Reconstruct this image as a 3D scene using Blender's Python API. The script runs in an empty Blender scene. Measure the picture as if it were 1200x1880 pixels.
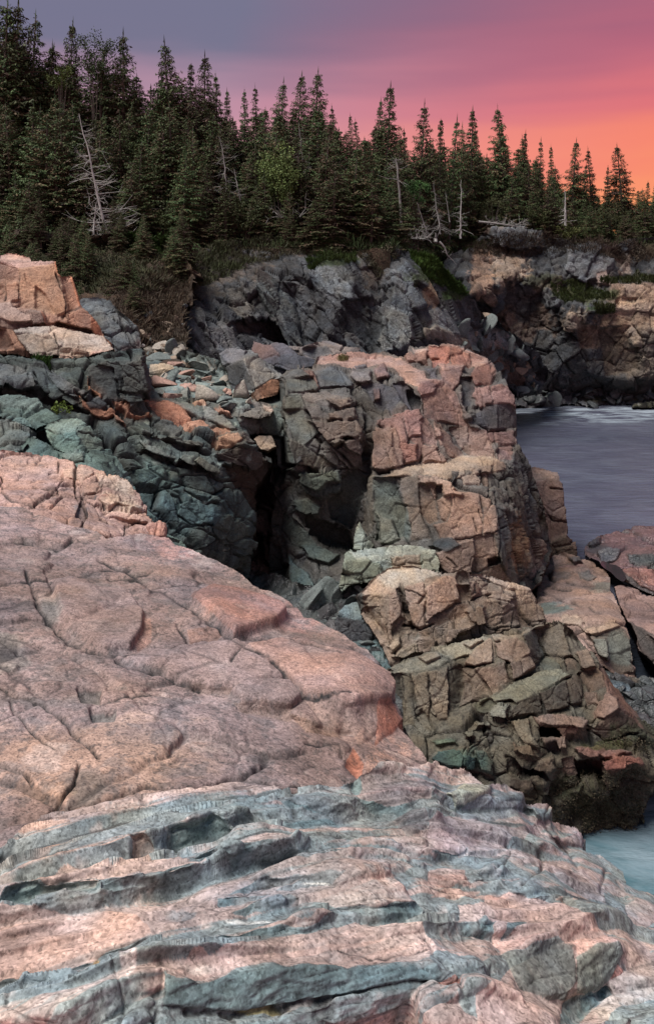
import bpy, math, random, time
import numpy as np
from mathutils import Vector
from mathutils.geometry import delaunay_2d_cdt
T0 = time.time()
scene = bpy.context.scene
COL = scene.collection

# ------------------------------------------------------------------ camera, sky, sun, exposure
H = 8.0            # eye height above the sea
F = 1500.0         # focal length in pixels of the 1200 x 1880 photograph
HZ = 560.0         # horizon row
cam_data = bpy.data.cameras.new('camera')
cam_data.sensor_width = 36.0
cam_data.lens = 36.0 * F / 1880.0
cam_data.shift_y = (HZ - 940.0) / 1880.0
cam_data.clip_start = 0.05
cam_data.clip_end = 6000.0
cam = bpy.data.objects.new('camera', cam_data)
cam.location = (0, 0, H)
cam.rotation_euler = (math.pi / 2, 0, 0)
COL.objects.link(cam)
scene.camera = cam

def srgb(r, g, b):
    f = lambda c: (c / 12.92 if c <= 0.04045 else ((c + 0.055) / 1.055) ** 2.4)
    return (f(r / 255.0), f(g / 255.0), f(b / 255.0), 1.0)

world = bpy.data.worlds.new('World')
scene.world = world
world.use_nodes = True
wn, wl = world.node_tree.nodes, world.node_tree.links
wn.clear()
w_out = wn.new('ShaderNodeOutputWorld')
w_bg = wn.new('ShaderNodeBackground')
w_tc = wn.new('ShaderNodeTexCoord')
w_sep = wn.new('ShaderNodeSeparateXYZ')
wl.new(w_tc.outputs['Generated'], w_sep.inputs[0])

def wmath(op, a, b=None, c=None, clamp=False):
    n = wn.new('ShaderNodeMath'); n.operation = op; n.use_clamp = clamp
    for i, v in enumerate((a, b, c)):
        if v is None: continue
        if isinstance(v, (int, float)): n.inputs[i].default_value = v
        else: wl.new(v, n.inputs[i])
    return n.outputs[0]

def wramp(fac, stops):
    n = wn.new('ShaderNodeValToRGB')
    r = n.color_ramp
    r.interpolation = 'EASE'
    while len(r.elements) < len(stops): r.elements.new(0.5)
    for e, (p, c) in zip(r.elements, stops):
        e.position = p; e.color = c
    wl.new(fac, n.inputs[0])
    return n.outputs[0]

# soft streaks of thin cloud, stretched along the horizon
w_map = wn.new('ShaderNodeMapping'); w_map.inputs['Scale'].default_value = (1.3, 1.3, 11.0)
wl.new(w_tc.outputs['Generated'], w_map.inputs[0])
w_noi = wn.new('ShaderNodeTexNoise'); w_noi.inputs['Scale'].default_value = 1.5
w_noi.inputs['Detail'].default_value = 3.0
wl.new(w_map.outputs[0], w_noi.inputs[0])
streak = wmath('MULTIPLY', wmath('SUBTRACT', w_noi.outputs[0], 0.5), 0.13)
elev = wmath('ADD', w_sep.outputs[2], streak)          # sine of the elevation
elev = wmath('MAXIMUM', elev, 0.0)
# cosine of the angle from the azimuth of the set sun (right of the view)
SUN_AZ = math.radians(34)
az = wmath('ADD', wmath('MULTIPLY', w_sep.outputs[0], math.sin(SUN_AZ)),
           wmath('MULTIPLY', w_sep.outputs[1], math.cos(SUN_AZ)))
near = wmath('MULTIPLY', wmath('SUBTRACT', az, 0.72), 1 / 0.26, clamp=True)
near = wmath('SMOOTH_MAX', near, 0.0, 0.05)
hot = wramp(elev, [(0.0, srgb(255, 176, 84)), (0.10, srgb(253, 160, 102)), (0.18, srgb(246, 132, 106)), (0.235, srgb(224, 112, 116)),
                   (0.295, srgb(190, 98, 118)), (0.36, srgb(164, 92, 118)), (0.46, srgb(134, 98, 124)), (0.8, srgb(108, 122, 146)), (1.0, srgb(106, 130, 150))])
cool = wramp(elev, [(0.0, srgb(240, 190, 190)), (0.15, srgb(228, 168, 176)), (0.235, srgb(186, 144, 164)), (0.32, srgb(118, 117, 142)),
                    (0.45, srgb(106, 116, 144)), (1.0, srgb(106, 130, 150))])
w_mix = wn.new('ShaderNodeMix'); w_mix.data_type = 'RGBA'
wl.new(near, w_mix.inputs[0]); wl.new(cool, w_mix.inputs[6]); wl.new(hot, w_mix.inputs[7])
wl.new(w_mix.outputs[2], w_bg.inputs[0])
w_bg.inputs[1].default_value = 0.80
wl.new(w_bg.outputs[0], w_out.inputs[0])

sun_data = bpy.data.lights.new('sun', 'SUN')
sun_data.energy = 4.9
sun_data.angle = math.radians(32)
sun_data.color = (1.0, 0.93, 0.885)
sun = bpy.data.objects.new('sun', sun_data)
sun.location = (-20, -20, 40)
sun.rotation_euler = Vector((0.40, 0.22, -0.89)).to_track_quat('-Z', 'Y').to_euler()
COL.objects.link(sun)

scene.view_settings.view_transform = 'Standard'
scene.view_settings.look = 'None'
scene.view_settings.exposure = 0.35
scene.view_settings.gamma = 1.0
scene.view_settings.use_curve_mapping = False

# ------------------------------------------------------------------ noise in numpy
U = np.uint32
def hsh(ix, iy, iz, seed):
    with np.errstate(over='ignore'):
        h = ix.astype(U) * U(374761393) + iy.astype(U) * U(668265263) + iz.astype(U) * U(2246822519) + U((seed * 3266489917) & 0xffffffff)
        h = (h ^ (h >> U(13))) * U(1274126177)
        h = (h ^ (h >> U(16))) * U(2654435761)
        return h ^ (h >> U(15))
def h01(h): return (h & U(0xffff)).astype(np.float32) * np.float32(1 / 65535.0)
def h01b(h): return (h >> U(16)).astype(np.float32) * np.float32(1 / 65535.0)

def vnoise(p, seed=0):
    """value noise, about -1..1; p is (N,3)"""
    f = np.floor(p); i = f.astype(np.int32); t = (p - f).astype(np.float32)
    t = t * t * t * (t * (t * 6 - 15) + 10)
    out = np.zeros(len(p), np.float32)
    for dx in (0, 1):
        wx = t[:, 0] if dx else 1 - t[:, 0]
        for dy in (0, 1):
            wy = t[:, 1] if dy else 1 - t[:, 1]
            for dz in (0, 1):
                wz = t[:, 2] if dz else 1 - t[:, 2]
                out += wx * wy * wz * h01(hsh(i[:, 0] + dx, i[:, 1] + dy, i[:, 2] + dz, seed))
    return out * 2 - 1

def fbm(p, octs=4, seed=0, gain=0.5):
    a, s, out = 1.0, 0.0, np.zeros(len(p), np.float32)
    q = p.astype(np.float32)
    for o in range(octs):
        out += a * vnoise(q, seed + o * 17); s += a
        q = q * 2.03 + 11.3; a *= gain
    return out / s * 1.4

def fbm_bl(p, lam0, octs, seed, limit, gain=0.5):
    """fractal noise in metres whose octaves fade where they would be finer than the mesh"""
    s, a, lam, out = 0.0, 1.0, lam0, np.zeros(len(p), np.float32)
    for o in range(octs):
        k = smooth(1.6, 4.0, lam / limit)
        out += a * k * vnoise(p / lam + 11.3 * o, seed + o * 17); s += a
        lam *= 0.49; a *= gain
    return out / s * 1.4

def voro(q, seed=0):
    """cells of q (N,3): returns hash of the nearest seed, F2-F1 and the offset from that seed"""
    q = q.astype(np.float32)
    base = np.floor(q).astype(np.int32)
    n = len(q)
    f1 = np.full(n, 9e9, np.float32); f2 = np.full(n, 9e9, np.float32)
    cid = np.zeros(n, U); off = np.zeros((n, 3), np.float32)
    for dx in (-1, 0, 1):
        for dy in (-1, 0, 1):
            for dz in (-1, 0, 1):
                cx, cy, cz = base[:, 0] + dx, base[:, 1] + dy, base[:, 2] + dz
                h = hsh(cx, cy, cz, seed)
                ox = q[:, 0] - cx - (0.1 + 0.8 * (h & U(1023)).astype(np.float32) / 1023)
                oy = q[:, 1] - cy - (0.1 + 0.8 * ((h >> U(10)) & U(1023)).astype(np.float32) / 1023)
                oz = q[:, 2] - cz - (0.1 + 0.8 * ((h >> U(20)) & U(1023)).astype(np.float32) / 1023)
                d = ox * ox + oy * oy + oz * oz
                m = d < f1
                f2 = np.where(m, f1, np.minimum(f2, d))
                f1 = np.where(m, d, f1)
                cid = np.where(m, h, cid)
                off[:, 0] = np.where(m, ox, off[:, 0]); off[:, 1] = np.where(m, oy, off[:, 1]); off[:, 2] = np.where(m, oz, off[:, 2])
    return cid, np.sqrt(f2) - np.sqrt(f1), off

def smooth(a, b, x):
    t = np.clip((x - a) / (b - a), 0, 1)
    return t * t * (3 - 2 * t)

def blur(a, r, n=2):
    """box blur of a 2-D array"""
    r = int(round(r))
    if r < 1: return a
    for _ in range(n):
        for ax in (0, 1):
            pad = [(0, 0), (0, 0)]; pad[ax] = (r + 1, r)
            c = np.cumsum(np.pad(a, pad, mode='edge').astype(np.float64), axis=ax)
            k = 2 * r + 1
            if ax == 0: a = (c[k:] - c[:-k]) / k
            else: a = (c[:, k:] - c[:, :-k]) / k
    return a.astype(np.float32)

def inside(poly, X, Y):
    r = np.zeros(X.shape, bool)
    n = len(poly)
    for k in range(n):
        x0, y0 = poly[k]; x1, y1 = poly[(k + 1) % n]
        if y0 == y1: continue
        c = ((y0 > Y) != (y1 > Y)) & (X < (x1 - x0) * (Y - y0) / (y1 - y0) + x0)
        r ^= c
    return r

def polydist(pts, X, Y):
    d = np.full(X.shape, 1e9, np.float32); 
    for (x0, y0), (x1, y1) in zip(pts[:-1], pts[1:]):
        dx, dy = x1 - x0, y1 - y0
        t = np.clip(((X - x0) * dx + (Y - y0) * dy) / (dx * dx + dy * dy + 1e-9), 0, 1)
        d = np.minimum(d, np.hypot(X - x0 - t * dx, Y - y0 - t * dy))
    return d

# ------------------------------------------------------------------ objects and meshes
def link(o, parent=None):
    COL.objects.link(o)
    if parent is not None: o.parent = parent
    return o

def tag(o, label=None, cat=None, group=None, kind=None):
    if label: o['label'] = label
    if cat: o['category'] = cat
    if group: o['group'] = group
    if kind: o['kind'] = kind
    return o

def empty(name, loc, label=None, cat=None, group=None, kind=None):
    o = bpy.data.objects.new(name, None); o.location = loc
    o.empty_display_size = 0.3
    link(o)
    return tag(o, label, cat, group, kind)

def quad_mesh(name, V, Q, mat=None, col=None, flat=True):
    me = bpy.data.meshes.new(name)
    V = np.ascontiguousarray(V, np.float32); Q = np.ascontiguousarray(Q, np.int32)
    k = Q.shape[1]
    me.vertices.add(len(V)); me.vertices.foreach_set('co', V.ravel())
    me.loops.add(Q.size); me.loops.foreach_set('vertex_index', Q.ravel())
    me.polygons.add(len(Q)); me.polygons.foreach_set('loop_start', np.arange(0, Q.size, k, dtype=np.int32))
    if col is not None:
        a = me.attributes.new('Col', 'FLOAT_COLOR', 'POINT')
        c = np.ones((len(V), 4), np.float32); c[:, :3] = col
        a.data.foreach_set('color', c.ravel())
    me.update(calc_edges=True)
    if not flat: me.polygons.foreach_set('use_smooth', np.ones(len(Q), bool))
    if mat: me.materials.append(mat)
    return me

def mesh_obj(name, V, Q, mat, parent=None, col=None, flat=True):
    return link(bpy.data.objects.new(name, quad_mesh(name, V, Q, mat, col, flat)), parent)

def at(px, py, Y):
    return Vector(((px - 600.0) / F * Y, Y, H - (py - HZ) / F * Y))

# ------------------------------------------------------------------ materials
def new_mat(name):
    m = bpy.data.materials.new(name); m.use_nodes = True
    nt = m.node_tree; nt.nodes.clear()
    out = nt.nodes.new('ShaderNodeOutputMaterial'); bs = nt.nodes.new('ShaderNodeBsdfPrincipled')
    nt.links.new(bs.outputs[0], out.inputs[0])
    return m, nt, bs

def node(nt, typ, ins=None, **props):
    n = nt.nodes.new(typ)
    for k, v in props.items(): setattr(n, k, v)
    for k, v in (ins or {}).items():
        s = n.inputs[k]
        if isinstance(v, bpy.types.NodeSocket): nt.links.new(v, s)
        else: s.default_value = v
    return n

def rock_mat(name, scale, bump=0.5, rough=0.85, speck=0.5, mottle=0.5, wet=0.0, bdist=0.02, crack=0.5):
    """scale: cells per metre of the finest grain that still shows"""
    m, nt, bs = new_mat(name)
    geo = node(nt, 'ShaderNodeNewGeometry')
    att = node(nt, 'ShaderNodeAttribute', attribute_name='Col')
    pos = geo.outputs['Position']
    n1 = node(nt, 'ShaderNodeTexNoise', {'Vector': pos, 'Scale': scale * 0.05, 'Detail': 6.0, 'Roughness': 0.66})
    n2 = node(nt, 'ShaderNodeTexNoise', {'Vector': pos, 'Scale': scale * 0.30, 'Detail': 4.0, 'Roughness': 0.75})
    n4 = node(nt, 'ShaderNodeTexNoise', {'Vector': pos, 'Scale': scale * 0.10, 'Detail': 3.0, 'Roughness': 0.6})
    off = node(nt, 'ShaderNodeVectorMath', {0: n4.outputs['Color'], 1: (3.2 / scale,) * 3}, operation='MULTIPLY')
    pw = node(nt, 'ShaderNodeVectorMath', {0: pos, 1: off.outputs[0]}, operation='ADD')
    vc = node(nt, 'ShaderNodeTexVoronoi', {'Vector': pw.outputs[0], 'Scale': scale * 0.045}, feature='DISTANCE_TO_EDGE')
    vc2 = node(nt, 'ShaderNodeTexVoronoi', {'Vector': pw.outputs[0], 'Scale': scale * 0.13}, feature='DISTANCE_TO_EDGE')
    sp = node(nt, 'ShaderNodeTexVoronoi', {'Vector': pos, 'Scale': scale})
    sepc = node(nt, 'ShaderNodeSeparateColor', {0: sp.outputs['Color']})
    pres = node(nt, 'ShaderNodeMapRange', {'Value': n1.outputs[0], 'From Min': 0.46, 'From Max': 0.60, 'To Min': 0.0, 'To Max': 1.0})
    c1 = node(nt, 'ShaderNodeMapRange', {'Value': vc.outputs[0], 'From Min': 0.0, 'From Max': 0.045, 'To Min': 1.0, 'To Max': 0.0})
    c2 = node(nt, 'ShaderNodeMapRange', {'Value': vc2.outputs[0], 'From Min': 0.0, 'From Max': 0.07, 'To Min': 0.6, 'To Max': 0.0})
    cm = node(nt, 'ShaderNodeMath', {0: c1.outputs[0], 1: c2.outputs[0]}, operation='MAXIMUM')
    cr = node(nt, 'ShaderNodeMath', {0: cm.outputs[0], 1: pres.outputs[0]}, operation='MULTIPLY')
    r1 = node(nt, 'ShaderNodeMapRange', {'Value': n1.outputs[0], 'From Min': 0.3, 'From Max': 0.7, 'To Min': 1 - mottle, 'To Max': 1 + mottle * 0.8})
    r2 = node(nt, 'ShaderNodeMapRange', {'Value': n2.outputs[0], 'From Min': 0.32, 'From Max': 0.64, 'To Min': 1 - speck * 0.8, 'To Max': 1 + speck * 0.45})
    r3 = node(nt, 'ShaderNodeMapRange', {'Value': sepc.outputs[0], 'To Min': 1 - speck * 0.35, 'To Max': 1 + speck * 0.35})
    mu = node(nt, 'ShaderNodeMath', {0: r1.outputs[0], 1: r2.outputs[0]}, operation='MULTIPLY')
    r4 = node(nt, 'ShaderNodeMapRange', {'Value': sepc.outputs[1], 'From Min': 0.80, 'From Max': 0.86, 'To Min': 1.0, 'To Max': 1 - 0.75 * speck})
    mu3 = node(nt, 'ShaderNodeMath', {0: mu.outputs[0], 1: r4.outputs[0]}, operation='MULTIPLY')
    mu2 = node(nt, 'ShaderNodeMath', {0: mu3.outputs[0], 1: r3.outputs[0]}, operation='MULTIPLY')
    vm = node(nt, 'ShaderNodeVectorMath', {0: att.outputs['Color'], 1: mu2.outputs[0]}, operation='MULTIPLY')
    nt.links.new(vm.outputs[0], bs.inputs['Base Color'])
    bs.inputs['Roughness'].default_value = rough
    if 'Specular IOR Level' in bs.inputs: bs.inputs['Specular IOR Level'].default_value = 0.22 + wet
    h1 = node(nt, 'ShaderNodeMath', {0: n2.outputs[0], 1: 0.35}, operation='MULTIPLY')
    h2 = node(nt, 'ShaderNodeMath', {0: n1.outputs[0], 1: 1.6, 2: h1.outputs[0]}, operation='MULTIPLY_ADD')
    h3 = node(nt, 'ShaderNodeMath', {0: cr.outputs[0], 1: -crack, 2: h2.outputs[0]}, operation='MULTIPLY_ADD')
    bp = node(nt, 'ShaderNodeBump', {'Height': h3.outputs[0], 'Strength': bump, 'Distance': bdist})
    nt.links.new(bp.outputs[0], bs.inputs['Normal'])
    return m

M_NEAR = rock_mat('granite near', 130.0, 0.5, 0.85, 0.5, 0.24, bdist=0.010, crack=0.5)
M_MID = rock_mat('fractured rock', 60.0, 0.75, 0.85, 0.42, 0.26, bdist=0.04, crack=0.5)
M_FAR = rock_mat('cliff rock', 24.0, 0.9, 0.9, 0.5, 0.4, bdist=0.11, crack=0.6)
M_WET = rock_mat('wet rock', 55.0, 0.9, 0.45, 0.5, 0.4, wet=0.3, bdist=0.05, crack=1.0)

PINK = (0.40, 0.235, 0.195); PALE = (0.47, 0.35, 0.31); ORANGE = (0.50, 0.20, 0.105); TAN = (0.27, 0.185, 0.13)
BROWN = (0.17, 0.10, 0.075); DARK = (0.055, 0.06, 0.062); GREEN = (0.085, 0.12, 0.10); GREY = (0.15, 0.155, 0.16)
TEAL = (0.10, 0.155, 0.16); CREAM = (0.46, 0.37, 0.29); WEED = (0.045, 0.045, 0.018); BLACK = (0.02, 0.02, 0.02)
ROSE = (0.30, 0.165, 0.145); OLIVE = (0.14, 0.13, 0.085); RED = (0.22, 0.085, 0.06); SLATE = (0.085, 0.10, 0.11); BLUE = (0.21, 0.24, 0.27)
EARTH = (0.05, 0.033, 0.022); LEAFY = (0.03, 0.055, 0.018)

# ------------------------------------------------------------------ rock masses
def interp_depth(ctrl, X, Y, x0, y0, x1, y1):
    pts = [(c[0], c[1]) for c in ctrl]; inv = [1.0 / c[2] for c in ctrl]
    P = np.array(pts, float); I = np.array(inv)
    m = 60
    for cx, cy in ((x0 - m, y0 - m), (x1 + m, y0 - m), (x1 + m, y1 + m), (x0 - m, y1 + m), ((x0 + x1) / 2, y0 - m), ((x0 + x1) / 2, y1 + m),
                   (x0 - m, (y0 + y1) / 2), (x1 + m, (y0 + y1) / 2)):
        w = 1.0 / (np.hypot(P[:, 0] - cx, (P[:, 1] - cy) * 1.5) + 1) ** 4
        pts.append((cx, cy)); inv.append(float((w * I).sum() / w.sum()))
    res = delaunay_2d_cdt([Vector(p) for p in pts], [], [], 0, 1e-4)
    vv, tris, orig = res[0], res[2], res[3]
    vi = [inv[o[0]] for o in orig]
    Z = np.full(X.shape, np.nan, np.float32)
    for t in tris:
        (ax, ay), (bx, by), (cx, cy) = (vv[i] for i in t)
        det = (by - cy) * (ax - cx) + (cx - bx) * (ay - cy)
        if abs(det) < 1e-9: continue
        gx0, gx1 = min(ax, bx, cx), max(ax, bx, cx); gy0, gy1 = min(ay, by, cy), max(ay, by, cy)
        xs = X[0]; ys = Y[:, 0]
        i0, i1 = np.searchsorted(xs, gx0 - 1e-3), np.searchsorted(xs, gx1 + 1e-3)
        j0, j1 = np.searchsorted(ys, gy0 - 1e-3), np.searchsorted(ys, gy1 + 1e-3)
        if i0 >= i1 or j0 >= j1: continue
        sx = X[j0:j1, i0:i1]; sy = Y[j0:j1, i0:i1]
        u = ((by - cy) * (sx - cx) + (cx - bx) * (sy - cy)) / det
        v = ((cy - ay) * (sx - cx) + (ax - cx) * (sy - cy)) / det
        w = 1 - u - v
        mk = (u >= -1e-4) & (v >= -1e-4) & (w >= -1e-4)
        sub = Z[j0:j1, i0:i1]
        sub[mk] = (u * vi[t[0]] + v * vi[t[1]] + w * vi[t[2]])[mk]
    bad = np.isnan(Z)
    if bad.any(): Z[bad] = I.mean()
    return Z

def screened(gx, gy, z0, lam):
    h, w = z0.shape
    gx = gx.astype(np.float64).copy(); gy = gy.astype(np.float64).copy()
    gx[:, -1] = 0; gy[-1] = 0
    dv = gx.copy(); dv[:, 1:] -= gx[:, :-1]
    dv += gy; dv[1:] -= gy[:-1]
    r = lam * z0 - dv
    m = np.concatenate([r, r[::-1]], 0); m = np.concatenate([m, m[:, ::-1]], 1)
    fr = np.fft.rfft2(m)
    ky = 2 - 2 * np.cos(np.pi * np.arange(2 * h) / h); kx = 2 - 2 * np.cos(np.pi * np.arange(fr.shape[1]) / w)
    return np.fft.irfft2(fr / (ky[:, None] + kx[None, :] + lam), s=m.shape)[:h, :w].astype(np.float32)

def normal_of(az, el):
    a, e = math.radians(az), math.radians(el)
    return np.array((math.sin(a) * math.cos(e), -math.cos(a) * math.cos(e), math.sin(e)))

NBLOCK = [0]
SURF = {}
def mass(name, label, cat, outline, ctrl, mat, base=DARK, facets=(), cracks=(), patches=(), g=1.6, soft=6, seed=1,
         cell=1.0, amp=0.10, aniso=(1, 1, 1), dip=0.0, fine=0.02, jag=4.0, thick=3.0, group=None, kind=None, tint=0.25,
         piece=1.0, piece_name='block', strata=None, facet_amp=0.4, crackd=0.06, fwarp=2.0, extra=None, hold=95, relief=1.9, step=0.05, onpatch=0.7, flatten=0.9, joint=0.85, jnt=0.6, csoft=0.42, crk=None, alb=1.0, flat=True, sub=(0.38, 0.42)):
    """A rock face built as relief at its true distance: outline and control points give the large planes, facets the
    single joint blocks, and jointing noise in metres breaks the rest into angular pieces.  Pieces become child blocks."""
    xs_ = [p[0] for p in outline]; ys_ = [p[1] for p in outline]
    x0, x1, y0, y1 = min(xs_) - 8, max(xs_) + 8, min(ys_) - 8, max(ys_) + 8
    X, Y = np.meshgrid(np.arange(x0, x1, g, dtype=np.float32), np.arange(y0, y1, g, dtype=np.float32))
    sh = X.shape
    flatp = np.stack([X.ravel(), Y.ravel(), np.zeros(X.size, np.float32)], 1)
    wx = (fbm(flatp / 34.0, 4, seed + 1, 0.6)).reshape(sh); wy = (fbm(flatp / 34.0, 4, seed + 2, 0.6)).reshape(sh)
    mask = inside(outline, X + wx * jag, Y + wy * jag)
    inv = interp_depth(ctrl, X, Y, x0, y0, x1, y1)
    inv = blur(inv, soft / g)
    D = 1.0 / inv                                            # depth along the view axis, metres
    rx = (X - 600) / F; rz = -(Y - HZ) / F
    fid = np.full(sh, -1, np.int32); lift = np.zeros(sh, np.float32); fcol = {}
    if flat: XW, YW = X + wx * fwarp, Y + wy * fwarp
    else: XW, YW = X + fbm(flatp / 40.0, 2, seed + 1, 0.4).reshape(sh) * fwarp, Y + fbm(flatp / 40.0, 2, seed + 2, 0.4).reshape(sh) * fwarp
    D0 = D.copy()
    lz = np.log(D0); gx0 = np.zeros(sh, np.float32); gy0 = np.zeros(sh, np.float32)
    gx0[:, :-1] = lz[:, 1:] - lz[:, :-1]; gy0[:-1] = lz[1:] - lz[:-1]
    gx = gx0.copy(); gy = gy0.copy(); offs = np.zeros(sh, np.float32)
    for k, fc in enumerate(facets):
        poly, azim, el, off = fc[:4]
        if len(fc) > 4 and fc[4] is not None: fcol[k] = fc[4]
        mk = inside(poly, XW, YW)
        if not mk.any(): continue
        fid[mk] = k
        if azim is not None: lift[mk] = 0
        offs[mk] = 0
        if azim is None:
            cov = sum(inside(poly, XW + ox * g, YW + oy * g).astype(np.float32) for ox in (-.33, .33) for oy in (-.4, -.2, 0, .2, .4)) / 10.0
            lift = np.maximum(lift, cov * off) if off > 0 else np.where(cov > 0, cov * off, lift)
            gx[mk] = gx0[mk]; gy[mk] = gy0[mk]
            continue
        nrm = normal_of(azim * relief, el if el > 55 else el - 6)
        den = np.minimum(nrm[0] * rx[mk] + nrm[1] + nrm[2] * rz[mk], -0.06)
        gx[mk] = -nrm[0] / (F * den) * g; gy[mk] = nrm[2] / (F * den) * g
        offs[mk] = off + step * (((k * 7919 + seed * 104729) % 1000) / 500.0 - 1.0)
    if len(facets):
        # the surface whose slopes are those of the joint faces, held to the large planes at long range
        zeta = screened(gx, gy, np.log(D0), (g / hold) ** 2)
        D = np.exp(zeta)
        if flatten > 0:
            for k, fc in enumerate(facets):
                if fc[1] is None: continue
                mk = fid == k
                if mk.sum() < 30: continue
                A_ = np.stack([X[mk] - X[mk].mean(), Y[mk] - Y[mk].mean(), np.ones(int(mk.sum()))], 1)
                co = np.linalg.lstsq(A_, 1.0 / D[mk], rcond=None)[0]
                D[mk] = 1.0 / ((1 - flatten) / D[mk] + flatten * (A_ @ co))
        D = D + (blur(offs, 1, 1) if flat else blur(offs, 3, 2))
    D = 1.0 / blur(1.0 / D, 1, 1)
    # joints: facet borders and traced cracks are recessed
    edge = np.zeros(sh, np.float32)
    edge[:, 1:] += fid[:, 1:] != fid[:, :-1]; edge[1:, :] += fid[1:, :] != fid[:-1, :]
    edge = np.clip(blur(np.clip(edge, 0, 1), 1, 1) * 1.8, 0, 1)
    cn = smooth(-0.45, 0.5, fbm(flatp / 22.0, 3, seed + 3).reshape(sh))
    carve = edge * cn * crackd
    CX, CY = X + wx * 5.0 + 0.0, Y + wy * 5.0
    fill = np.zeros(sh, np.float32)  # crack mask for a dark tone that stands in for shade inside
    for pts, wpx, dep in cracks:
        dd = polydist(pts, CX, CY)
        fill = np.maximum(fill, np.exp(-(dd / (wpx * 1.0)) ** 2) * (0.62 + 0.38 * cn) + 0.22 * np.exp(-(dd / (wpx * 3.5)) ** 2) * cn)
        carve = np.maximum(carve, dep * np.exp(-(dd / wpx) ** 2) * (0.55 + 0.45 * cn))
    P = np.stack([rx * D, D, H + rz * D], -1)
    # smoothed normals
    Db = 1.0 / blur(1.0 / D, max(2, 5 / g), 2)
    PB = np.stack([rx * Db, Db, H + rz * Db], -1)
    du = np.gradient(PB, axis=1); dv = np.gradient(PB, axis=0)
    N = np.cross(du, dv); N /= np.linalg.norm(N, axis=-1, keepdims=True) + 1e-9
    flip = N[..., 0] * rx + N[..., 1] + N[..., 2] * rz > 0
    N[flip] *= -1
    rowd = np.linalg.norm(np.gradient(PB, axis=0), axis=-1) ; rowd = np.maximum(rowd, np.linalg.norm(np.gradient(PB, axis=1), axis=-1)).astype(np.float32)
    sel = mask.ravel()
    lim = np.clip(rowd.ravel()[sel], 1e-4, 5)
    p = P.reshape(-1, 3)[sel].astype(np.float32); nn = N.reshape(-1, 3)[sel].astype(np.float32)
    fsel = fid.ravel()[sel]
    onf = fsel >= 0
    ef = blur(np.where(fid >= 0, facet_amp, 1.0).astype(np.float32), 4 / g, 2).ravel()[sel].astype(np.float32)
    band = None
    if strata:
        band = np.zeros(len(p), np.float32)
        up = np.zeros(len(p), np.float32); seam_shade = np.zeros(len(p), np.float32)
        for (nv, sp, am, wamp) in strata:
            nv = np.array(nv, np.float32); nv /= np.linalg.norm(nv)
            s = p @ nv / sp + fbm(p / (sp * 4.5) * np.array((0.14, 1, 1), np.float32), 2, seed + 21 + int(sp * 100), 0.4) * wamp
            fl = np.floor(s); fr = s - fl
            hb = h01(hsh(fl.astype(np.int32), fl.astype(np.int32) * 0 + 3, fl.astype(np.int32) * 0, seed + 5))
            mod = smooth(-0.55, 0.35, fbm(np.stack([p[:, 0] * 0.8 / sp * 0.25, fl * 3.7, p[:, 1] * 0.3], 1), 2, seed + 23))
            a_ = am * (0.35 + 0.9 * hb) * mod * (0.45 + 0.55 * ef)
            rf = np.clip(4.5 * lim / sp, 0.11, 0.7)
            a_ = a_ * (1 - smooth(0.25, 0.6, rf))
            up += a_ * (np.clip(fr / rf, 0, 1) - fr) - 0.30 * a_ * np.clip(1 - np.abs(fr - 0.88) / np.maximum(rf * 0.9, 0.10), 0, 1) * np.clip((1 - fr) / (0.8 * rf + 0.03), 0, 1)
            seam_shade = np.maximum(seam_shade, np.clip(1 - np.abs(fr - 0.95) / np.maximum(rf * 0.6, 0.055), 0, 1) * mod * (0.4 + 0.6 * hb) * (1 - smooth(0.3, 0.7, rf)) * (0.35 + 0.65 * ef))  # crevice under each riser, its shade put into the colour
            band += ((1 - smooth(0.11, 0.17, fr)) * 0.55 * mod * (am / strata[0][2]) ** 0.5) + (hb - 0.5) * am / strata[0][2] + (smooth(0.62, 0.95, fr)) * 0.35 * am / strata[0][2]  # layer tone; the riser part also darkens faces turned from overhead light
        p = p + np.stack([0 * up, -0.25 * up, up], 1)
        PG = P.astype(np.float32).copy(); PG.reshape(-1, 3)[sel] = p
        PG = np.stack([blur(PG[..., k], 1.5, 2) for k in range(3)], -1)
        N = np.cross(np.gradient(PG, axis=1), np.gradient(PG, axis=0)); N /= np.linalg.norm(N, axis=-1, keepdims=True) + 1e-9
        N[N[..., 0] * rx + N[..., 1] + N[..., 2] * rz > 0] *= -1
        nn = N.reshape(-1, 3)[sel].astype(np.float32)
    # jointing
    ca, sa = math.cos(math.radians(dip)), math.sin(math.radians(dip))
    R = np.array(((ca, 0, sa), (0, 1, 0), (-sa, 0, ca)), np.float32)
    q = (p @ R.T) / (np.array(aniso, np.float32) * cell)
    wq = np.stack([fbm(q * 1.3, 3, seed + 5), fbm(q * 1.3, 3, seed + 6), fbm(q * 1.3, 3, seed + 7)], 1)
    qw = q + wq * (0.07 if flat else 0.14)
    disp = np.zeros(len(p), np.float32)
    cid0, gap0, o0 = voro(qw, seed + 10)
    hh = h01(cid0); tl = np.stack([h01b(cid0) - 0.5, h01(cid0 * U(7919)) - 0.5, h01b(cid0 * U(7919)) - 0.5], 1)
    k0 = smooth(1.0, 3.0, cell * 0.5 / lim)
    disp += k0 * ef * amp * ((hh - 0.5) * 1.6 + (o0 * tl).sum(1) * 1.6) - k0 * ef * amp * 0.7 * (1 - smooth(0.0, 0.07, gap0))
    cid1, gap1, o1 = voro(qw / sub[0] + 31.7, seed + 11)
    h1 = h01(cid1); tl1 = np.stack([h01b(cid1) - 0.5, h01(cid1 * U(7919)) - 0.5, h01b(cid1 * U(7919)) - 0.5], 1)
    e1 = 0.12 + 0.88 * ef
    ragged = smooth(-0.5, 0.4, fbm(q * 0.7, 2, seed + 9))
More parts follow.
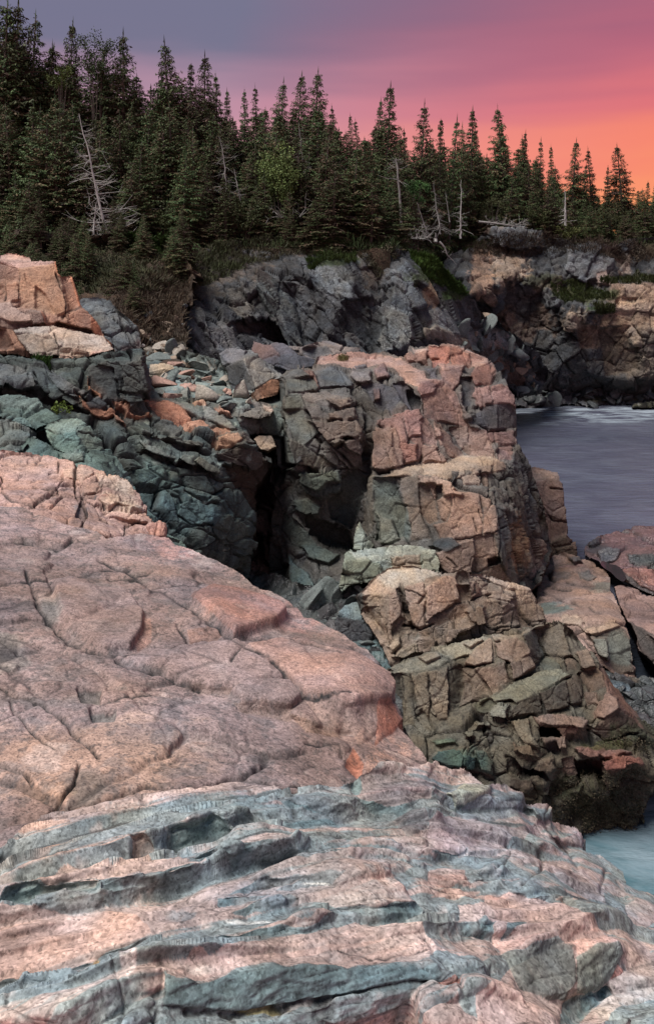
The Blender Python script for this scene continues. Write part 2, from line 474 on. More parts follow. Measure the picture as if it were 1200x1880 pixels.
    k1 = smooth(1.5, 4.0, cell * sub[0] * 0.6 / lim)
    disp += k1 * e1 * amp * sub[1] * (0.3 + 0.7 * ragged) * ((h1 - 0.5) * 1.5 + (o1 * tl1).sum(1) * 1.7 - 0.6 * (1 - smooth(0.0, 0.07, gap1)))
    cid2, gap2, o2 = voro(qw / (sub[0] * 0.4) + 7.1, seed + 12)
    h2 = h01(cid2)
    k2 = smooth(1.5, 4.0, cell * sub[0] ** 2 * 0.4 / lim); k1 = smooth(1.5, 4.0, cell * sub[0] * 0.6 / lim)
    disp += k2 * e1 * amp * sub[1] * 0.34 * (0.2 + 0.8 * ragged) * ((h2 - 0.5) * 1.4 - 0.6 * (1 - smooth(0.0, 0.12, gap2)))
    kd = (0.03 * cell) if crk is None else crk
    pr0 = smooth(-0.25, 0.25, fbm(q * 0.9 + 5, 2, seed + 8)); pr1 = smooth(-0.1, 0.3, fbm(q * 1.7 + 9, 2, seed + 15))
    kd = kd * (0.25 + 0.75 * ef)
    disp -= kd * pr0 * (1 - smooth(0.012, 0.05, gap0)) + kd * 0.7 * k1 * pr1 * (1 - smooth(0.02, 0.09, gap1)) + kd * 0.3 * k2 * pr1 * pr0 * (1 - smooth(0.03, 0.14, gap2))
    pf = p * np.array((0.3, 1, 1.6), np.float32) if strata else p
    disp += fine * fbm_bl(pf, cell * 0.16, 4, seed + 13, lim, 0.55)
    disp += fine * 0.8 * fbm_bl(p, cell * 0.9, 3, seed + 14, lim, 0.5)
    disp += blur(lift, 1, 1).ravel()[sel]
    disp -= carve.ravel()[sel]
    if not flat:                                             # close to the eye: no step sharper than the mesh can carry
        dg = np.zeros(sh, np.float32); dg.reshape(-1)[sel] = disp
        sm_ = 2 if strata else 1
        wg = blur(mask.astype(np.float32), sm_, 2)
        disp = (blur(dg, sm_, 2) / np.maximum(wg, 0.05)).ravel()[sel]
    if extra is not None: disp = disp + extra(p, X.ravel()[sel], Y.ravel()[sel])
    pd = p + nn * disp[:, None]
    if strata:
        ps = pd * np.array((0.35, 1, 2.2), np.float32)
        pd = pd + nn * (0.005 * fbm_bl(ps, 0.05, 3, seed + 61, lim, 0.6) + 0.008 * fbm_bl(ps, 0.16, 2, seed + 62, lim))[:, None]
    SURF[name + str(seed)] = (X.ravel()[sel], Y.ravel()[sel], pd, nn)
    # stone colour; some facets also carry the shade of risers and recesses
    c = np.empty((len(p), 3), np.float32); c[:] = base
    lo = fbm(p / (cell * 1.1), 4, seed + 31, 0.6); hi = fbm(p / (cell * 0.22), 4, seed + 32, 0.65)
    px_, py_ = X.ravel()[sel], Y.ravel()[sel]
    for k, cc in fcol.items():
        c[fsel == k] = cc
    if fcol:
        img = np.empty(sh + (3,), np.float32); img[:] = base
        img.reshape(-1, 3)[sel] = c
        soft_c = np.stack([blur(img[..., k], 6 / g, 2) for k in range(3)], -1).reshape(-1, 3)[sel]
        c = (1 - csoft) * c + csoft * soft_c
    onw = np.where(onf, onpatch, 1.0).astype(np.float32)
    for pt in patches:
        shape, cc, st = pt[:3]
        if len(shape) == 4 and not isinstance(shape[0], tuple):
            cx, cy, ax, ay = shape
            r = np.hypot((px_ - cx) / ax, (py_ - cy) / ay)
            w = smooth(0.0, 0.5, (1.0 - r) + 0.55 * lo + 0.4 * hi) * st
        elif isinstance(shape, tuple) and shape[0] == 'n':       # scattered blotches: ('n', size, threshold)
            w = onw * smooth(shape[2], shape[2] + 0.25, fbm(p / shape[1], 4, seed + int(shape[1] * 371) + 41, 0.6)) * st
        elif isinstance(shape, tuple) and shape[0] == 'band':
            w = onw * smooth(shape[1], shape[1] + 0.3, band + 0.25 * lo) * st
        else:
            ww = inside(shape, X + wx * 7, Y + wy * 7).astype(np.float32)
            w = blur(ww, 3 / g).ravel()[sel]
            w = smooth(0.3, 0.7, w + 0.25 * hi * (w > 0.02) * (w < 0.98)) * st
        c += (np.array(cc, np.float32) - c) * w[:, None]
    # joint colour: soil and black lichen, plus painted shade for cracks and ledge seams
    jn = jnt * ef * np.maximum(pr0 * (1 - smooth(0.012, 0.04, gap0)), 0.75 * k1 * pr1 * (1 - smooth(0.02, 0.07, gap1)))
    if strata: jn = np.maximum(jn, 0.95 * seam_shade)
    joint_dark = np.maximum((joint * np.clip(fill, 0, 1)).ravel()[sel], jn)[:, None]
    c += (np.array((0.035, 0.032, 0.032), np.float32) - c) * joint_dark
    c *= (1 + tint * (h01b(cid0 * U(31)) - 0.5) + tint * 0.8 * (h01(cid1 * U(31)) - 0.5) * e1 + 0.30 * lo + 0.22 * hi)[:, None]
    warmcool = (0.10 * fbm(p / (cell * 0.5), 3, seed + 33))[:, None] * np.array((1, 0.1, -1), np.float32)
    c *= 1 + warmcool
    c = np.clip(c * alb, 0.008, 0.85)
    # quads of the relief grid
    idx = np.full(X.size, -1, np.int64); idx[sel] = np.arange(len(p)); idx = idx.reshape(sh)
    a, b, d_, e_ = idx[:-1, :-1], idx[:-1, 1:], idx[1:, 1:], idx[1:, :-1]
    ok = (a >= 0) & (b >= 0) & (d_ >= 0) & (e_ >= 0)
    Q = np.stack([a[ok], e_[ok], d_[ok], b[ok]], 1)
    pid = np.where(onf, fsel.astype(np.int64) + 1, 0)
    if piece > 0:
        cidp, _, _ = voro(qw / piece + 0.37, seed + 10) if piece != 1.0 else (cid0, None, None)
        pid = np.where(onf, pid, 1000 + (cidp.astype(np.int64) % 900000))
    else:
        pid = np.where(onf, pid, 1000)
    qp = pid[Q[:, 0]]
    u, invu, cnt = np.unique(qp, return_inverse=True, return_counts=True)
    order = np.argsort(-cnt)
    keep = [k for k in order if cnt[k] >= 260][:120]
    rank = np.zeros(len(u), np.int64)                # 0 = the joined rest
    for r, k in enumerate(keep): rank[k] = r + 1
    if len(keep) == 0: rank[:] = 1
    qr = rank[invu.ravel()]
    outer = np.zeros(X.size, bool)
    er = mask.copy(); er[1:-1, 1:-1] = mask[1:-1, 1:-1] & mask[:-2, 1:-1] & mask[2:, 1:-1] & mask[1:-1, :-2] & mask[1:-1, 2:]
    er[0] = er[-1] = False; er[:, 0] = er[:, -1] = False
    er2 = er.copy(); er2[1:-1, 1:-1] = er[1:-1, 1:-1] & er[:-2, 1:-1] & er[2:, 1:-1] & er[1:-1, :-2] & er[1:-1, 2:]
    out_v = (mask & ~er2).ravel()[sel]
    j = int(np.argmin(pd[:, 2])); loc = Vector((float(pd[:, 0].mean()), float(pd[:, 1].mean()), float(pd[j, 2])))
    root = empty(name, loc, label, cat, group, kind)
    la = np.array(loc, np.float32)
    vd = p - np.array((0, 0, H), np.float32)
    vd /= np.linalg.norm(vd, axis=1, keepdims=True); vd[:, 2] -= 0.06
    order = np.argsort(qr, kind='stable'); qs = qr[order]
    bounds = np.searchsorted(qs, np.arange(0, qs.max() + 2))
    for r in range(int(qs.max()) + 1):
        if bounds[r] == bounds[r + 1]: continue
        q4 = Q[order[bounds[r]:bounds[r + 1]]]
        uv, q2 = np.unique(q4, return_inverse=True); q2 = q2.reshape(-1, 4)
        V = pd[uv] - la; nv = len(uv)
        ed = np.concatenate([q2[:, (0, 1)], q2[:, (1, 2)], q2[:, (2, 3)], q2[:, (3, 0)]])
        key = np.minimum(ed[:, 0], ed[:, 1]).astype(np.int64) * nv + np.maximum(ed[:, 0], ed[:, 1])
        _, first, kc = np.unique(key, return_index=True, return_counts=True)
        be = ed[first[kc == 1]]
        bv, bi = np.unique(be, return_inverse=True); bi = bi.reshape(-1, 2)
        ext = np.where(out_v[uv[bv]][:, None], vd[uv[bv]] * thick, vd[uv[bv]] * min(0.3 * cell, thick))
        V2 = np.concatenate([V, V[bv], V[bv] + ext]); nb_ = len(bv)
        sk = np.stack([nv + bi[:, 1], nv + bi[:, 0], nv + nb_ + bi[:, 0], nv + nb_ + bi[:, 1]], 1)
        cm = np.repeat(c[uv].mean(0)[None], nb_, 0); cc = np.concatenate([c[uv], 0.5 * c[uv[bv]] + 0.5 * cm, cm])
        nm = piece_name if r else 'rock_face'
        o = mesh_obj(nm, V2, np.concatenate([q2, sk]), mat, root, cc, flat)
        NBLOCK[0] += 1
        if r == 0 and len(keep): o['kind'] = 'stuff'
    return root
# ------------------------------------------------------------------ water
def water_mat():
    m, nt, bs = new_mat('sea water')
    geo = node(nt, 'ShaderNodeNewGeometry')
    mp = node(nt, 'ShaderNodeMapping', {'Vector': geo.outputs['Position'], 'Scale': (0.22, 0.42, 1.0), 'Rotation': (0, 0, 0.2)})
    n1 = node(nt, 'ShaderNodeTexNoise', {'Vector': mp.outputs[0], 'Scale': 1.3, 'Detail': 6.0, 'Roughness': 0.62, 'Distortion': 1.4})
    n2 = node(nt, 'ShaderNodeTexNoise', {'Vector': geo.outputs['Position'], 'Scale': 0.10, 'Detail': 3.0})
    att = node(nt, 'ShaderNodeAttribute', attribute_name='Col')
    r1 = node(nt, 'ShaderNodeMapRange', {'Value': n1.outputs[0], 'From Min': 0.42, 'From Max': 0.72, 'To Min': 0.0, 'To Max': 1.0})
    r2 = node(nt, 'ShaderNodeMapRange', {'Value': n2.outputs[0], 'From Min': 0.4, 'From Max': 0.7, 'To Min': 0.0, 'To Max': 0.25})
    base = node(nt, 'ShaderNodeMix', {0: r2.outputs[0], 6: (0.055, 0.060, 0.088, 1), 7: (0.135, 0.128, 0.170, 1)}, data_type='RGBA')
    sc = node(nt, 'ShaderNodeSeparateColor', {0: att.outputs['Color']})
    base = node(nt, 'ShaderNodeMix', {0: sc.outputs[1], 6: base.outputs[2], 7: (0.045, 0.105, 0.125, 1)}, data_type='RGBA')
    fo = node(nt, 'ShaderNodeMath', {0: r1.outputs[0], 1: sc.outputs[0]}, operation='MULTIPLY')
    mx = node(nt, 'ShaderNodeMix', {0: fo.outputs[0], 6: base.outputs[2], 7: (0.42, 0.50, 0.56, 1)}, data_type='RGBA')
    nt.links.new(mx.outputs[2], bs.inputs['Base Color'])
    bs.inputs['Roughness'].default_value = 0.24
    bs.inputs['IOR'].default_value = 1.33
    mpb = node(nt, 'ShaderNodeMapping', {'Vector': geo.outputs['Position'], 'Scale': (0.5, 1.2, 1.0)})
    nb = node(nt, 'ShaderNodeTexNoise', {'Vector': mpb.outputs[0], 'Scale': 1.3, 'Detail': 5.0, 'Roughness': 0.6})
    bp = node(nt, 'ShaderNodeBump', {'Height': nb.outputs[0], 'Strength': 0.6, 'Distance': 0.22})
    nt.links.new(bp.outputs[0], bs.inputs['Normal'])
    return m

def build_sea():
    ys = np.concatenate([np.linspace(4, 100, 200), np.geomspace(103, 5000, 40)])
    xs = np.concatenate([-np.geomspace(4000, 31, 30), np.linspace(-30, 80, 180), np.geomspace(82, 4000, 30)])
    X, Y = np.meshgrid(xs, ys)
    p = np.stack([X.ravel() * 0.25, Y.ravel() * 0.5, 0 * X.ravel()], 1)
    z = 0.07 * fbm(p, 4, 77) * (Y.ravel() < 120)
    # how much milky foam the swell leaves: near the far shore and in the inlet below
    foam = 0.07 + 1.6 * np.exp(-((Y.ravel() - 61.5) / 3.2) ** 2) + 0.42 * np.exp(-((Y.ravel() - 11) / 4.5) ** 2) + 0.4 * np.exp(-((Y.ravel() - 56) / 1.5) ** 2)
    foam = np.clip(foam, 0, 1)
    V = np.stack([X.ravel(), Y.ravel(), z], 1)
    n0, n1 = X.shape
    i = np.arange(n0 * n1).reshape(n0, n1)
    Q = np.stack([i[:-1, :-1].ravel(), i[:-1, 1:].ravel(), i[1:, 1:].ravel(), i[1:, :-1].ravel()], 1)
    o = mesh_obj('sea', V, Q, water_mat(), None, np.stack([foam, np.exp(-((Y.ravel() - 10) / 6.0) ** 2), 0 * foam], 1), flat=False)
    tag(o, 'dark slate sea blurred to a silky surface by long exposure', 'sea', kind='structure')
build_sea()

# ------------------------------------------------------------------ hillside under the forest
def yc(X): return 44.5 + 25.5 * smooth(3.0, 10, X)
def ground_z(X, Y):
    s = 0.46 - 0.34 * smooth(-22, 26, X)
    d = np.maximum(Y - yc(X), 0)
    z = 11.0 + 2.2 * smooth(5, 13, X) + s * 26 * (1 - np.exp(-d / 26)) + 0.04 * d
    z = z - 5.5 * np.maximum(yc(X) - 0.8 - Y, 0)
    return z
def gz(x, y): return float(ground_z(np.array([x], np.float32), np.array([y], np.float32))[0])

M_SOIL = rock_mat('forest soil', 22.0, 0.7, 0.95, 0.5, 0.5, bdist=0.15)
def build_hill():
    xs = np.linspace(-75, 130, 260); ys = np.concatenate([np.linspace(38, 90, 200), np.linspace(91, 190, 50)])
    X, Y = np.meshgrid(xs, ys)
    X = X.astype(np.float32); Y = Y.astype(np.float32)
    z = ground_z(X, Y)
    p = np.stack([X.ravel(), Y.ravel(), 0 * X.ravel()], 1)
    z = z.ravel() + 0.35 * fbm(p / 3.0, 4, 5) + 0.12 * fbm(p / 0.7, 3, 6)
    c = np.empty((len(p), 3), np.float32); c[:] = EARTH
    w = smooth(0.0, 0.5, fbm(p / 4, 4, 8))[:, None]; c += (np.array((0.035, 0.042, 0.02)) - c) * w
    n0, n1 = X.shape
    i = np.arange(n0 * n1).reshape(n0, n1)
    Q = np.stack([i[:-1, :-1].ravel(), i[:-1, 1:].ravel(), i[1:, 1:].ravel(), i[1:, :-1].ravel()], 1)
    qx = X.ravel()[Q].mean(1); qy = Y.ravel()[Q].mean(1)
    Q = Q[qy > yc(qx) - 3.0]
    o = mesh_obj('hillside', np.stack([X.ravel(), Y.ravel(), z], 1), Q, M_SOIL, None, c)
    tag(o, 'dark wooded hillside rising behind the cliffs', 'hillside', kind='structure')
build_hill()

# ------------------------------------------------------------------ far cliffs
mass('cliff', 'far sea cliff on the right, grey and orange ledges above the water', 'cliff',
     [(800, 500), (822, 462), (868, 452), (884, 432), (900, 412), (940, 408), (985, 420), (1005, 436), (1050, 440), (1095, 445), (1130, 446), (1150, 435),
      (1200, 438), (1270, 438), (1270, 752), (1180, 748), (1100, 742), (950, 742), (880, 700), (820, 600)],
     [(830, 470, 66), (900, 440, 69), (980, 440, 69), (1050, 460, 68), (1120, 480, 68), (1200, 455, 70), (870, 540, 62), (920, 580, 66), (980, 580, 66), (950, 500, 65),
      (1000, 540, 64), (1040, 580, 62.5), (1100, 560, 63), (1180, 560, 63), (1060, 640, 63), (1120, 640, 65), (1180, 640, 62.5), (1090, 690, 64), (1000, 700, 64), (1180, 700, 62.5),
      (1100, 740, 68), (1200, 740, 68), (950, 740, 68), (1060, 520, 66), (1150, 520, 66.5), (1130, 530, 64)],
     M_FAR, base=(0.037, 0.039, 0.041), g=1.7, seed=5, cell=1.7, amp=0.34, sub=(0.36, 0.6), facet_amp=0.6, hold=70, alb=1.5, step=0.15, aniso=(0.8, 1, 1.0), dip=-28, fine=0.06, jag=6, thick=8, tint=0.5, soft=5, piece=1.0,
     facets=[([(1040, 455), (1090, 450), (1120, 470), (1118, 500), (1075, 520), (1040, 500)], -15, 20, -0.9, (0.087, 0.092, 0.098)),
             ([(1095, 500), (1115, 495), (1125, 520), (1092, 522)], 10, 25, -0.5, (0.187, 0.135, 0.114)),
             ([(868, 458), (888, 456), (890, 480), (872, 482)], 0, 5, 0, (0.172, 0.114, 0.077)),
             ([(900, 412), (940, 412), (985, 425), (992, 455), (950, 462), (900, 450)], 0, 35, -1, (0.086, 0.089, 0.092)),
             ([(1120, 520), (1270, 520), (1270, 545), (1115, 548)], 0, 28, -0.2, (0.187, 0.134, 0.102)),
             ([(1115, 552), (1270, 548), (1270, 572), (1120, 572)], 0, 20, 0.0, (0.214, 0.172, 0.129)),
             ([(1108, 578), (1270, 574), (1270, 600), (1100, 600)], 0, 12, 0.1, (0.199, 0.146, 0.104)),
             ([(930, 520), (990, 530), (985, 580), (935, 600), (925, 560)], 10, -4, 0.3, (0.033, 0.030, 0.030)),
             ([(1060, 590), (1100, 600), (1105, 640), (1060, 640)], -10, -5, 0, (0.080, 0.054, 0.041)),
             ([(1100, 605), (1150, 600), (1170, 680), (1110, 690)], 0, -2, 0.2, (0.062, 0.047, 0.036))],
     patches=[((935, 490, 45, 36), (0.187, 0.139, 0.103), 0.8), ((880, 500, 26, 60), (0.166, 0.108, 0.076), 0.85), ((1180, 570, 90, 60), (0.186, 0.133, 0.096), 0.85), ((1050, 590, 40, 30), (0.163, 0.126, 0.094), 0.8),
              ((1075, 540, 60, 22), (0.032, 0.037, 0.017), 0.9), ((1105, 568, 30, 9), (0.021, 0.037, 0.015), 1.0), ((1180, 650, 70, 60), (0.095, 0.079, 0.063), 0.7), (('n', 3.0, 0.35), (0.149, 0.107, 0.081), 0.6),
              ((1000, 515, 60, 14), (0.026, 0.028, 0.015), 0.7), ((1180, 512, 60, 8), (0.026, 0.031, 0.015), 0.8), ((1100, 720, 160, 26), (0.027, 0.027, 0.029), 0.8)])

mass('cliff', 'nearer headland cliff of tilted dark grey rock below the trees', 'cliff',
     [(300, 520), (330, 480), (400, 452), (480, 440), (560, 432), (640, 438), (705, 442), (740, 456), (790, 474), (830, 512), (858, 540), (885, 572), (925, 600), (960, 625), (990, 655), (1005, 690),
      (990, 715), (945, 722), (900, 700), (860, 662), (820, 660), (760, 680), (700, 690), (560, 690), (470, 690), (420, 700), (300, 700), (262, 640), (285, 560)],
     [(300, 560, 36), (400, 470, 43), (480, 452, 45), (560, 445, 46), (640, 450, 46), (705, 452, 46), (380, 520, 39.5), (470, 520, 40), (560, 500, 41), (640, 480, 43), (740, 480, 44),
      (350, 600, 34), (400, 660, 33.5), (450, 590, 38.8), (520, 590, 40.5), (440, 620, 36), (560, 640, 38.5), (480, 650, 37), (620, 560, 39), (600, 630, 38), (690, 560, 42.5), (700, 620, 41), (740, 560, 41), (760, 620, 39.5), (720, 660, 39), (800, 580, 43), (830, 540, 46),
      (790, 490, 45.5), (850, 620, 44), (880, 590, 50), (930, 625, 55), (960, 660, 58), (990, 690, 61), (920, 690, 56), (870, 660, 47), (820, 640, 42)],
     M_FAR, base=(0.037, 0.039, 0.041), g=1.7, seed=9, cell=1.25, amp=0.24, sub=(0.36, 0.6), facet_amp=0.6, hold=70, alb=1.4, step=0.12, aniso=(0.5, 1, 2.1), dip=36, fine=0.04, jag=6, thick=6, tint=0.55, soft=5,
     facets=[([(400, 604), (436, 590), (480, 584), (520, 602), (545, 628), (520, 632), (470, 620), (420, 614)], 0, -25, 1.0, (0.033, 0.030, 0.030)),  # first facet: cave, its inner shade put into the colour
             ([(375, 588), (430, 600), (440, 640), (400, 640), (375, 615)], 0, 10, -0.2, (0.067, 0.069, 0.072)),
             ([(375, 640), (442, 640), (448, 655), (400, 655)], 0, 20, -0.3, (0.073, 0.076, 0.079)),
             ([(465, 490), (490, 500), (540, 560), (560, 640), (530, 640), (500, 580), (470, 530)], 35, 15, -0.4, (0.067, 0.075, 0.072)),
             ([(335, 590), (360, 600), (400, 665), (402, 690), (375, 680), (345, 630)], 10, 25, -0.6, (0.076, 0.079, 0.076)),
             ([(695, 585), (720, 565), (755, 575), (765, 620), (740, 640), (700, 650), (690, 620)], -5, 10, -0.5, (0.073, 0.079, 0.079)),
             ([(720, 500), (745, 480), (765, 510), (778, 560), (750, 575), (720, 560)], 10, 20, -0.3, (0.068, 0.076, 0.081)),
             ([(785, 570), (815, 560), (850, 620), (820, 622), (790, 600)], -20, 45, -0.3, (0.100, 0.105, 0.105)),
             ([(775, 605), (800, 600), (870, 625), (868, 640), (845, 642), (800, 622), (778, 625)], 5, 30, -0.8, (0.127, 0.106, 0.084)),
             ([(860, 610), (905, 600), (945, 615), (958, 650), (900, 640), (870, 650)], -10, 55, -0.4, (0.100, 0.108, 0.108)),
             ([(575, 480), (620, 470), (645, 500), (650, 560), (600, 540), (580, 510)], -10, 15, -0.3, (0.068, 0.076, 0.081)),
             ([(655, 470), (675, 462), (680, 490), (660, 495)], 0, 20, -0.4, (0.074, 0.079, 0.084)),
             ([(640, 550), (690, 550), (700, 600), (685, 650), (640, 600)], 0, 0, 0.3, (0.037, 0.040, 0.042)),
             ([(885, 660), (910, 650), (960, 690), (960, 710), (905, 700)], 0, 15, -0.4, (0.062, 0.044, 0.036))],
     patches=[((420, 490, 110, 34), (0.048, 0.040, 0.035), 0.9), ((560, 455, 180, 20), (0.069, 0.050, 0.041), 0.9), ((610, 478, 46, 12), (0.020, 0.031, 0.012), 0.9), ((800, 500, 50, 28), (0.021, 0.031, 0.013), 0.95),
              ((830, 540, 26, 12), (0.027, 0.045, 0.014), 0.9), ((690, 500, 28, 50), (0.044, 0.036, 0.030), 0.8), ((790, 545, 14, 26), (0.148, 0.106, 0.069), 0.9), ((895, 655, 50, 26), (0.100, 0.074, 0.061), 0.8),
              ((340, 530, 60, 50), (0.038, 0.032, 0.026), 0.8), ((560, 590, 90, 60), (0.033, 0.034, 0.036), 0.6), ((450, 560, 40, 40), (0.058, 0.052, 0.042), 0.5)])

mass('earth_bank', 'dark root-matted earth bank behind the pink block at left', 'earth bank',
     [(-60, 440), (60, 430), (200, 430), (330, 440), (360, 500), (350, 560), (340, 610), (350, 660), (345, 720), (200, 720), (-60, 720)],
     [(0, 460, 40), (150, 460, 39), (300, 460, 40), (0, 560, 34), (150, 540, 33), (250, 560, 31), (300, 560, 33), (230, 620, 28), (290, 610, 31), (300, 650, 28), (330, 690, 25.5), (200, 700, 25), (0, 700, 28), (350, 540, 36)],
     M_FAR, base=EARTH, g=2.0, seed=15, cell=0.8, amp=0.3, dip=30, fine=0.08, jag=12, thick=3, tint=0.5, piece=2.2,
     patches=[((310, 570, 40, 40), (0.05, 0.031, 0.019), 0.8), ((150, 500, 160, 40), (0.026, 0.036, 0.014), 0.8), ((270, 640, 40, 24), (0.06, 0.042, 0.028), 0.8), ((330, 640, 16, 40), (0.05, 0.045, 0.038), 0.7), ((250, 600, 40, 30), (0.05, 0.03, 0.02), 0.8)])

mass('shore_rock', 'low dark tidal rocks along the far waterline', 'shore rock',
     [(930, 752), (940, 715), (970, 698), (1020, 690), (1080, 692), (1130, 704), (1200, 702), (1270, 700), (1270, 752), (1215, 742), (1180, 745), (1150, 742), (1135, 748), (1110, 744), (1080, 749), (1052, 741), (1030, 744), (1000, 740), (975, 750), (955, 745)],
     [(960, 720, 65), (1020, 700, 67), (1100, 705, 67), (1200, 710, 66), (950, 750, 62.8), (1050, 742, 64.8), (1100, 725, 65.5), (1200, 744, 64.5), (1020, 725, 65.5), (1080, 750, 62.8), (1270, 752, 62.4)],
     M_WET, base=(0.08, 0.08, 0.085), g=1.6, seed=21, cell=1.3, amp=0.28, dip=20, fine=0.05, jag=3, thick=3,
     patches=[((1120, 732, 90, 10), (0.045, 0.042, 0.018), 0.8), ((1200, 722, 60, 8), (0.045, 0.042, 0.018), 0.8)])
mass('shore_rock', 'small weed-covered rock awash at the right edge of the far water', 'shore rock',
     [(1155, 748), (1165, 738), (1190, 735), (1230, 738), (1240, 750)], [(1190, 738, 62.6), (1160, 749, 62.2), (1220, 749, 62.2)],
     M_WET, base=(0.035, 0.033, 0.014), g=1.5, seed=22, cell=0.8, amp=0.2, jag=3, thick=2, piece=0)

# ------------------------------------------------------------------ gravel platform between the cliffs
mass('rubble_platform', 'flat grey-green rubble platform between left ledge and dark cliff', 'rock platform',
     [(255, 640), (275, 628), (330, 640), (400, 660), (470, 690), (520, 700), (520, 800), (440, 800), (390, 760), (330, 745), (270, 740)],
     [(270, 645, 29), (330, 660, 27.5), (400, 690, 25.5), (480, 700, 25), (290, 690, 23.5), (350, 720, 21), (440, 740, 20), (500, 740, 21), (500, 790, 20.5), (440, 780, 19.6), (280, 730, 20.5)],
     M_MID, base=(0.14, 0.17, 0.16), g=1.5, seed=27, cell=0.9, amp=0.06, dip=10, fine=0.02, jag=3, thick=2.5, tint=0.6, piece=2.0,
     patches=[((300, 735, 30, 8), PALE, 0.8), ((300, 640, 40, 16), (0.12, 0.08, 0.05), 0.8), (('n', 0.6, 0.35), (0.28, 0.24, 0.2), 0.7), ((440, 770, 50, 26), (0.12, 0.12, 0.11), 0.8)])
mass('stone_block', 'square tan stone block on the grey rubble platform', 'stone',
     [(274, 690), (276, 668), (300, 665), (318, 669), (326, 688), (300, 690)], [(280, 670, 23.2), (318, 672, 23.2), (300, 690, 22.8), (276, 690, 22.8), (326, 690, 22.8)],
     M_MID, base=(0.33, 0.27, 0.20), g=1.2, seed=31, cell=1.0, amp=0.04, jag=2, thick=0.7, piece=0, fine=0.01,
     facets=[([(270, 660), (330, 660), (330, 676), (300, 672), (274, 680)], 0, 65, 0), ([(270, 680), (300, 673), (330, 677), (335, 700), (270, 700)], 10, 10, 0)])
mass('stone', 'rounded pale pink stone lying on the grey rubble', 'stone',
     [(320, 718), (332, 706), (350, 703), (362, 707), (370, 717), (350, 720)], [(330, 708, 21.6), (350, 704, 21.7), (345, 718, 21.1), (365, 715, 21.3)],
     M_MID, base=(0.42, 0.27, 0.22), g=1.0, seed=33, cell=0.8, amp=0.03, jag=2, thick=0.6, piece=0, fine=0.012)
mass('stone', 'small round pink stone at the right edge of the rubble', 'stone',
     [(408, 718), (414, 712), (424, 714), (427, 724), (418, 728)], [(415, 713, 21.2), (418, 727, 20.9), (427, 720, 21.1)],
     M_MID, base=(0.40, 0.26, 0.21), g=1.0, seed=34, cell=0.5, amp=0.03, jag=1.5, thick=0.4, piece=0, fine=0.01)
mass('stone', 'small white stone beside the grey boulder foot', 'stone',
     [(258, 634), (262, 630), (267, 632), (266, 637), (260, 638)], [(262, 632, 24.6), (262, 637, 24.4), (266, 634, 24.5)],
     M_MID, base=(0.6, 0.57, 0.52), g=0.8, seed=35, cell=0.4, amp=0.02, jag=0.8, thick=0.2, piece=0, fine=0.006)

mass('boulder', 'large grey split boulder behind the pink block', 'boulder',
     [(146, 552), (155, 546), (180, 544), (200, 551), (214, 566), (232, 584), (254, 602), (262, 630), (262, 652), (210, 655), (180, 610), (150, 575)],
     [(160, 555, 23.6), (190, 550, 23.9), (220, 580, 23.6), (255, 610, 23.4), (190, 600, 22.6), (240, 630, 22.6), (262, 650, 23), (210, 650, 22.3), (150, 575, 23.2)],
     M_MID, base=(0.13, 0.14, 0.14), g=1.4, seed=37, cell=1.0, amp=0.12, dip=35, fine=0.02, jag=3, thick=2, piece=1.2,
     cracks=[([(165, 582), (190, 578), (215, 574), (245, 606)], 2.0, 0.12), ([(205, 552), (225, 600), (250, 640)], 1.6, 0.08)],
     patches=[((240, 640, 30, 20), (0.20, 0.16, 0.145), 0.6)])

mass('stone_block', 'fallen grey block with a dark face, middle of the platform', 'boulder',
     [(398, 650), (425, 636), (455, 640), (478, 654), (500, 668), (520, 690), (508, 702), (480, 714), (457, 730), (440, 735), (424, 722), (416, 685)],
     [(410, 650, 23.5), (455, 645, 24.2), (500, 672, 23.6), (450, 668, 22.4), (440, 730, 21.4), (425, 700, 22), (475, 705, 21.6), (510, 695, 22.6)],
     M_MID, base=(0.13, 0.135, 0.135), g=1.3, seed=39, cell=1.0, amp=0.05, jag=2.5, thick=1.6, fine=0.015, piece=0,
     facets=[([(395, 645), (425, 636), (455, 640), (446, 655), (420, 672)], 0, 55, 0, (0.14, 0.14, 0.15)),
             ([(412, 672), (446, 657), (456, 684), (470, 714), (440, 738), (422, 722)], -30, -5, 0, (0.055, 0.058, 0.06)),
             ([(446, 655), (478, 654), (512, 690), (480, 706), (470, 713), (458, 684)], 28, 28, 0, (0.185, 0.18, 0.165))])
mass('stone_wedge', 'small orange-brown wedge of rock beside the chasm top', 'stone',
     [(450, 731), (474, 712), (498, 695), (518, 694), (518, 706), (510, 724), (480, 730), (468, 740)],
     [(460, 728, 21.2), (500, 697, 22), (515, 700, 21.7), (480, 728, 20.8)],
     M_MID, base=(0.20, 0.125, 0.085), g=1.2, seed=41, cell=0.8, amp=0.04, jag=2, thick=1, fine=0.012, piece=0,
     facets=[([(472, 714), (500, 694), (520, 693), (512, 722), (482, 728)], 20, 15, 0, (0.27, 0.14, 0.085)), ([(445, 733), (473, 714), (481, 729), (466, 742)], -25, 10, 0, (0.17, 0.11, 0.08))])
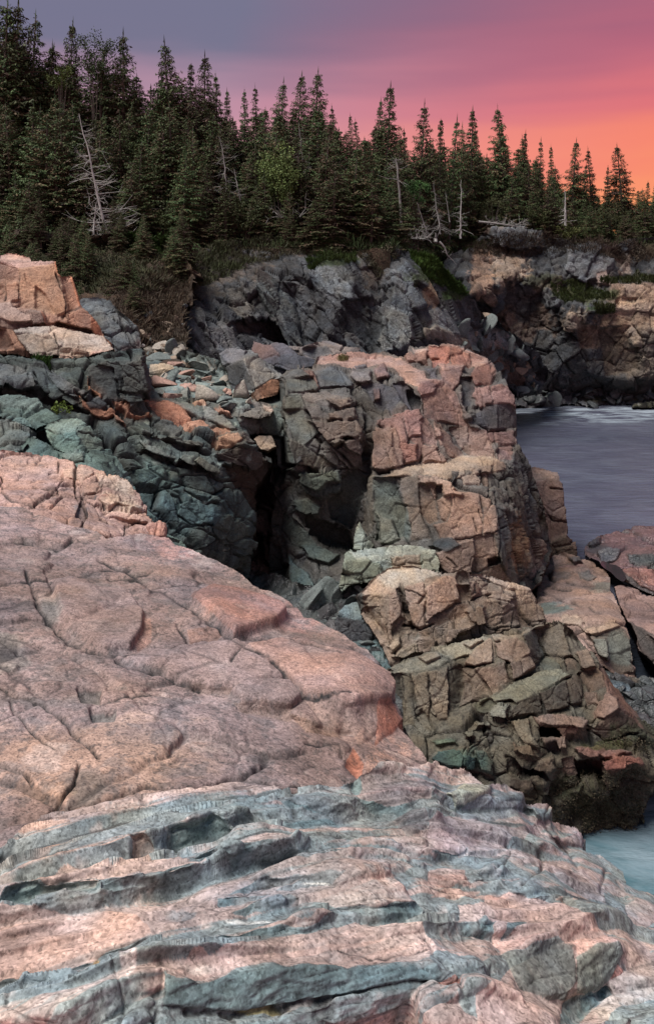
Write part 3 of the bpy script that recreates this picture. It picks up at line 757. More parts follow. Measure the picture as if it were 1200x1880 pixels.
mass('rock_slab', 'long purplish dark slab lying behind the buttress top', 'rock slab',
     [(458, 652), (464, 622), (490, 631), (522, 633), (560, 652), (584, 660), (576, 674), (556, 676), (535, 682), (505, 672), (478, 660)],
     [(466, 625, 27), (520, 636, 26.5), (580, 660, 25.2), (470, 655, 25.3), (530, 678, 24), (560, 674, 24.2), (510, 650, 25.4)],
     M_MID, base=(0.085, 0.08, 0.09), g=1.3, seed=43, cell=1.1, amp=0.06, jag=3, thick=1.6, fine=0.02, piece=0,
     facets=[([(460, 620), (492, 630), (512, 650), (480, 660), (455, 652)], -10, 25, 0, (0.125, 0.085, 0.08)), ([(512, 650), (545, 645), (556, 676), (530, 682), (508, 672)], 5, 20, 0, (0.075, 0.08, 0.095)), ([(545, 645), (584, 660), (576, 674), (557, 676)], 20, 15, 0, (0.07, 0.075, 0.09))])
mass('rock_slab', 'smooth grey whaleback slab at the back of the buttress top', 'rock slab',
     [(505, 634), (556, 636), (580, 627), (602, 625), (626, 633), (662, 638), (660, 650), (600, 652), (584, 662), (550, 654)],
     [(520, 636, 28.5), (600, 627, 29), (660, 642, 28), (600, 650, 26), (560, 650, 26.5)],
     M_MID, base=(0.19, 0.165, 0.155), g=1.3, seed=45, cell=1.1, amp=0.06, jag=3, thick=1.6, fine=0.02, piece=0,
     facets=[([(556, 640), (600, 634), (610, 648), (580, 658), (555, 652)], -10, 10, 0.1, (0.075, 0.078, 0.085))])

# ------------------------------------------------------------------ buttress in the middle
J_FAC = [
 ([(518, 690), (536, 676), (553, 672), (572, 682), (586, 714), (575, 716), (522, 712)], -15, 35, -.3, (0.13, 0.125, 0.115)),
 ([(553, 672), (568, 678), (586, 690), (588, 714), (572, 692)], 30, 30, -.3, (0.24, 0.14, 0.11)),
 ([(520, 694), (575, 691), (588, 712), (552, 722), (524, 716)], -10, 5, -.1, (0.12, 0.125, 0.11)),
 ([(577, 680), (605, 672), (630, 680), (650, 705), (648, 710), (590, 712)], -8, 28, -.3, (0.10, 0.11, 0.115)),
 ([(645, 678), (680, 677), (682, 700), (655, 703), (642, 690)], -5, 8, -.4, (0.17, 0.155, 0.15)),
 ([(575, 670), (592, 652), (640, 644), (692, 650), (742, 660), (785, 690), (822, 700), (780, 712), (742, 700), (722, 674), (690, 666), (650, 676), (612, 668)], 0, 80, 0, (0.40, 0.26, 0.215)),
 ([(588, 654), (640, 644), (690, 648), (690, 656), (640, 652), (600, 662)], 0, 55, -.2, (0.42, 0.24, 0.19)),
 ([(649, 672), (672, 666), (674, 674), (655, 676)], 0, 40, -.3, (0.09, 0.09, 0.095)),
 ([(684, 676), (702, 665), (718, 688), (690, 695)], 15, 25, -.4, (0.20, 0.13, 0.12)),
 ([(655, 705), (700, 700), (720, 706), (735, 735), (720, 755), (690, 745), (670, 720)], 8, -5, .1, (0.075, 0.075, 0.082)),
 ([(684, 712), (698, 710), (700, 733), (686, 736)], 0, 5, -.15, (0.16, 0.105, 0.095)),
 ([(720, 700), (745, 702), (766, 738), (752, 748), (735, 735)], 12, -12, .3, (0.07, 0.066, 0.075)),
 ([(745, 717), (768, 732), (765, 745), (757, 746)], 0, -20, 0.6, (0.05, 0.05, 0.05)),  # hole, blackened to paint in the shade of the recess
 ([(530, 722), (600, 717), (640, 730), (645, 742), (625, 748), (600, 745), (560, 735)], -5, 48, 0, (0.16, 0.14, 0.125)),
 ([(598, 728), (640, 730), (646, 744), (625, 748), (602, 740)], 10, 20, -.3, (0.20, 0.155, 0.125)),
 ([(558, 745), (580, 742), (598, 752), (600, 770), (568, 768)], -15, 10, -.2, (0.14, 0.12, 0.105)),
 ([(600, 752), (650, 747), (656, 768), (630, 771), (600, 768)], 8, 12, -.4, (0.19, 0.145, 0.115)),
 ([(564, 770), (600, 771), (655, 771), (666, 792), (668, 812), (640, 800), (600, 810), (580, 790)], 8, -2, -.4, (0.165, 0.13, 0.105)),
 ([(598, 812), (625, 803), (640, 815), (625, 810), (612, 816)], 5, 10, -.4, (0.16, 0.13, 0.10)),
 ([(632, 812), (660, 800), (669, 826), (664, 840), (640, 826)], 25, -10, -.3, (0.13, 0.10, 0.085)),
 ([(600, 818), (640, 828), (668, 842), (676, 856), (640, 858), (622, 842)], 0, -12, -.1, (0.10, 0.085, 0.075)),
 ([(523, 752), (556, 752), (562, 770), (582, 800), (560, 818), (535, 800), (522, 775)], -12, 5, 0, (0.11, 0.115, 0.10)),
 ([(532, 805), (562, 818), (600, 845), (618, 858), (560, 860), (540, 850), (528, 825)], -10, 0, 0, (0.12, 0.115, 0.095)),
 ([(508, 760), (522, 770), (530, 830), (540, 858), (520, 870), (506, 850)], -45, 0, .2, (0.09, 0.10, 0.09)),
 ([(512, 692), (522, 712), (522, 755), (506, 762), (504, 730)], -50, 5, .2, (0.08, 0.088, 0.082)),
 ([(526, 722), (552, 724), (556, 750), (526, 752)], -20, 5, 0, (0.11, 0.12, 0.105)),
 ([(550, 870), (590, 860), (620, 866), (628, 885), (600, 890), (580, 905), (552, 890)], -10, 35, -.35, (0.115, 0.14, 0.115)),
 ([(545, 888), (580, 904), (600, 892), (630, 888), (625, 905), (590, 915), (560, 910)], -5, 0, -.3, (0.08, 0.095, 0.085)),
 ([(538, 918), (560, 915), (590, 930), (585, 945), (560, 948), (540, 938)], -10, 18, -.3, (0.10, 0.12, 0.105)),
 ([(628, 872), (655, 868), (668, 890), (660, 930), (645, 970), (610, 950), (600, 920), (630, 905)], 5, -12, .2, (0.065, 0.075, 0.07)),
 ([(560, 948), (600, 958), (640, 985), (650, 1010), (610, 1000), (570, 975)], 0, -30, 0.35, (0.055, 0.06, 0.056)),
 ([(520, 940), (545, 955), (570, 985), (600, 1010), (570, 1015), (535, 1000), (515, 970)], -15, 15, 0, (0.085, 0.10, 0.088)),
 ([(550, 1000), (590, 998), (622, 1020), (604, 1036), (565, 1024)], 0, 40, -.2, (0.10, 0.125, 0.11)),
 ([(528, 1020), (545, 1035), (562, 1048), (580, 1080), (574, 1105), (540, 1098), (524, 1060)], -10, 30, -.3, (0.11, 0.15, 0.145)),
 ([(580, 1060), (620, 1066), (640, 1078), (630, 1100), (585, 1095)], 0, 10, 0, (0.07, 0.09, 0.085)),
 # pink columns
 ([(680, 812), (688, 782), (734, 782), (741, 812), (738, 850), (745, 859), (700, 864), (678, 860)], 4, 5, -.2, (0.225, 0.155, 0.125)),
 ([(700, 790), (722, 790), (722, 830), (735, 860), (716, 862), (708, 830)], 10, 8, -.3, (0.23, 0.155, 0.12)),
 ([(691, 768), (736, 758), (750, 800), (752, 810), (736, 812), (728, 782), (690, 780)], 12, 12, -.1, (0.23, 0.14, 0.12)),
 ([(714, 756), (770, 747), (782, 775), (778, 798), (752, 800), (738, 762)], 20, 16, -.05, (0.26, 0.15, 0.13)),
 ([(733, 812), (752, 810), (768, 814), (766, 845), (742, 853)], 6, 5, -.1, (0.25, 0.135, 0.11)),
 ([(752, 800), (776, 800), (778, 820), (770, 850), (764, 845), (768, 814)], 30, 8, -.1, (0.22, 0.14, 0.12)),
 ([(772, 770), (784, 765), (803, 805), (801, 815), (778, 812), (776, 795)], 28, 5, 0, (0.24, 0.15, 0.125)),
 ([(795, 765), (812, 780), (830, 810), (853, 838), (824, 842), (808, 815), (797, 790)], 35, 12, -.1, (0.26, 0.175, 0.14)),
 ([(796, 783), (810, 786), (812, 802), (800, 803)], 8, 20, -.3, (0.26, 0.17, 0.14)),
 ([(774, 850), (776, 815), (800, 814), (821, 849)], 8, 8, -.15, (0.255, 0.165, 0.13)),
 ([(772, 727), (798, 716), (812, 690), (835, 715), (850, 770), (862, 786), (800, 770), (782, 766)], 14, 6, 0, (0.23, 0.145, 0.125)),
 ([(770, 700), (800, 695), (808, 702), (796, 722), (772, 728), (765, 715)], 0, 15, -.1, (0.24, 0.14, 0.125)),
 ([(840, 718), (855, 717), (857, 742), (866, 768), (852, 772), (843, 740)], -14, 3, -.2, (0.13, 0.115, 0.11)),
 ([(786, 634), (826, 636), (824, 668), (808, 671), (790, 661), (784, 652)], -6, 6, 0, (0.34, 0.155, 0.115)),
 ([(792, 660), (808, 660), (806, 672), (794, 672)], 0, 0, .15, (0.22, 0.10, 0.08)),
 ([(826, 639), (848, 640), (864, 650), (864, 670), (828, 670)], 12, 6, 0.05, (0.32, 0.165, 0.125)),
 ([(785, 633), (838, 635), (880, 647), (902, 660), (895, 664), (862, 647), (826, 638)], 0, 72, -.05, (0.40, 0.25, 0.20)),
 ([(862, 648), (896, 662), (880, 668), (866, 670)], 10, 40, 0, (0.36, 0.21, 0.165)),
 ([(739, 650), (757, 646), (762, 664), (745, 664)], -8, 18, -.2, (0.30, 0.18, 0.14)),
 ([(757, 640), (782, 636), (786, 644), (762, 650)], 0, 65, -.2, (0.44, 0.32, 0.27)),
 ([(757, 648), (784, 644), (783, 668), (764, 666)], -5, 8, -.2, (0.28, 0.17, 0.135)),
 ([(800, 671), (852, 670), (850, 676), (812, 678)], 0, 60, -.2, (0.36, 0.23, 0.19)),
 ([(805, 678), (850, 676), (846, 700), (832, 716), (815, 700)], 6, 2, -.1, (0.23, 0.145, 0.125)),
 ([(775, 674), (800, 672), (802, 690), (788, 688)], 0, 30, -.1, (0.09, 0.09, 0.10)),
 ([(862, 668), (896, 658), (900, 664), (875, 676)], 0, 62, -.2, (0.38, 0.25, 0.20)),
 ([(868, 676), (899, 664), (910, 690), (902, 702), (870, 706), (860, 690)], 18, 10, -.1, (0.24, 0.13, 0.105)),
 ([(845, 690), (866, 690), (868, 725), (862, 745), (850, 740), (848, 705)], 10, -4, .3, (0.06, 0.06, 0.066)),
 ([(868, 708), (900, 705), (904, 742), (892, 742), (880, 750), (868, 728)], 2, 2, -.1, (0.25, 0.155, 0.135)),
 ([(901, 705), (934, 705), (942, 722), (950, 752), (934, 742), (905, 742)], 14, 2, -.05, (0.26, 0.16, 0.14)),
 ([(870, 720), (884, 718), (890, 748), (872, 744)], -4, 6, -.25, (0.24, 0.15, 0.13)),
 ([(860, 778), (874, 757), (895, 744), (914, 742), (914, 788), (900, 788)], 2, -10, -.1, (0.065, 0.064, 0.07)),
 ([(914, 742), (932, 742), (951, 762), (948, 782), (930, 788), (914, 788)], 22, -6, 0, (0.075, 0.07, 0.076)),
 ([(884, 790), (906, 788), (908, 812), (900, 816)], 6, -2, 0, (0.18, 0.11, 0.10)),
 ([(906, 788), (946, 790), (951, 812), (938, 815), (910, 814)], 14, 0, 0, (0.18, 0.115, 0.105)),
 ([(912, 818), (942, 815), (940, 842), (915, 840)], 12, 0, .1, (0.20, 0.125, 0.11)),
 ([(825, 785), (855, 783), (860, 815), (862, 836), (842, 818)], 4, 4, .1, (0.23, 0.165, 0.135)),
 ([(857, 785), (890, 791), (900, 815), (911, 840), (862, 836)], 10, 2, .1, (0.24, 0.16, 0.13)),
 ([(745, 856), (790, 845), (822, 850), (850, 836), (905, 836), (925, 845), (900, 854), (862, 858), (882, 878), (820, 876), (770, 868), (720, 874), (700, 872), (720, 864)], 0, 76, -.05, (0.36, 0.275, 0.205)),
 ([(862, 858), (884, 852), (902, 850), (906, 868), (872, 872)], 8, 12, -.1, (0.28, 0.205, 0.155)),
 ([(905, 845), (926, 845), (928, 862), (908, 868)], 16, 8, 0, (0.24, 0.17, 0.13)),
 ([(760, 872), (800, 872), (828, 882), (842, 895), (815, 906), (780, 892), (756, 886)], 2, 42, -.15, (0.33, 0.23, 0.175)),
 ([(828, 864), (842, 864), (838, 880), (830, 884)], 0, 10, -.1, (0.055, 0.06, 0.062)),
 ([(852, 862), (868, 862), (862, 874), (856, 874)], 0, 20, -.15, (0.06, 0.065, 0.066)),
 ([(845, 872), (872, 870), (884, 880), (880, 890), (850, 888)], 0, 12, -.1, (0.29, 0.215, 0.165)),
 ([(884, 868), (896, 868), (900, 896), (886, 884)], 14, 2, 0, (0.25, 0.18, 0.14)),
 ([(828, 900), (850, 898), (880, 904), (886, 930), (884, 984), (862, 990), (835, 995), (816, 962), (828, 930)], 6, 3, -.1, (0.285, 0.19, 0.145)),
 ([(880, 904), (900, 912), (908, 940), (912, 980), (886, 984), (888, 930)], 14, 2, -.05, (0.28, 0.19, 0.145)),
 ([(812, 896), (848, 900), (850, 912), (830, 908), (814, 912)], 2, 25, -.2, (0.31, 0.21, 0.165)),
 ([(780, 888), (798, 888), (814, 912), (800, 914), (790, 904)], 6, 6, 0, (0.24, 0.165, 0.13)),
 ([(800, 892), (810, 890), (812, 912), (802, 914)], -20, 0, .2, (0.11, 0.11, 0.105)),
 ([(762, 886), (780, 890), (796, 920), (800, 955), (784, 960), (774, 942), (766, 916)], -16, 2, 0.1, (0.20, 0.145, 0.11)),
 ([(798, 916), (826, 912), (828, 930), (815, 956), (804, 950)], -6, 2, .05, (0.24, 0.165, 0.125)),
 ([(790, 962), (818, 956), (836, 994), (806, 988), (796, 972)], -8, 8, 0, (0.25, 0.17, 0.13)),
 ([(842, 994), (870, 988), (874, 1020), (868, 1052), (830, 1060), (810, 1045), (800, 1015), (832, 1005)], 2, 5, -.05, (0.245, 0.175, 0.14)),
 ([(872, 988), (906, 983), (913, 1010), (918, 1026), (880, 1050), (872, 1050), (876, 1020)], 10, 4, -.05, (0.24, 0.175, 0.14)),
 ([(896, 1028), (916, 1022), (918, 1030), (898, 1036)], 0, -20, .3, (0.09, 0.07, 0.06)),
 ([(885, 1050), (918, 1030), (935, 1070), (900, 1078)], 14, 2, .05, (0.22, 0.165, 0.13)),
 ([(782, 1000), (806, 985), (832, 986), (846, 1000), (822, 1014), (800, 1008)], -8, 25, -.2, (0.05, 0.056, 0.058)),
 ([(668, 872), (684, 870), (684, 960), (676, 985), (664, 975), (666, 920)], -34, 2, 0.1, (0.17, 0.15, 0.12)),
 ([(684, 876), (718, 880), (734, 905), (742, 935), (748, 985), (690, 992), (686, 940)], -2, 2, .15, (0.11, 0.125, 0.105)),
 ([(720, 876), (766, 870), (774, 945), (788, 985), (752, 992), (748, 940), (738, 905)], -4, 0, 0, (0.19, 0.155, 0.125)),
 ([(690, 940), (716, 950), (735, 990), (700, 1000)], -8, 22, -.1, (0.15, 0.155, 0.125)),
 ([(790, 1010), (805, 1045), (780, 1035), (770, 1010)], 0, 10, 0, (0.19, 0.16, 0.13)),
]
def erode(p, X, Y):
    w = smooth(905, 940, X) * smooth(830, 880, Y)
    q = np.stack([p[:, 0] * 3.2, p[:, 1] * 3.2, p[:, 2] * 0.9], 1)
    return w * (0.16 * fbm(q, 4, 91, 0.65))
mass('rock_buttress', 'tall blocky pink and dark rock buttress rising in the middle', 'rock outcrop',
     [(503, 720), (512, 692), (530, 676), (553, 670), (572, 676), (580, 660), (592, 652), (640, 643), (700, 648), (738, 656), (756, 638), (784, 632), (840, 633), (882, 646), (903, 660), (910, 686), (926, 692),
      (940, 716), (950, 748), (951, 780), (944, 798), (952, 825), (968, 850), (980, 880), (995, 925), (1004, 960), (1014, 1010), (1000, 1045), (985, 1075), (940, 1090), (800, 1090), (700, 1090), (640, 1130), (560, 1130), (500, 1110),
      (496, 1000), (500, 950), (508, 860), (500, 790)],
     [(510, 700, 21.4), (553, 674, 22.5), (592, 655, 25.5), (640, 645, 27), (700, 650, 26.5), (760, 640, 25.8), (790, 634, 25.5), (840, 635, 25.5), (895, 655, 25), (690, 672, 23.2), (740, 690, 22.2), (800, 690, 22.2), (640, 690, 21.8), (600, 690, 21.8), (650, 712, 21.0),
      (860, 690, 22.3), (935, 715, 22.3), (950, 770, 21.8), (880, 730, 21.0), (700, 740, 20.6), (770, 715, 20.9), (830, 740, 20.3), (535, 740, 20.3), (600, 730, 20.2), (510, 800, 20.8), (560, 800, 19.6), (620, 780, 19.3), (660, 800, 19.4), (676, 850, 19.6), (690, 800, 19.8),
      (740, 800, 19.4), (745, 845, 19.1), (800, 845, 19.2), (850, 800, 19.8), (850, 836, 19.6), (910, 840, 19.5), (950, 815, 20.6), (700, 866, 18.7), (745, 860, 18.9), (820, 866, 18.6), (880, 868, 18.5), (925, 848, 19.0), (968, 860, 20.2), (560, 860, 19.4), (600, 880, 19.0), (530, 900, 19.9),
      (655, 900, 19.6), (668, 950, 19.3), (600, 960, 19.5), (640, 990, 19.6), (520, 980, 19.9), (685, 880, 18.4), (690, 985, 18.1), (740, 940, 18.0), (790, 950, 17.8), (830, 950, 17.6), (905, 950, 17.4), (920, 1040, 17.3), (840, 1040, 17.3), (950, 930, 18.8), (985, 940, 20.2),
      (960, 1060, 18.6), (1008, 1010, 20.6), (560, 1020, 18.9), (560, 1090, 18.4), (510, 1080, 19.6), (620, 1080, 17.8), (700, 1060, 17.4), (760, 1070, 17.2), (900, 1085, 17.2)],
     M_MID, base=(0.11, 0.105, 0.095), facets=J_FAC, alb=0.8, g=1.3, soft=5, seed=51, cell=0.85, amp=0.11, aniso=(0.8, 0.8, 1.15), dip=8, fine=0.018, jag=3.5, thick=4.0, facet_amp=0.2, crackd=0.06, tint=0.3, fwarp=1.3, step=0.08,
     cracks=[([(835, 990), (870, 985), (905, 980), (925, 965)], 1.6, 0.10), ([(880, 935), (886, 960)], 1.5, 0.15), ([(868, 950), (876, 975)], 1.5, 0.12), ([(820, 1025), (838, 1040)], 1.5, 0.10), ([(884, 865), (888, 890)], 2.5, 0.2),
             ([(680, 862), (700, 866), (740, 855)], 1.6, 0.10), ([(672, 760), (676, 800), (672, 860), (668, 900)], 3.5, 0.35), ([(505, 852), (560, 862), (640, 862), (668, 870)], 2.5, 0.28), ([(560, 755), (582, 800), (615, 822), (645, 856)], 2.2, 0.22),
             ([(650, 715), (670, 745), (685, 765)], 2.5, 0.2), ([(857, 745), (866, 770), (900, 790), (930, 790)], 2.2, 0.2), ([(905, 905), (915, 960), (918, 1030)], 1.5, 0.08), ([(925, 870), (932, 930), (940, 1000), (945, 1060)], 1.5, 0.12)],
     patches=[((955, 960, 42, 110), (0.115, 0.10, 0.088), 0.9), ((950, 1000, 14, 70), (0.26, 0.15, 0.085), 0.8), ((972, 930, 12, 60), (0.06, 0.062, 0.066), 0.9), ((920, 1000, 8, 60), (0.08, 0.085, 0.085), 0.8), ((955, 850, 18, 40), (0.06, 0.058, 0.06), 0.9),
              ((985, 1010, 14, 50), (0.19, 0.14, 0.12), 0.7), ((745, 960, 5, 40), (0.2, 0.24, 0.22), 0.6), ((505, 1000, 30, 120), (0.06, 0.055, 0.045), 0.8), ((705, 985, 60, 16), (0.13, 0.15, 0.13), 0.5), (('n', 0.5, 0.52), (0.06, 0.06, 0.06), 0.6)],
     extra=erode)
mass('rock_pillar', 'brown squared rock pillar at the seaward side of the buttress', 'rock outcrop',
     [(960, 866), (975, 856), (1024, 863), (1030, 880), (1033, 905), (1038, 945), (1042, 968), (1040, 978), (1055, 992), (1062, 1012), (1060, 1024), (1010, 1030), (990, 990), (975, 930)],
     [(970, 862, 25.5), (1024, 866, 25.5), (985, 885, 24), (1028, 890, 24.2), (990, 960, 23.6), (1038, 960, 23.8), (1010, 1010, 23.0), (1058, 1015, 23.2)],
     M_MID, base=(0.15, 0.105, 0.09), g=1.3, seed=53, cell=1.1, amp=0.14, fine=0.02, jag=3, thick=2.5,
     facets=[([(965, 860), (1024, 862), (1030, 874), (990, 876), (975, 882)], 0, 55, 0, (0.24, 0.185, 0.165)), ([(975, 884), (1000, 876), (1030, 878), (1040, 955), (1000, 945), (985, 930)], 6, 2, 0, (0.16, 0.115, 0.10)), ([(990, 945), (1040, 958), (1042, 975), (1020, 990), (1000, 988)], 6, -4, .05, (0.14, 0.095, 0.08)),
             ([(1000, 995), (1040, 980), (1062, 1012), (1058, 1030), (1010, 1030)], 10, 5, -.2, (0.075, 0.055, 0.04))],
     cracks=[([(1010, 896), (1028, 898)], 1.6, 0.15), ([(985, 905), (995, 930), (1020, 955), (1040, 958)], 1.5, 0.12)])
mass('pointed_stone', 'pointed grey-green standing stone leaning at the buttress foot', 'stone',
     [(646, 1008), (650, 985), (655, 960), (661, 955), (668, 968), (680, 985), (687, 1002), (680, 1008), (660, 1010)],
     [(660, 958, 18.3), (655, 1000, 17.6), (680, 1000, 17.8)], M_MID, base=(0.17, 0.185, 0.15), g=1.1, seed=55, cell=0.7, amp=0.06, jag=2, thick=0.7, fine=0.012, piece=0,
     facets=[([(645, 1012), (652, 975), (660, 955), (668, 975), (666, 1012)], -15, 8, 0), ([(668, 972), (690, 1004), (684, 1012), (666, 1012)], 25, 10, 0)])
mass('rock_ledge', 'pale greenish flat ledge block at the foot of the buttress', 'rock outcrop',
     [(630, 1034), (634, 1020), (644, 1010), (665, 1004), (740, 1002), (780, 1006), (800, 1010), (808, 1030), (808, 1050), (780, 1060), (720, 1062), (690, 1068), (650, 1072), (628, 1090), (620, 1075)],
     [(640, 1015, 17.6), (700, 1004, 17.8), (800, 1010, 17.6), (640, 1035, 16.7), (700, 1028, 16.8), (800, 1028, 16.7), (660, 1065, 16.4), (740, 1055, 16.5), (805, 1048, 16.4), (630, 1080, 16.4)],
     M_MID, base=(0.15, 0.175, 0.145), g=1.3, seed=57, cell=0.7, amp=0.10, fine=0.015, jag=3, thick=1.5,
     facets=[([(640, 1014), (665, 1003), (745, 1001), (800, 1009), (806, 1018), (745, 1020), (690, 1026), (655, 1030)], 0, 68, 0, (0.24, 0.26, 0.225)), ([(634, 1030), (660, 1030), (692, 1027), (696, 1058), (660, 1064), (640, 1058)], -8, 4, 0, (0.14, 0.16, 0.125)),
             ([(718, 1022), (770, 1020), (772, 1045), (720, 1050)], 4, 10, 0, (0.23, 0.18, 0.135)), ([(774, 1020), (806, 1020), (808, 1046), (776, 1050)], 8, 8, 0, (0.17, 0.175, 0.14)), ([(697, 1027), (718, 1023), (718, 1050), (700, 1056)], 0, 20, .1, (0.19, 0.22, 0.20))])
# ------------------------------------------------------------------ left side: ledge above the chasm
mass('chasm_wall', 'dark wet back wall deep inside the narrow chasm', 'rock wall',
     [(420, 770), (540, 770), (545, 1150), (420, 1150)], [(440, 800, 24), (530, 800, 24), (440, 1130, 23), (530, 1130, 23)],
     M_WET, base=(0.035, 0.022, 0.016), g=2.5, seed=61, cell=0.9, amp=0.2, thick=1.0, piece=0)
mass('gully_floor', 'dark broken rock on the floor of the gully', 'gully floor',
     [(430, 1040), (480, 1050), (540, 1070), (600, 1085), (640, 1070), (700, 1100), (760, 1180), (790, 1260), (800, 1340), (820, 1420), (700, 1420), (560, 1250), (430, 1120)],
     [(440, 1050, 19), (540, 1080, 18), (620, 1080, 17.3), (690, 1120, 16), (600, 1150, 16), (660, 1180, 15), (720, 1190, 14.8), (700, 1250, 13.8), (760, 1300, 13.0), (800, 1400, 12.4), (600, 1280, 13.5)],
     M_WET, base=(0.05, 0.058, 0.058), g=1.6, seed=63, cell=0.8, amp=0.12, fine=0.02, thick=1.5, piece=1.5, tint=0.5,
     patches=[((700, 1200, 60, 40), (0.07, 0.11, 0.115), 0.8)])
mass('boulder', 'dark block with a teal-grey top wedged in the gully', 'boulder',
     [(614, 1138), (622, 1122), (634, 1108), (656, 1101), (664, 1108), (672, 1128), (690, 1150), (702, 1168), (690, 1186), (650, 1186), (616, 1170)],
     [(625, 1120, 15.6), (655, 1104, 15.9), (650, 1140, 15.0), (690, 1165, 14.9), (640, 1180, 14.6), (620, 1165, 14.8)],
     M_MID, base=(0.06, 0.066, 0.068), g=1.2, seed=65, cell=0.8, amp=0.05, jag=2, thick=1.2, fine=0.012, piece=0,
     facets=[([(616, 1128), (633, 1107), (657, 1100), (674, 1132), (660, 1138), (645, 1130)], -5, 55, 0, (0.13, 0.17, 0.175)), ([(612, 1130), (645, 1131), (662, 1139), (680, 1180), (640, 1190), (612, 1175)], 0, -10, 0, (0.045, 0.048, 0.05))])

E_FAC = [
 ([(172, 662), (220, 655), (262, 654), (274, 700), (281, 738), (262, 722), (224, 720), (192, 706)], 4, 4, -.1, (0.085, 0.092, 0.085)),
 ([(218, 664), (262, 656), (270, 690), (276, 722), (226, 722)], 6, 4, -.25, (0.095, 0.10, 0.088)),
 ([(222, 724), (262, 723), (268, 738), (235, 752), (222, 745)], 2, 8, -.2, (0.085, 0.10, 0.095)),
 ([(262, 648), (272, 655), (278, 690), (286, 722), (280, 732), (268, 700)], 48, 2, 0, (0.05, 0.048, 0.05)),
 ([(160, 668), (205, 675), (215, 710), (218, 745), (195, 740), (170, 720)], -4, 0, 0, (0.075, 0.085, 0.085)),
 ([(155, 725), (195, 728), (196, 745), (180, 756), (160, 745)], -4, 12, -.2, (0.075, 0.085, 0.09)),
 ([(90, 668), (120, 690), (135, 705), (160, 715), (150, 735), (120, 725), (95, 700)], -10, 25, -.1, (0.11, 0.12, 0.12)),
 ([(60, 690), (95, 720), (140, 745), (165, 760), (130, 755), (85, 735)], -20, -10, .3, (0.055, 0.052, 0.052)),
 ([(135, 715), (150, 728), (165, 748), (195, 752), (212, 740), (214, 760), (195, 770), (175, 765), (152, 745)], 0, 40, -.1, (0.36, 0.17, 0.105)),
 ([(210, 760), (228, 762), (244, 775), (232, 780), (212, 772)], 0, 35, -.15, (0.30, 0.165, 0.115)),
 ([(160, 690), (172, 708), (192, 724), (188, 730), (165, 712)], 0, 35, -.1, (0.33, 0.16, 0.10)),
 ([(205, 733), (222, 732), (244, 752), (262, 756), (280, 752), (282, 760), (258, 762), (232, 756)], 0, 42, -.1, (0.36, 0.17, 0.105)),
 ([(281, 730), (312, 732), (345, 755), (356, 770), (330, 773), (300, 762), (283, 750)], 0, 48, 0, (0.42, 0.20, 0.125)),
 ([(315, 733), (345, 735), (372, 752), (374, 770), (345, 756)], 10, 35, -.15, (0.16, 0.175, 0.155)),
 ([(372, 736), (400, 752), (424, 776), (440, 789), (424, 791), (395, 778), (375, 768)], 12, 38, -.15, (0.17, 0.175, 0.16)),
 ([(336, 772), (352, 768), (374, 772), (386, 785), (370, 790), (345, 786)], 0, 50, 0, (0.43, 0.23, 0.15)),
 ([(382, 789), (400, 784), (428, 790), (420, 798), (390, 800)], 0, 42, 0, (0.38, 0.21, 0.14)),
 ([(392, 806), (436, 795), (446, 808), (430, 818), (402, 816)], 0, 48, -.05, (0.44, 0.27, 0.18)),
 ([(393, 741), (412, 742), (426, 758), (424, 763), (405, 752)], 15, 38, -.25, (0.42, 0.22, 0.15)),
 ([(345, 729), (375, 731), (388, 740), (360, 738)], 0, 60, -.1, (0.42, 0.26, 0.18)),
 ([(285, 770), (300, 765), (330, 776), (340, 790), (318, 800), (300, 790)], -5, 15, 0, (0.10, 0.105, 0.095)),
 ([(300, 800), (320, 798), (350, 800), (380, 810), (376, 825), (345, 820), (318, 812)], 2, 10, -.1, (0.11, 0.115, 0.10)),
 ([(256, 784), (285, 786), (304, 805), (280, 802), (258, 795)], 0, 30, -.2, (0.15, 0.165, 0.145)),
 ([(256, 805), (275, 810), (290, 822), (330, 840), (322, 846), (285, 834), (262, 825)], 2, 28, -.3, (0.16, 0.175, 0.155)),
 ([(324, 840), (340, 832), (362, 838), (358, 850), (375, 862), (345, 852)], 2, 30, -.3, (0.16, 0.18, 0.155)),
 ([(355, 846), (366, 838), (402, 862), (408, 874), (380, 868)], 6, 14, -.3, (0.14, 0.14, 0.11)),
 ([(395, 830), (440, 820), (488, 832), (494, 850), (470, 860), (430, 855), (405, 845)], 15, -5, 0, (0.08, 0.066, 0.055)),
 ([(410, 855), (470, 862), (494, 852), (490, 900), (470, 950), (440, 900)], 25, -12, .5, (0.05, 0.036, 0.028)),
 ([(440, 795), (456, 790), (470, 818), (450, 815)], 25, 20, -.1, (0.12, 0.115, 0.10)),
 ([(245, 860), (290, 850), (330, 862), (335, 890), (300, 900), (260, 890)], -5, 10, 0, (0.085, 0.125, 0.115)),
 ([(335, 870), (380, 872), (400, 900), (380, 920), (345, 905)], 5, 8, 0, (0.085, 0.11, 0.105)),
 ([(330, 920), (380, 925), (395, 955), (350, 965), (325, 945)], 0, 22, -.1, (0.08, 0.11, 0.105)),
 ([(390, 945), (430, 945), (455, 965), (450, 1005), (410, 1000), (385, 975)], 8, 15, -.1, (0.08, 0.10, 0.09)),
]
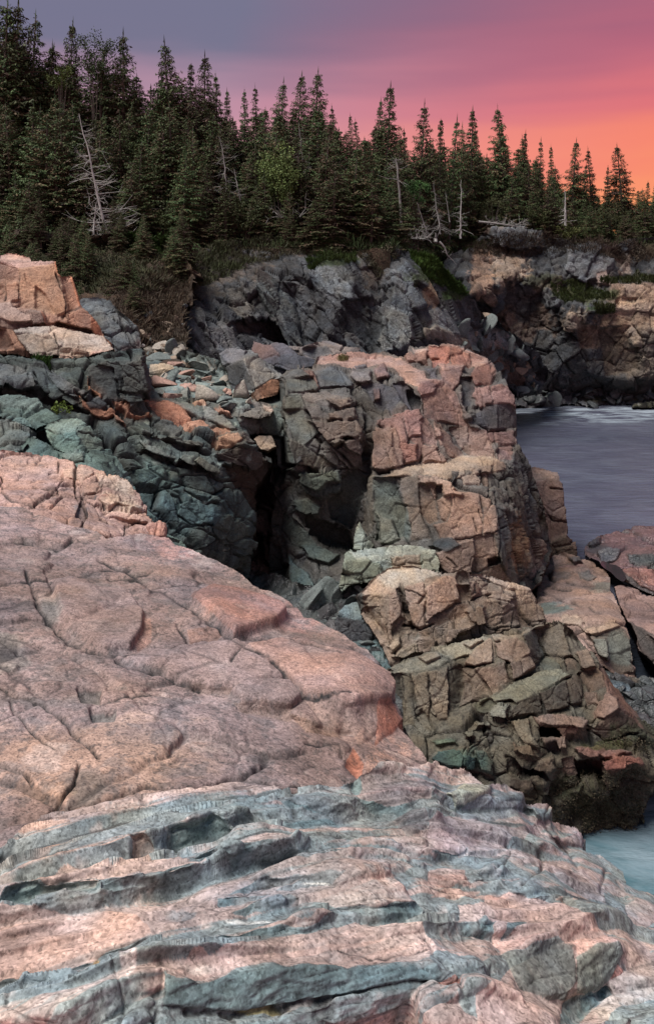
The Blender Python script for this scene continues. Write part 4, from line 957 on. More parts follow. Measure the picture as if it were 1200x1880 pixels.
mass('rock_ledge', 'dark green-black fractured ledge with orange bands, left of the chasm', 'rock outcrop',
     [(-60, 640), (0, 645), (40, 652), (90, 662), (150, 655), (190, 645), (235, 640), (262, 640), (274, 660), (284, 700), (300, 726), (345, 726), (395, 734), (425, 750), (442, 782), (456, 788), (476, 818), (492, 830), (497, 852),
      (482, 880), (468, 905), (466, 950), (464, 1000), (458, 1060), (440, 1090), (300, 1090), (150, 1010), (-60, 900)],
     [(0, 650, 17.6), (100, 665, 18.3), (200, 650, 18.8), (262, 645, 19.2), (282, 715, 18.6), (345, 728, 20), (395, 738, 20), (440, 785, 18.8), (492, 835, 19.4), (100, 720, 17.2), (230, 760, 17.4), (160, 770, 17.0), (300, 790, 17.4), (350, 770, 18.3), (400, 810, 17.9), (350, 822, 17.3), (440, 830, 17.8),
      (250, 800, 16.9), (330, 850, 16.9), (400, 870, 17.3), (470, 870, 18.6), (300, 900, 16.3), (400, 930, 16.9), (464, 940, 18.4), (456, 1050, 18.2), (350, 1020, 15.6), (410, 1000, 16.8), (200, 850, 15.8), (60, 800, 16.4), (250, 960, 15.2), (430, 1050, 17.5)],
     M_MID, base=(0.075, 0.095, 0.09), facets=E_FAC, alb=0.85, g=1.35, soft=5, seed=67, cell=0.9, amp=0.14, aniso=(1.7, 1, 0.6), dip=-26, fine=0.025, jag=3.5, thick=3.5, facet_amp=0.35, crackd=0.14, tint=0.4,
     cracks=[([(200, 735), (230, 760), (262, 790), (320, 815), (390, 830)], 3.0, 0.3), ([(255, 830), (330, 850), (390, 876), (430, 880)], 2.5, 0.25), ([(279, 690), (280, 760), (290, 800)], 1.6, 0.2), ([(170, 770), (215, 830), (260, 900), (330, 985)], 5, 0.5), ([(217, 660), (222, 740)], 1.5, 0.12),
             ([(400, 900), (420, 925), (445, 960)], 1.2, 0.05), ([(300, 975), (340, 970), (390, 985)], 2.5, 0.2), ([(340, 900), (375, 925), (400, 925)], 2.0, 0.15)],
     patches=[((280, 870, 50, 36), (0.10, 0.14, 0.12), 0.6), ((330, 930, 110, 60), (0.06, 0.10, 0.105), 0.7), ((480, 920, 22, 90), (0.045, 0.032, 0.025), 0.9), (('n', 0.35, 0.62), (0.28, 0.32, 0.27), 0.7), ((60, 690, 70, 30), (0.09, 0.10, 0.10), 0.6)])
mass('chock_stone', 'tan stone wedged across the top of the chasm', 'stone',
     [(466, 806), (474, 801), (498, 798), (506, 808), (508, 820), (492, 828), (478, 826)], [(470, 805, 19.8), (500, 800, 20.2), (480, 826, 19.3), (505, 818, 19.6)],
     M_MID, base=(0.24, 0.185, 0.14), g=1.1, seed=69, cell=0.7, amp=0.06, jag=2, thick=1.2, piece=0, fine=0.015, dip=20,
     facets=[([(462, 806), (474, 800), (500, 797), (508, 810), (480, 814)], 0, 55, 0)])
mass('rock_slab', 'layered dark slab bridging beside the chasm, under the orange wedge', 'rock slab',
     [(418, 740), (436, 733), (470, 736), (496, 742), (504, 752), (498, 764), (470, 772), (440, 770), (424, 760)],
     [(425, 740, 20.4), (470, 737, 20.8), (500, 752, 20.4), (440, 768, 19.6), (490, 765, 19.8)],
     M_MID, base=(0.13, 0.125, 0.115), g=1.2, seed=71, cell=0.7, amp=0.08, jag=2, thick=1.2, fine=0.015, piece=0, aniso=(1.5, 1, .5), dip=10,
     facets=[([(418, 740), (436, 732), (472, 735), (480, 748), (440, 754), (424, 750)], 0, 50, 0, (0.19, 0.175, 0.16)), ([(482, 744), (504, 750), (500, 758), (486, 754)], 5, 40, -.1, (0.36, 0.29, 0.25))])

# pink block group, upper left
mass('rock_block', 'big orange-pink squared rock block at upper left', 'rock outcrop',
     [(-60, 466), (0, 467), (18, 464), (56, 472), (60, 478), (100, 479), (108, 500), (114, 506), (134, 506), (144, 535), (150, 560), (156, 566), (166, 576), (174, 584), (186, 604), (192, 618), (206, 630), (212, 645), (200, 655), (150, 662), (60, 660), (30, 650), (0, 650), (-60, 650)],
     [(0, 468, 21.3), (60, 477, 21.2), (100, 480, 20.6), (32, 491, 20.0), (0, 480, 20.4), (0, 560, 19.4), (60, 570, 19.6), (125, 580, 19.8), (132, 508, 20.7), (150, 562, 20.5), (168, 580, 20.3), (190, 618, 20.2), (210, 645, 20.2), (120, 640, 19.0), (60, 640, 18.6), (0, 640, 18.4), (20, 600, 18.8)],
     M_MID, base=(0.25, 0.15, 0.11), g=1.2, soft=3, seed=73, cell=1.3, amp=0.06, fine=0.012, jag=2.2, thick=2.5, facet_amp=0.12, tint=0.2, fwarp=1.4, step=0.03, crackd=0.03, hold=40, relief=1.15,
     facets=[([(-60, 466), (18, 463), (56, 471), (101, 479), (90, 484), (32, 491), (0, 479), (-60, 480)], -5, 40, 0, (0.36, 0.25, 0.22)),
             ([(0, 466), (18, 463), (56, 471), (60, 478), (30, 476), (0, 474)], 0, 55, .3, (0.38, 0.26, 0.22)),
             ([(32, 491), (90, 484), (101, 480), (110, 505), (118, 528), (128, 572), (108, 578), (66, 570), (38, 560), (35, 520)], 5, 8, 0, (0.30, 0.185, 0.125)),
             ([(66, 525), (84, 540), (100, 575), (66, 568)], 0, 4, .06, (0.27, 0.17, 0.115)), ([(46, 502), (54, 520), (66, 532), (52, 530)], 20, 20, -.04, (0.31, 0.19, 0.13)),
             ([(113, 507), (133, 507), (148, 560), (130, 574), (119, 530)], 10, 6, .1, (0.29, 0.165, 0.115)),
             ([(98, 480), (103, 479), (114, 506), (109, 508)], 68, 8, 0, (0.46, 0.19, 0.10)), ([(129, 507), (136, 507), (151, 560), (146, 564)], 68, 8, 0, (0.46, 0.19, 0.10)),
             ([(128, 575), (150, 565), (162, 573), (168, 584), (166, 608), (150, 612), (130, 600)], 6, 4, 0, (0.32, 0.175, 0.12)),
             ([(167, 578), (176, 588), (184, 606), (188, 618), (174, 614), (167, 604)], 55, 6, 0, (0.48, 0.19, 0.10)), ([(188, 612), (206, 628), (210, 642), (200, 632)], 55, 20, 0, (0.48, 0.20, 0.105)),
             ([(-60, 482), (0, 482), (32, 492), (35, 518), (10, 516), (-60, 512)], -25, 5, .15, (0.19, 0.125, 0.10)), ([(5, 520), (32, 515), (38, 550), (8, 554)], -10, 5, -.05, (0.27, 0.165, 0.12)),
             ([(-60, 555), (0, 555), (18, 552), (42, 572), (62, 582), (58, 592), (20, 592), (-60, 585)], -5, 38, -.2, (0.33, 0.24, 0.20)), ([(0, 582), (20, 592), (58, 592), (55, 602), (22, 604), (0, 600)], -5, -5, 0, (0.16, 0.115, 0.10)),
             ([(52, 570), (75, 573), (87, 594), (60, 598)], 15, 0, -.35, (0.16, 0.12, 0.105)), ([(74, 572), (80, 575), (90, 596), (86, 596)], 70, 10, -.35, (0.44, 0.21, 0.13)),
             ([(79, 574), (106, 578), (112, 592), (92, 596)], 4, 10, -.1, (0.28, 0.16, 0.115)), ([(108, 582), (128, 585), (126, 600), (110, 596)], 4, 15, -.1, (0.30, 0.175, 0.125)),
             ([(100, 598), (130, 602), (170, 615), (168, 608), (130, 598), (105, 592)], 0, -20, .3, (0.05, 0.04, 0.035)),
             ([(-60, 600), (10, 605), (25, 640), (-60, 640)], -10, 0, .2, (0.14, 0.085, 0.065))],
     cracks=[([(103, 500), (110, 518), (118, 535), (124, 555), (127, 572)], 1.8, 0.14), ([(125, 572), (150, 566)], 1.2, 0.06), ([(8, 520), (8, 550)], 1.4, 0.08), ([(36, 500), (36, 550)], 1.2, 0.05)])
mass('flagstone', 'cream flat flagstone leaning below the big pink block', 'rock slab',
     [(22, 606), (45, 602), (62, 598), (92, 596), (112, 600), (150, 606), (190, 614), (205, 632), (212, 640), (190, 646), (166, 656), (140, 662), (112, 664), (104, 650), (70, 656), (56, 650), (38, 630)],
     [(25, 608, 18.6), (90, 598, 19.2), (190, 615, 19.6), (210, 640, 19.2), (160, 640, 18.5), (110, 660, 18.1), (60, 650, 18.1), (100, 620, 18.6)],
     M_MID, base=(0.30, 0.24, 0.19), g=1.2, seed=75, cell=0.9, amp=0.05, jag=2.5, thick=1.5, fine=0.012, facet_amp=0.3, fwarp=1.8,
     facets=[([(90, 606), (112, 600), (150, 606), (192, 615), (208, 638), (165, 641), (132, 633), (104, 632)], 0, 62, 0, (0.44, 0.35, 0.28)), ([(22, 606), (62, 597), (92, 596), (95, 606), (60, 612), (30, 616)], -5, 50, 0, (0.30, 0.27, 0.24)),
             ([(28, 614), (60, 612), (90, 608), (104, 622), (103, 640), (92, 650), (58, 650), (40, 632)], -12, 18, 0, (0.27, 0.22, 0.175)), ([(105, 632), (132, 634), (130, 645), (108, 646)], 0, 2, 0, (0.30, 0.225, 0.17)), ([(132, 634), (165, 642), (160, 652), (134, 648)], 5, 2, 0, (0.27, 0.20, 0.155)),
             ([(108, 648), (140, 650), (138, 662), (112, 664)], 0, 10, -.1, (0.34, 0.235, 0.185)), ([(168, 646), (212, 640), (195, 648), (165, 656)], 0, 35, -.1, (0.40, 0.25, 0.20))],
     cracks=[([(100, 610), (105, 632), (104, 650)], 1.4, 0.1)])

# green boulders
mass('boulder', 'flat-topped blue-green boulder at the left edge', 'boulder',
     [(-60, 722), (0, 723), (30, 723), (74, 728), (86, 742), (112, 758), (118, 766), (96, 778), (60, 786), (40, 776), (0, 764), (-60, 764)],
     [(-40, 724, 15.9), (30, 725, 16), (80, 735, 15.9), (110, 765, 15.2), (40, 750, 15.2), (0, 760, 14.8), (60, 782, 14.8)],
     M_MID, base=(0.10, 0.15, 0.145), g=1.4, seed=77, cell=1.1, amp=0.08, dip=15, fine=0.02, jag=3, thick=1.8, piece=0,
     facets=[([(-60, 720), (74, 726), (86, 742), (60, 748), (0, 742), (-60, 742)], 0, 45, 0, (0.125, 0.175, 0.17)), ([(62, 752), (100, 756), (116, 768), (90, 780), (65, 770)], 10, 25, 0, (0.09, 0.14, 0.13))])
mass('boulder', 'rounded sea-green boulder in the left gully', 'boulder',
     [(82, 786), (92, 776), (112, 768), (142, 766), (160, 774), (176, 792), (190, 812), (196, 826), (172, 830), (150, 836), (118, 832), (98, 822), (88, 805)],
     [(90, 785, 14.9), (140, 768, 15.2), (190, 815, 15), (130, 790, 14.3), (120, 828, 13.9), (180, 828, 14.3)],
     M_MID, base=(0.105, 0.155, 0.14), g=1.3, seed=79, cell=0.9, amp=0.07, fine=0.02, jag=2.5, thick=1.6, piece=0,
     facets=[([(84, 788), (112, 768), (142, 766), (165, 778), (140, 790), (100, 795)], -5, 48, 0, (0.13, 0.18, 0.165)), ([(140, 790), (166, 778), (195, 825), (160, 828), (148, 808)], 15, 22, 0, (0.115, 0.15, 0.13)), ([(90, 797), (140, 791), (148, 812), (130, 832), (100, 824)], -10, 8, 0, (0.085, 0.135, 0.125))],
     cracks=[([(145, 790), (160, 796), (175, 800)], 1.2, 0.06)])
mass('rock_slab', 'long green slab sloping down into the left gully', 'rock slab',
     [(-60, 830), (60, 800), (90, 815), (112, 828), (150, 834), (196, 828), (214, 845), (232, 865), (246, 888), (268, 925), (300, 965), (330, 990), (362, 1030), (362, 1060), (250, 1040), (-60, 960)],
     [(-40, 835, 14.4), (60, 810, 14.5), (150, 836, 14.2), (200, 830, 14.8), (245, 885, 14.6), (180, 870, 13.6), (270, 930, 14.2), (330, 990, 13.6), (362, 1040, 13.4), (250, 960, 13.2), (0, 900, 12.9)],
     M_MID, base=(0.09, 0.135, 0.125), g=1.5, seed=81, cell=1.0, amp=0.10, dip=40, fine=0.02, jag=3, thick=1.5,
     facets=[([(116, 832), (148, 836), (150, 848), (118, 844)], 0, 50, -.2, (0.16, 0.21, 0.19)), ([(208, 848), (232, 866), (246, 890), (225, 880)], 30, 20, -.1, (0.12, 0.17, 0.155)), ([(290, 985), (320, 990), (362, 1032), (350, 1040), (315, 1010)], 0, 35, 0, (0.085, 0.13, 0.135))])
mass('boulder', 'dark grey knobbly rock below the flat green boulder, left edge', 'boulder',
     [(-60, 774), (0, 776), (24, 778), (44, 784), (62, 790), (68, 802), (60, 816), (34, 834), (0, 840), (-60, 840)],
     [(-40, 778, 15.2), (20, 780, 15.1), (64, 798, 15), (20, 805, 14.4), (0, 832, 14.1), (50, 825, 14.3)],
     M_MID, base=(0.10, 0.115, 0.105), g=1.4, seed=83, cell=0.6, amp=0.12, fine=0.03, jag=3, thick=1.4, piece=0)
mass('rock_slab', 'dark shadowed slab at the left edge, above the flat boulder', 'rock slab',
     [(-60, 668), (0, 668), (30, 670), (60, 685), (66, 708), (40, 716), (0, 704), (-60, 704)], [(-40, 670, 16.8), (40, 678, 16.8), (60, 705, 16.3), (0, 700, 16.0)],
     M_MID, base=(0.09, 0.10, 0.10), g=1.5, seed=85, cell=0.9, amp=0.08, jag=3, thick=1.2, piece=0, dip=20)

# second pink shelf
mass('rock_shelf', 'cracked pink granite shelf behind the big foreground slab', 'rock outcrop',
     [(-60, 830), (0, 829), (60, 832), (92, 836), (112, 842), (140, 850), (168, 858), (196, 868), (214, 870), (236, 882), (246, 896), (258, 906), (262, 920), (272, 930), (268, 940), (286, 955), (304, 962), (303, 985), (298, 1000), (250, 1030), (-60, 1030)],
     [(-40, 832, 13.2), (60, 834, 13.2), (140, 852, 13), (214, 872, 12.7), (258, 910, 12.3), (302, 964, 11.6), (300, 990, 11.0), (0, 900, 11.3), (100, 900, 11.4), (180, 930, 11.0), (240, 960, 11.0), (60, 960, 9.9), (200, 985, 10.0), (280, 985, 10.7)],
     M_MID, base=(0.36, 0.235, 0.20), g=1.3, soft=5, seed=87, cell=0.6, amp=0.045, dip=15, fine=0.012, jag=3, thick=2.0, facet_amp=0.5, tint=0.25,
     facets=[([(184, 908), (205, 904), (220, 915), (220, 925), (200, 932), (182, 922)], 5, 15, -.1, (0.34, 0.20, 0.155)), ([(184, 930), (240, 935), (300, 962), (268, 960), (200, 945)], 0, 60, -.1, (0.36, 0.235, 0.195)), ([(268, 966), (282, 956), (303, 962), (302, 985), (278, 988)], 25, 10, -.1, (0.38, 0.20, 0.15)),
             ([(210, 925), (230, 920), (262, 928), (270, 938), (240, 935)], 0, 45, -.05, (0.32, 0.29, 0.27)), ([(115, 860), (150, 855), (175, 870), (150, 885), (118, 880)], 0, 50, -.03, (0.40, 0.29, 0.24)), ([(145, 886), (190, 880), (186, 905), (150, 905)], 0, 35, -.03, (0.37, 0.24, 0.19)),
             ([(176, 868), (210, 870), (236, 884), (250, 905), (215, 900), (185, 888)], 0, 55, -.05, (0.44, 0.33, 0.27)), ([(155, 905), (160, 945), (150, 955), (142, 945)], 20, -5, .15, (0.16, 0.11, 0.10))],
     cracks=[([(92, 868), (110, 866), (112, 850)], 1.6, 0.08), ([(0, 912), (20, 925), (60, 925), (110, 900)], 1.5, 0.06), ([(140, 850), (138, 900), (160, 940), (150, 970)], 2.0, 0.12), ([(140, 905), (180, 918), (205, 935)], 1.4, 0.07), ([(185, 955), (215, 965), (225, 985)], 1.3, 0.06), ([(40, 930), (80, 920), (120, 925)], 1.2, 0.05),
             ([(225, 985), (232, 965), (262, 955)], 1.2, 0.05), ([(150, 980), (190, 1000), (220, 995)], 1.4, 0.06), ([(60, 895), (85, 905), (130, 895)], 1.2, 0.04)],
     patches=[((60, 850, 80, 20), (0.40, 0.28, 0.24), 0.6), ((230, 900, 50, 40), (0.46, 0.37, 0.29), 0.6), ((150, 960, 60, 30), (0.24, 0.17, 0.15), 0.7), (('n', 0.22, 0.55), (0.16, 0.14, 0.14), 0.7)])

# ------------------------------------------------------------------ right: lower outcrops
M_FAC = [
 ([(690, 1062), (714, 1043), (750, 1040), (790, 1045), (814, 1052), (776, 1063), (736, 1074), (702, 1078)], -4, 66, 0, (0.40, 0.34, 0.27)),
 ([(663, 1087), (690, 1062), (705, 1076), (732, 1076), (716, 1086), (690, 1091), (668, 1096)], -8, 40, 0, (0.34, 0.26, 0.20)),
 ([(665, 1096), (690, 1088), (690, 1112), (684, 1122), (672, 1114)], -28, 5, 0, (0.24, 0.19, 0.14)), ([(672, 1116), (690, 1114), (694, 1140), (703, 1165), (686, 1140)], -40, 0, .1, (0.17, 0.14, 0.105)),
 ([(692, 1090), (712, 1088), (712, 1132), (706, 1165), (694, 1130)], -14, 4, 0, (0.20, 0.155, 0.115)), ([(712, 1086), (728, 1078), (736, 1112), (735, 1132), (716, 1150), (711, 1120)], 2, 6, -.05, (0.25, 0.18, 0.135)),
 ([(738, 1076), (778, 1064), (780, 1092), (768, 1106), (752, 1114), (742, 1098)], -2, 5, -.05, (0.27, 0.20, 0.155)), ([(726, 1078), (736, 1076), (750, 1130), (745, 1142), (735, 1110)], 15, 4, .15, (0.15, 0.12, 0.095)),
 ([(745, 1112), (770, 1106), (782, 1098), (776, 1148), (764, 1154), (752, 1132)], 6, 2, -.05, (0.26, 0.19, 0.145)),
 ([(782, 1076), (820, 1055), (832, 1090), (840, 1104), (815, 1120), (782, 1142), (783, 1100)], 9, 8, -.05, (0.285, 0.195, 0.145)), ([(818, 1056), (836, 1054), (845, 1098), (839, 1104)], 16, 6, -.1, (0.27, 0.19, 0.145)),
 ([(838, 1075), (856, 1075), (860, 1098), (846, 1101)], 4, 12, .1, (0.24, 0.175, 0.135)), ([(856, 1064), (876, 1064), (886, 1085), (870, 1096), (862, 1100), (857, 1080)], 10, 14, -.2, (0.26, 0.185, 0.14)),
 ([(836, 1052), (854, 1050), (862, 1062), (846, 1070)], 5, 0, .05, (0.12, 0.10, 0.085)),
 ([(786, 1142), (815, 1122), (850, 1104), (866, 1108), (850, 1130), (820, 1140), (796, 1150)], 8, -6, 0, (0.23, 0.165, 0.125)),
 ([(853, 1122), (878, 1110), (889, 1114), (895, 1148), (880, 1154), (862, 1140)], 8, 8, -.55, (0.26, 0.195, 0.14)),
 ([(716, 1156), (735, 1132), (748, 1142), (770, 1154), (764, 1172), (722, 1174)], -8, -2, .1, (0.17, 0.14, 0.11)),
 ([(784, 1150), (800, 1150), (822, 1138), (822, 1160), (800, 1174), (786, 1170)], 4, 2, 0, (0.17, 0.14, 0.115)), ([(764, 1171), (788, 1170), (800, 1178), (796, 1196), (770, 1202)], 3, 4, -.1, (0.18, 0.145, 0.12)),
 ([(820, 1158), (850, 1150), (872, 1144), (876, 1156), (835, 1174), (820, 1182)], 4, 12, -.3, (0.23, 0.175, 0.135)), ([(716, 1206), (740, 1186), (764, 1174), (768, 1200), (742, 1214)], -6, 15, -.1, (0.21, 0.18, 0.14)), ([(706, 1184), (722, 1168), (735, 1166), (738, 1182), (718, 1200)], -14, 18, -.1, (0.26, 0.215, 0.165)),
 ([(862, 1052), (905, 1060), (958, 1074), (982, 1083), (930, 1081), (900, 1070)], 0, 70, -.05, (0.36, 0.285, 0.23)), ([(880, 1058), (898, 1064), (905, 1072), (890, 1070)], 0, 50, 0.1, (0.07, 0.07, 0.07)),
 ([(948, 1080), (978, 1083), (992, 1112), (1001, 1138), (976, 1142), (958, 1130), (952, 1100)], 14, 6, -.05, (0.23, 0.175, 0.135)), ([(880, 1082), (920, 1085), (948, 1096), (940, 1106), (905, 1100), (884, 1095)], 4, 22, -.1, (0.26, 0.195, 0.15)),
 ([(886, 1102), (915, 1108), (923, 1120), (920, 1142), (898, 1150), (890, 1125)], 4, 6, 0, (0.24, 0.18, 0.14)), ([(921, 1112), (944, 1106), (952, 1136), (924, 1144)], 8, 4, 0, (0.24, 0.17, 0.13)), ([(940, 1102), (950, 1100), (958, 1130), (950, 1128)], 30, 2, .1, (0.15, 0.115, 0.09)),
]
mass('rock_outcrop', 'sunlit tan jointed rock ledge in front of the buttress', 'rock outcrop',
     [(652, 1092), (664, 1082), (676, 1070), (690, 1060), (712, 1043), (750, 1038), (790, 1044), (822, 1052), (846, 1046), (864, 1050), (906, 1058), (952, 1072), (978, 1080), (994, 1110), (1003, 1140), (990, 1152), (930, 1176), (880, 1190), (820, 1205), (780, 1220), (716, 1225), (704, 1195), (690, 1165), (668, 1130), (658, 1110)],
     [(655, 1092, 15.3), (690, 1062, 15.9), (750, 1041, 16.5), (820, 1052, 16.3), (905, 1058, 16.9), (978, 1082, 16.6), (1000, 1138, 15.7), (730, 1078, 15.0), (780, 1066, 15.2), (700, 1100, 14.7), (720, 1160, 14.4), (780, 1140, 14.5), (840, 1110, 14.7), (860, 1060, 15.6), (880, 1150, 14.4), (930, 1090, 15.5), (950, 1150, 14.9), (780, 1200, 13.9), (720, 1215, 13.8), (870, 1170, 14.2), (900, 1070, 16.2)],
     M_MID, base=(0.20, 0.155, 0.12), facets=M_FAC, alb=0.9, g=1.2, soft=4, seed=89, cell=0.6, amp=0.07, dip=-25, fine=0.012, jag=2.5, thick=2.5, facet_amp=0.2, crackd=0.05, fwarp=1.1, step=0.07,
     cracks=[([(735, 1075), (740, 1110), (755, 1155)], 2.5, 0.25), ([(780, 1140), (815, 1120), (862, 1100), (900, 1090)], 1.6, 0.12), ([(790, 1145), (770, 1155), (740, 1150)], 2.0, 0.2), ([(855, 1064), (862, 1100), (872, 1120)], 1.8, 0.15), ([(880, 1155), (960, 1145)], 1.5, 0.1), ([(742, 1080), (756, 1085), (778, 1096)], 1.0, 0.05)],
     patches=[((730, 1056, 30, 14), (0.42, 0.38, 0.32), 0.6), ((660, 1110, 10, 20), (0.05, 0.055, 0.05), 0.9), (('n', 0.3, 0.6), (0.10, 0.10, 0.08), 0.6)])

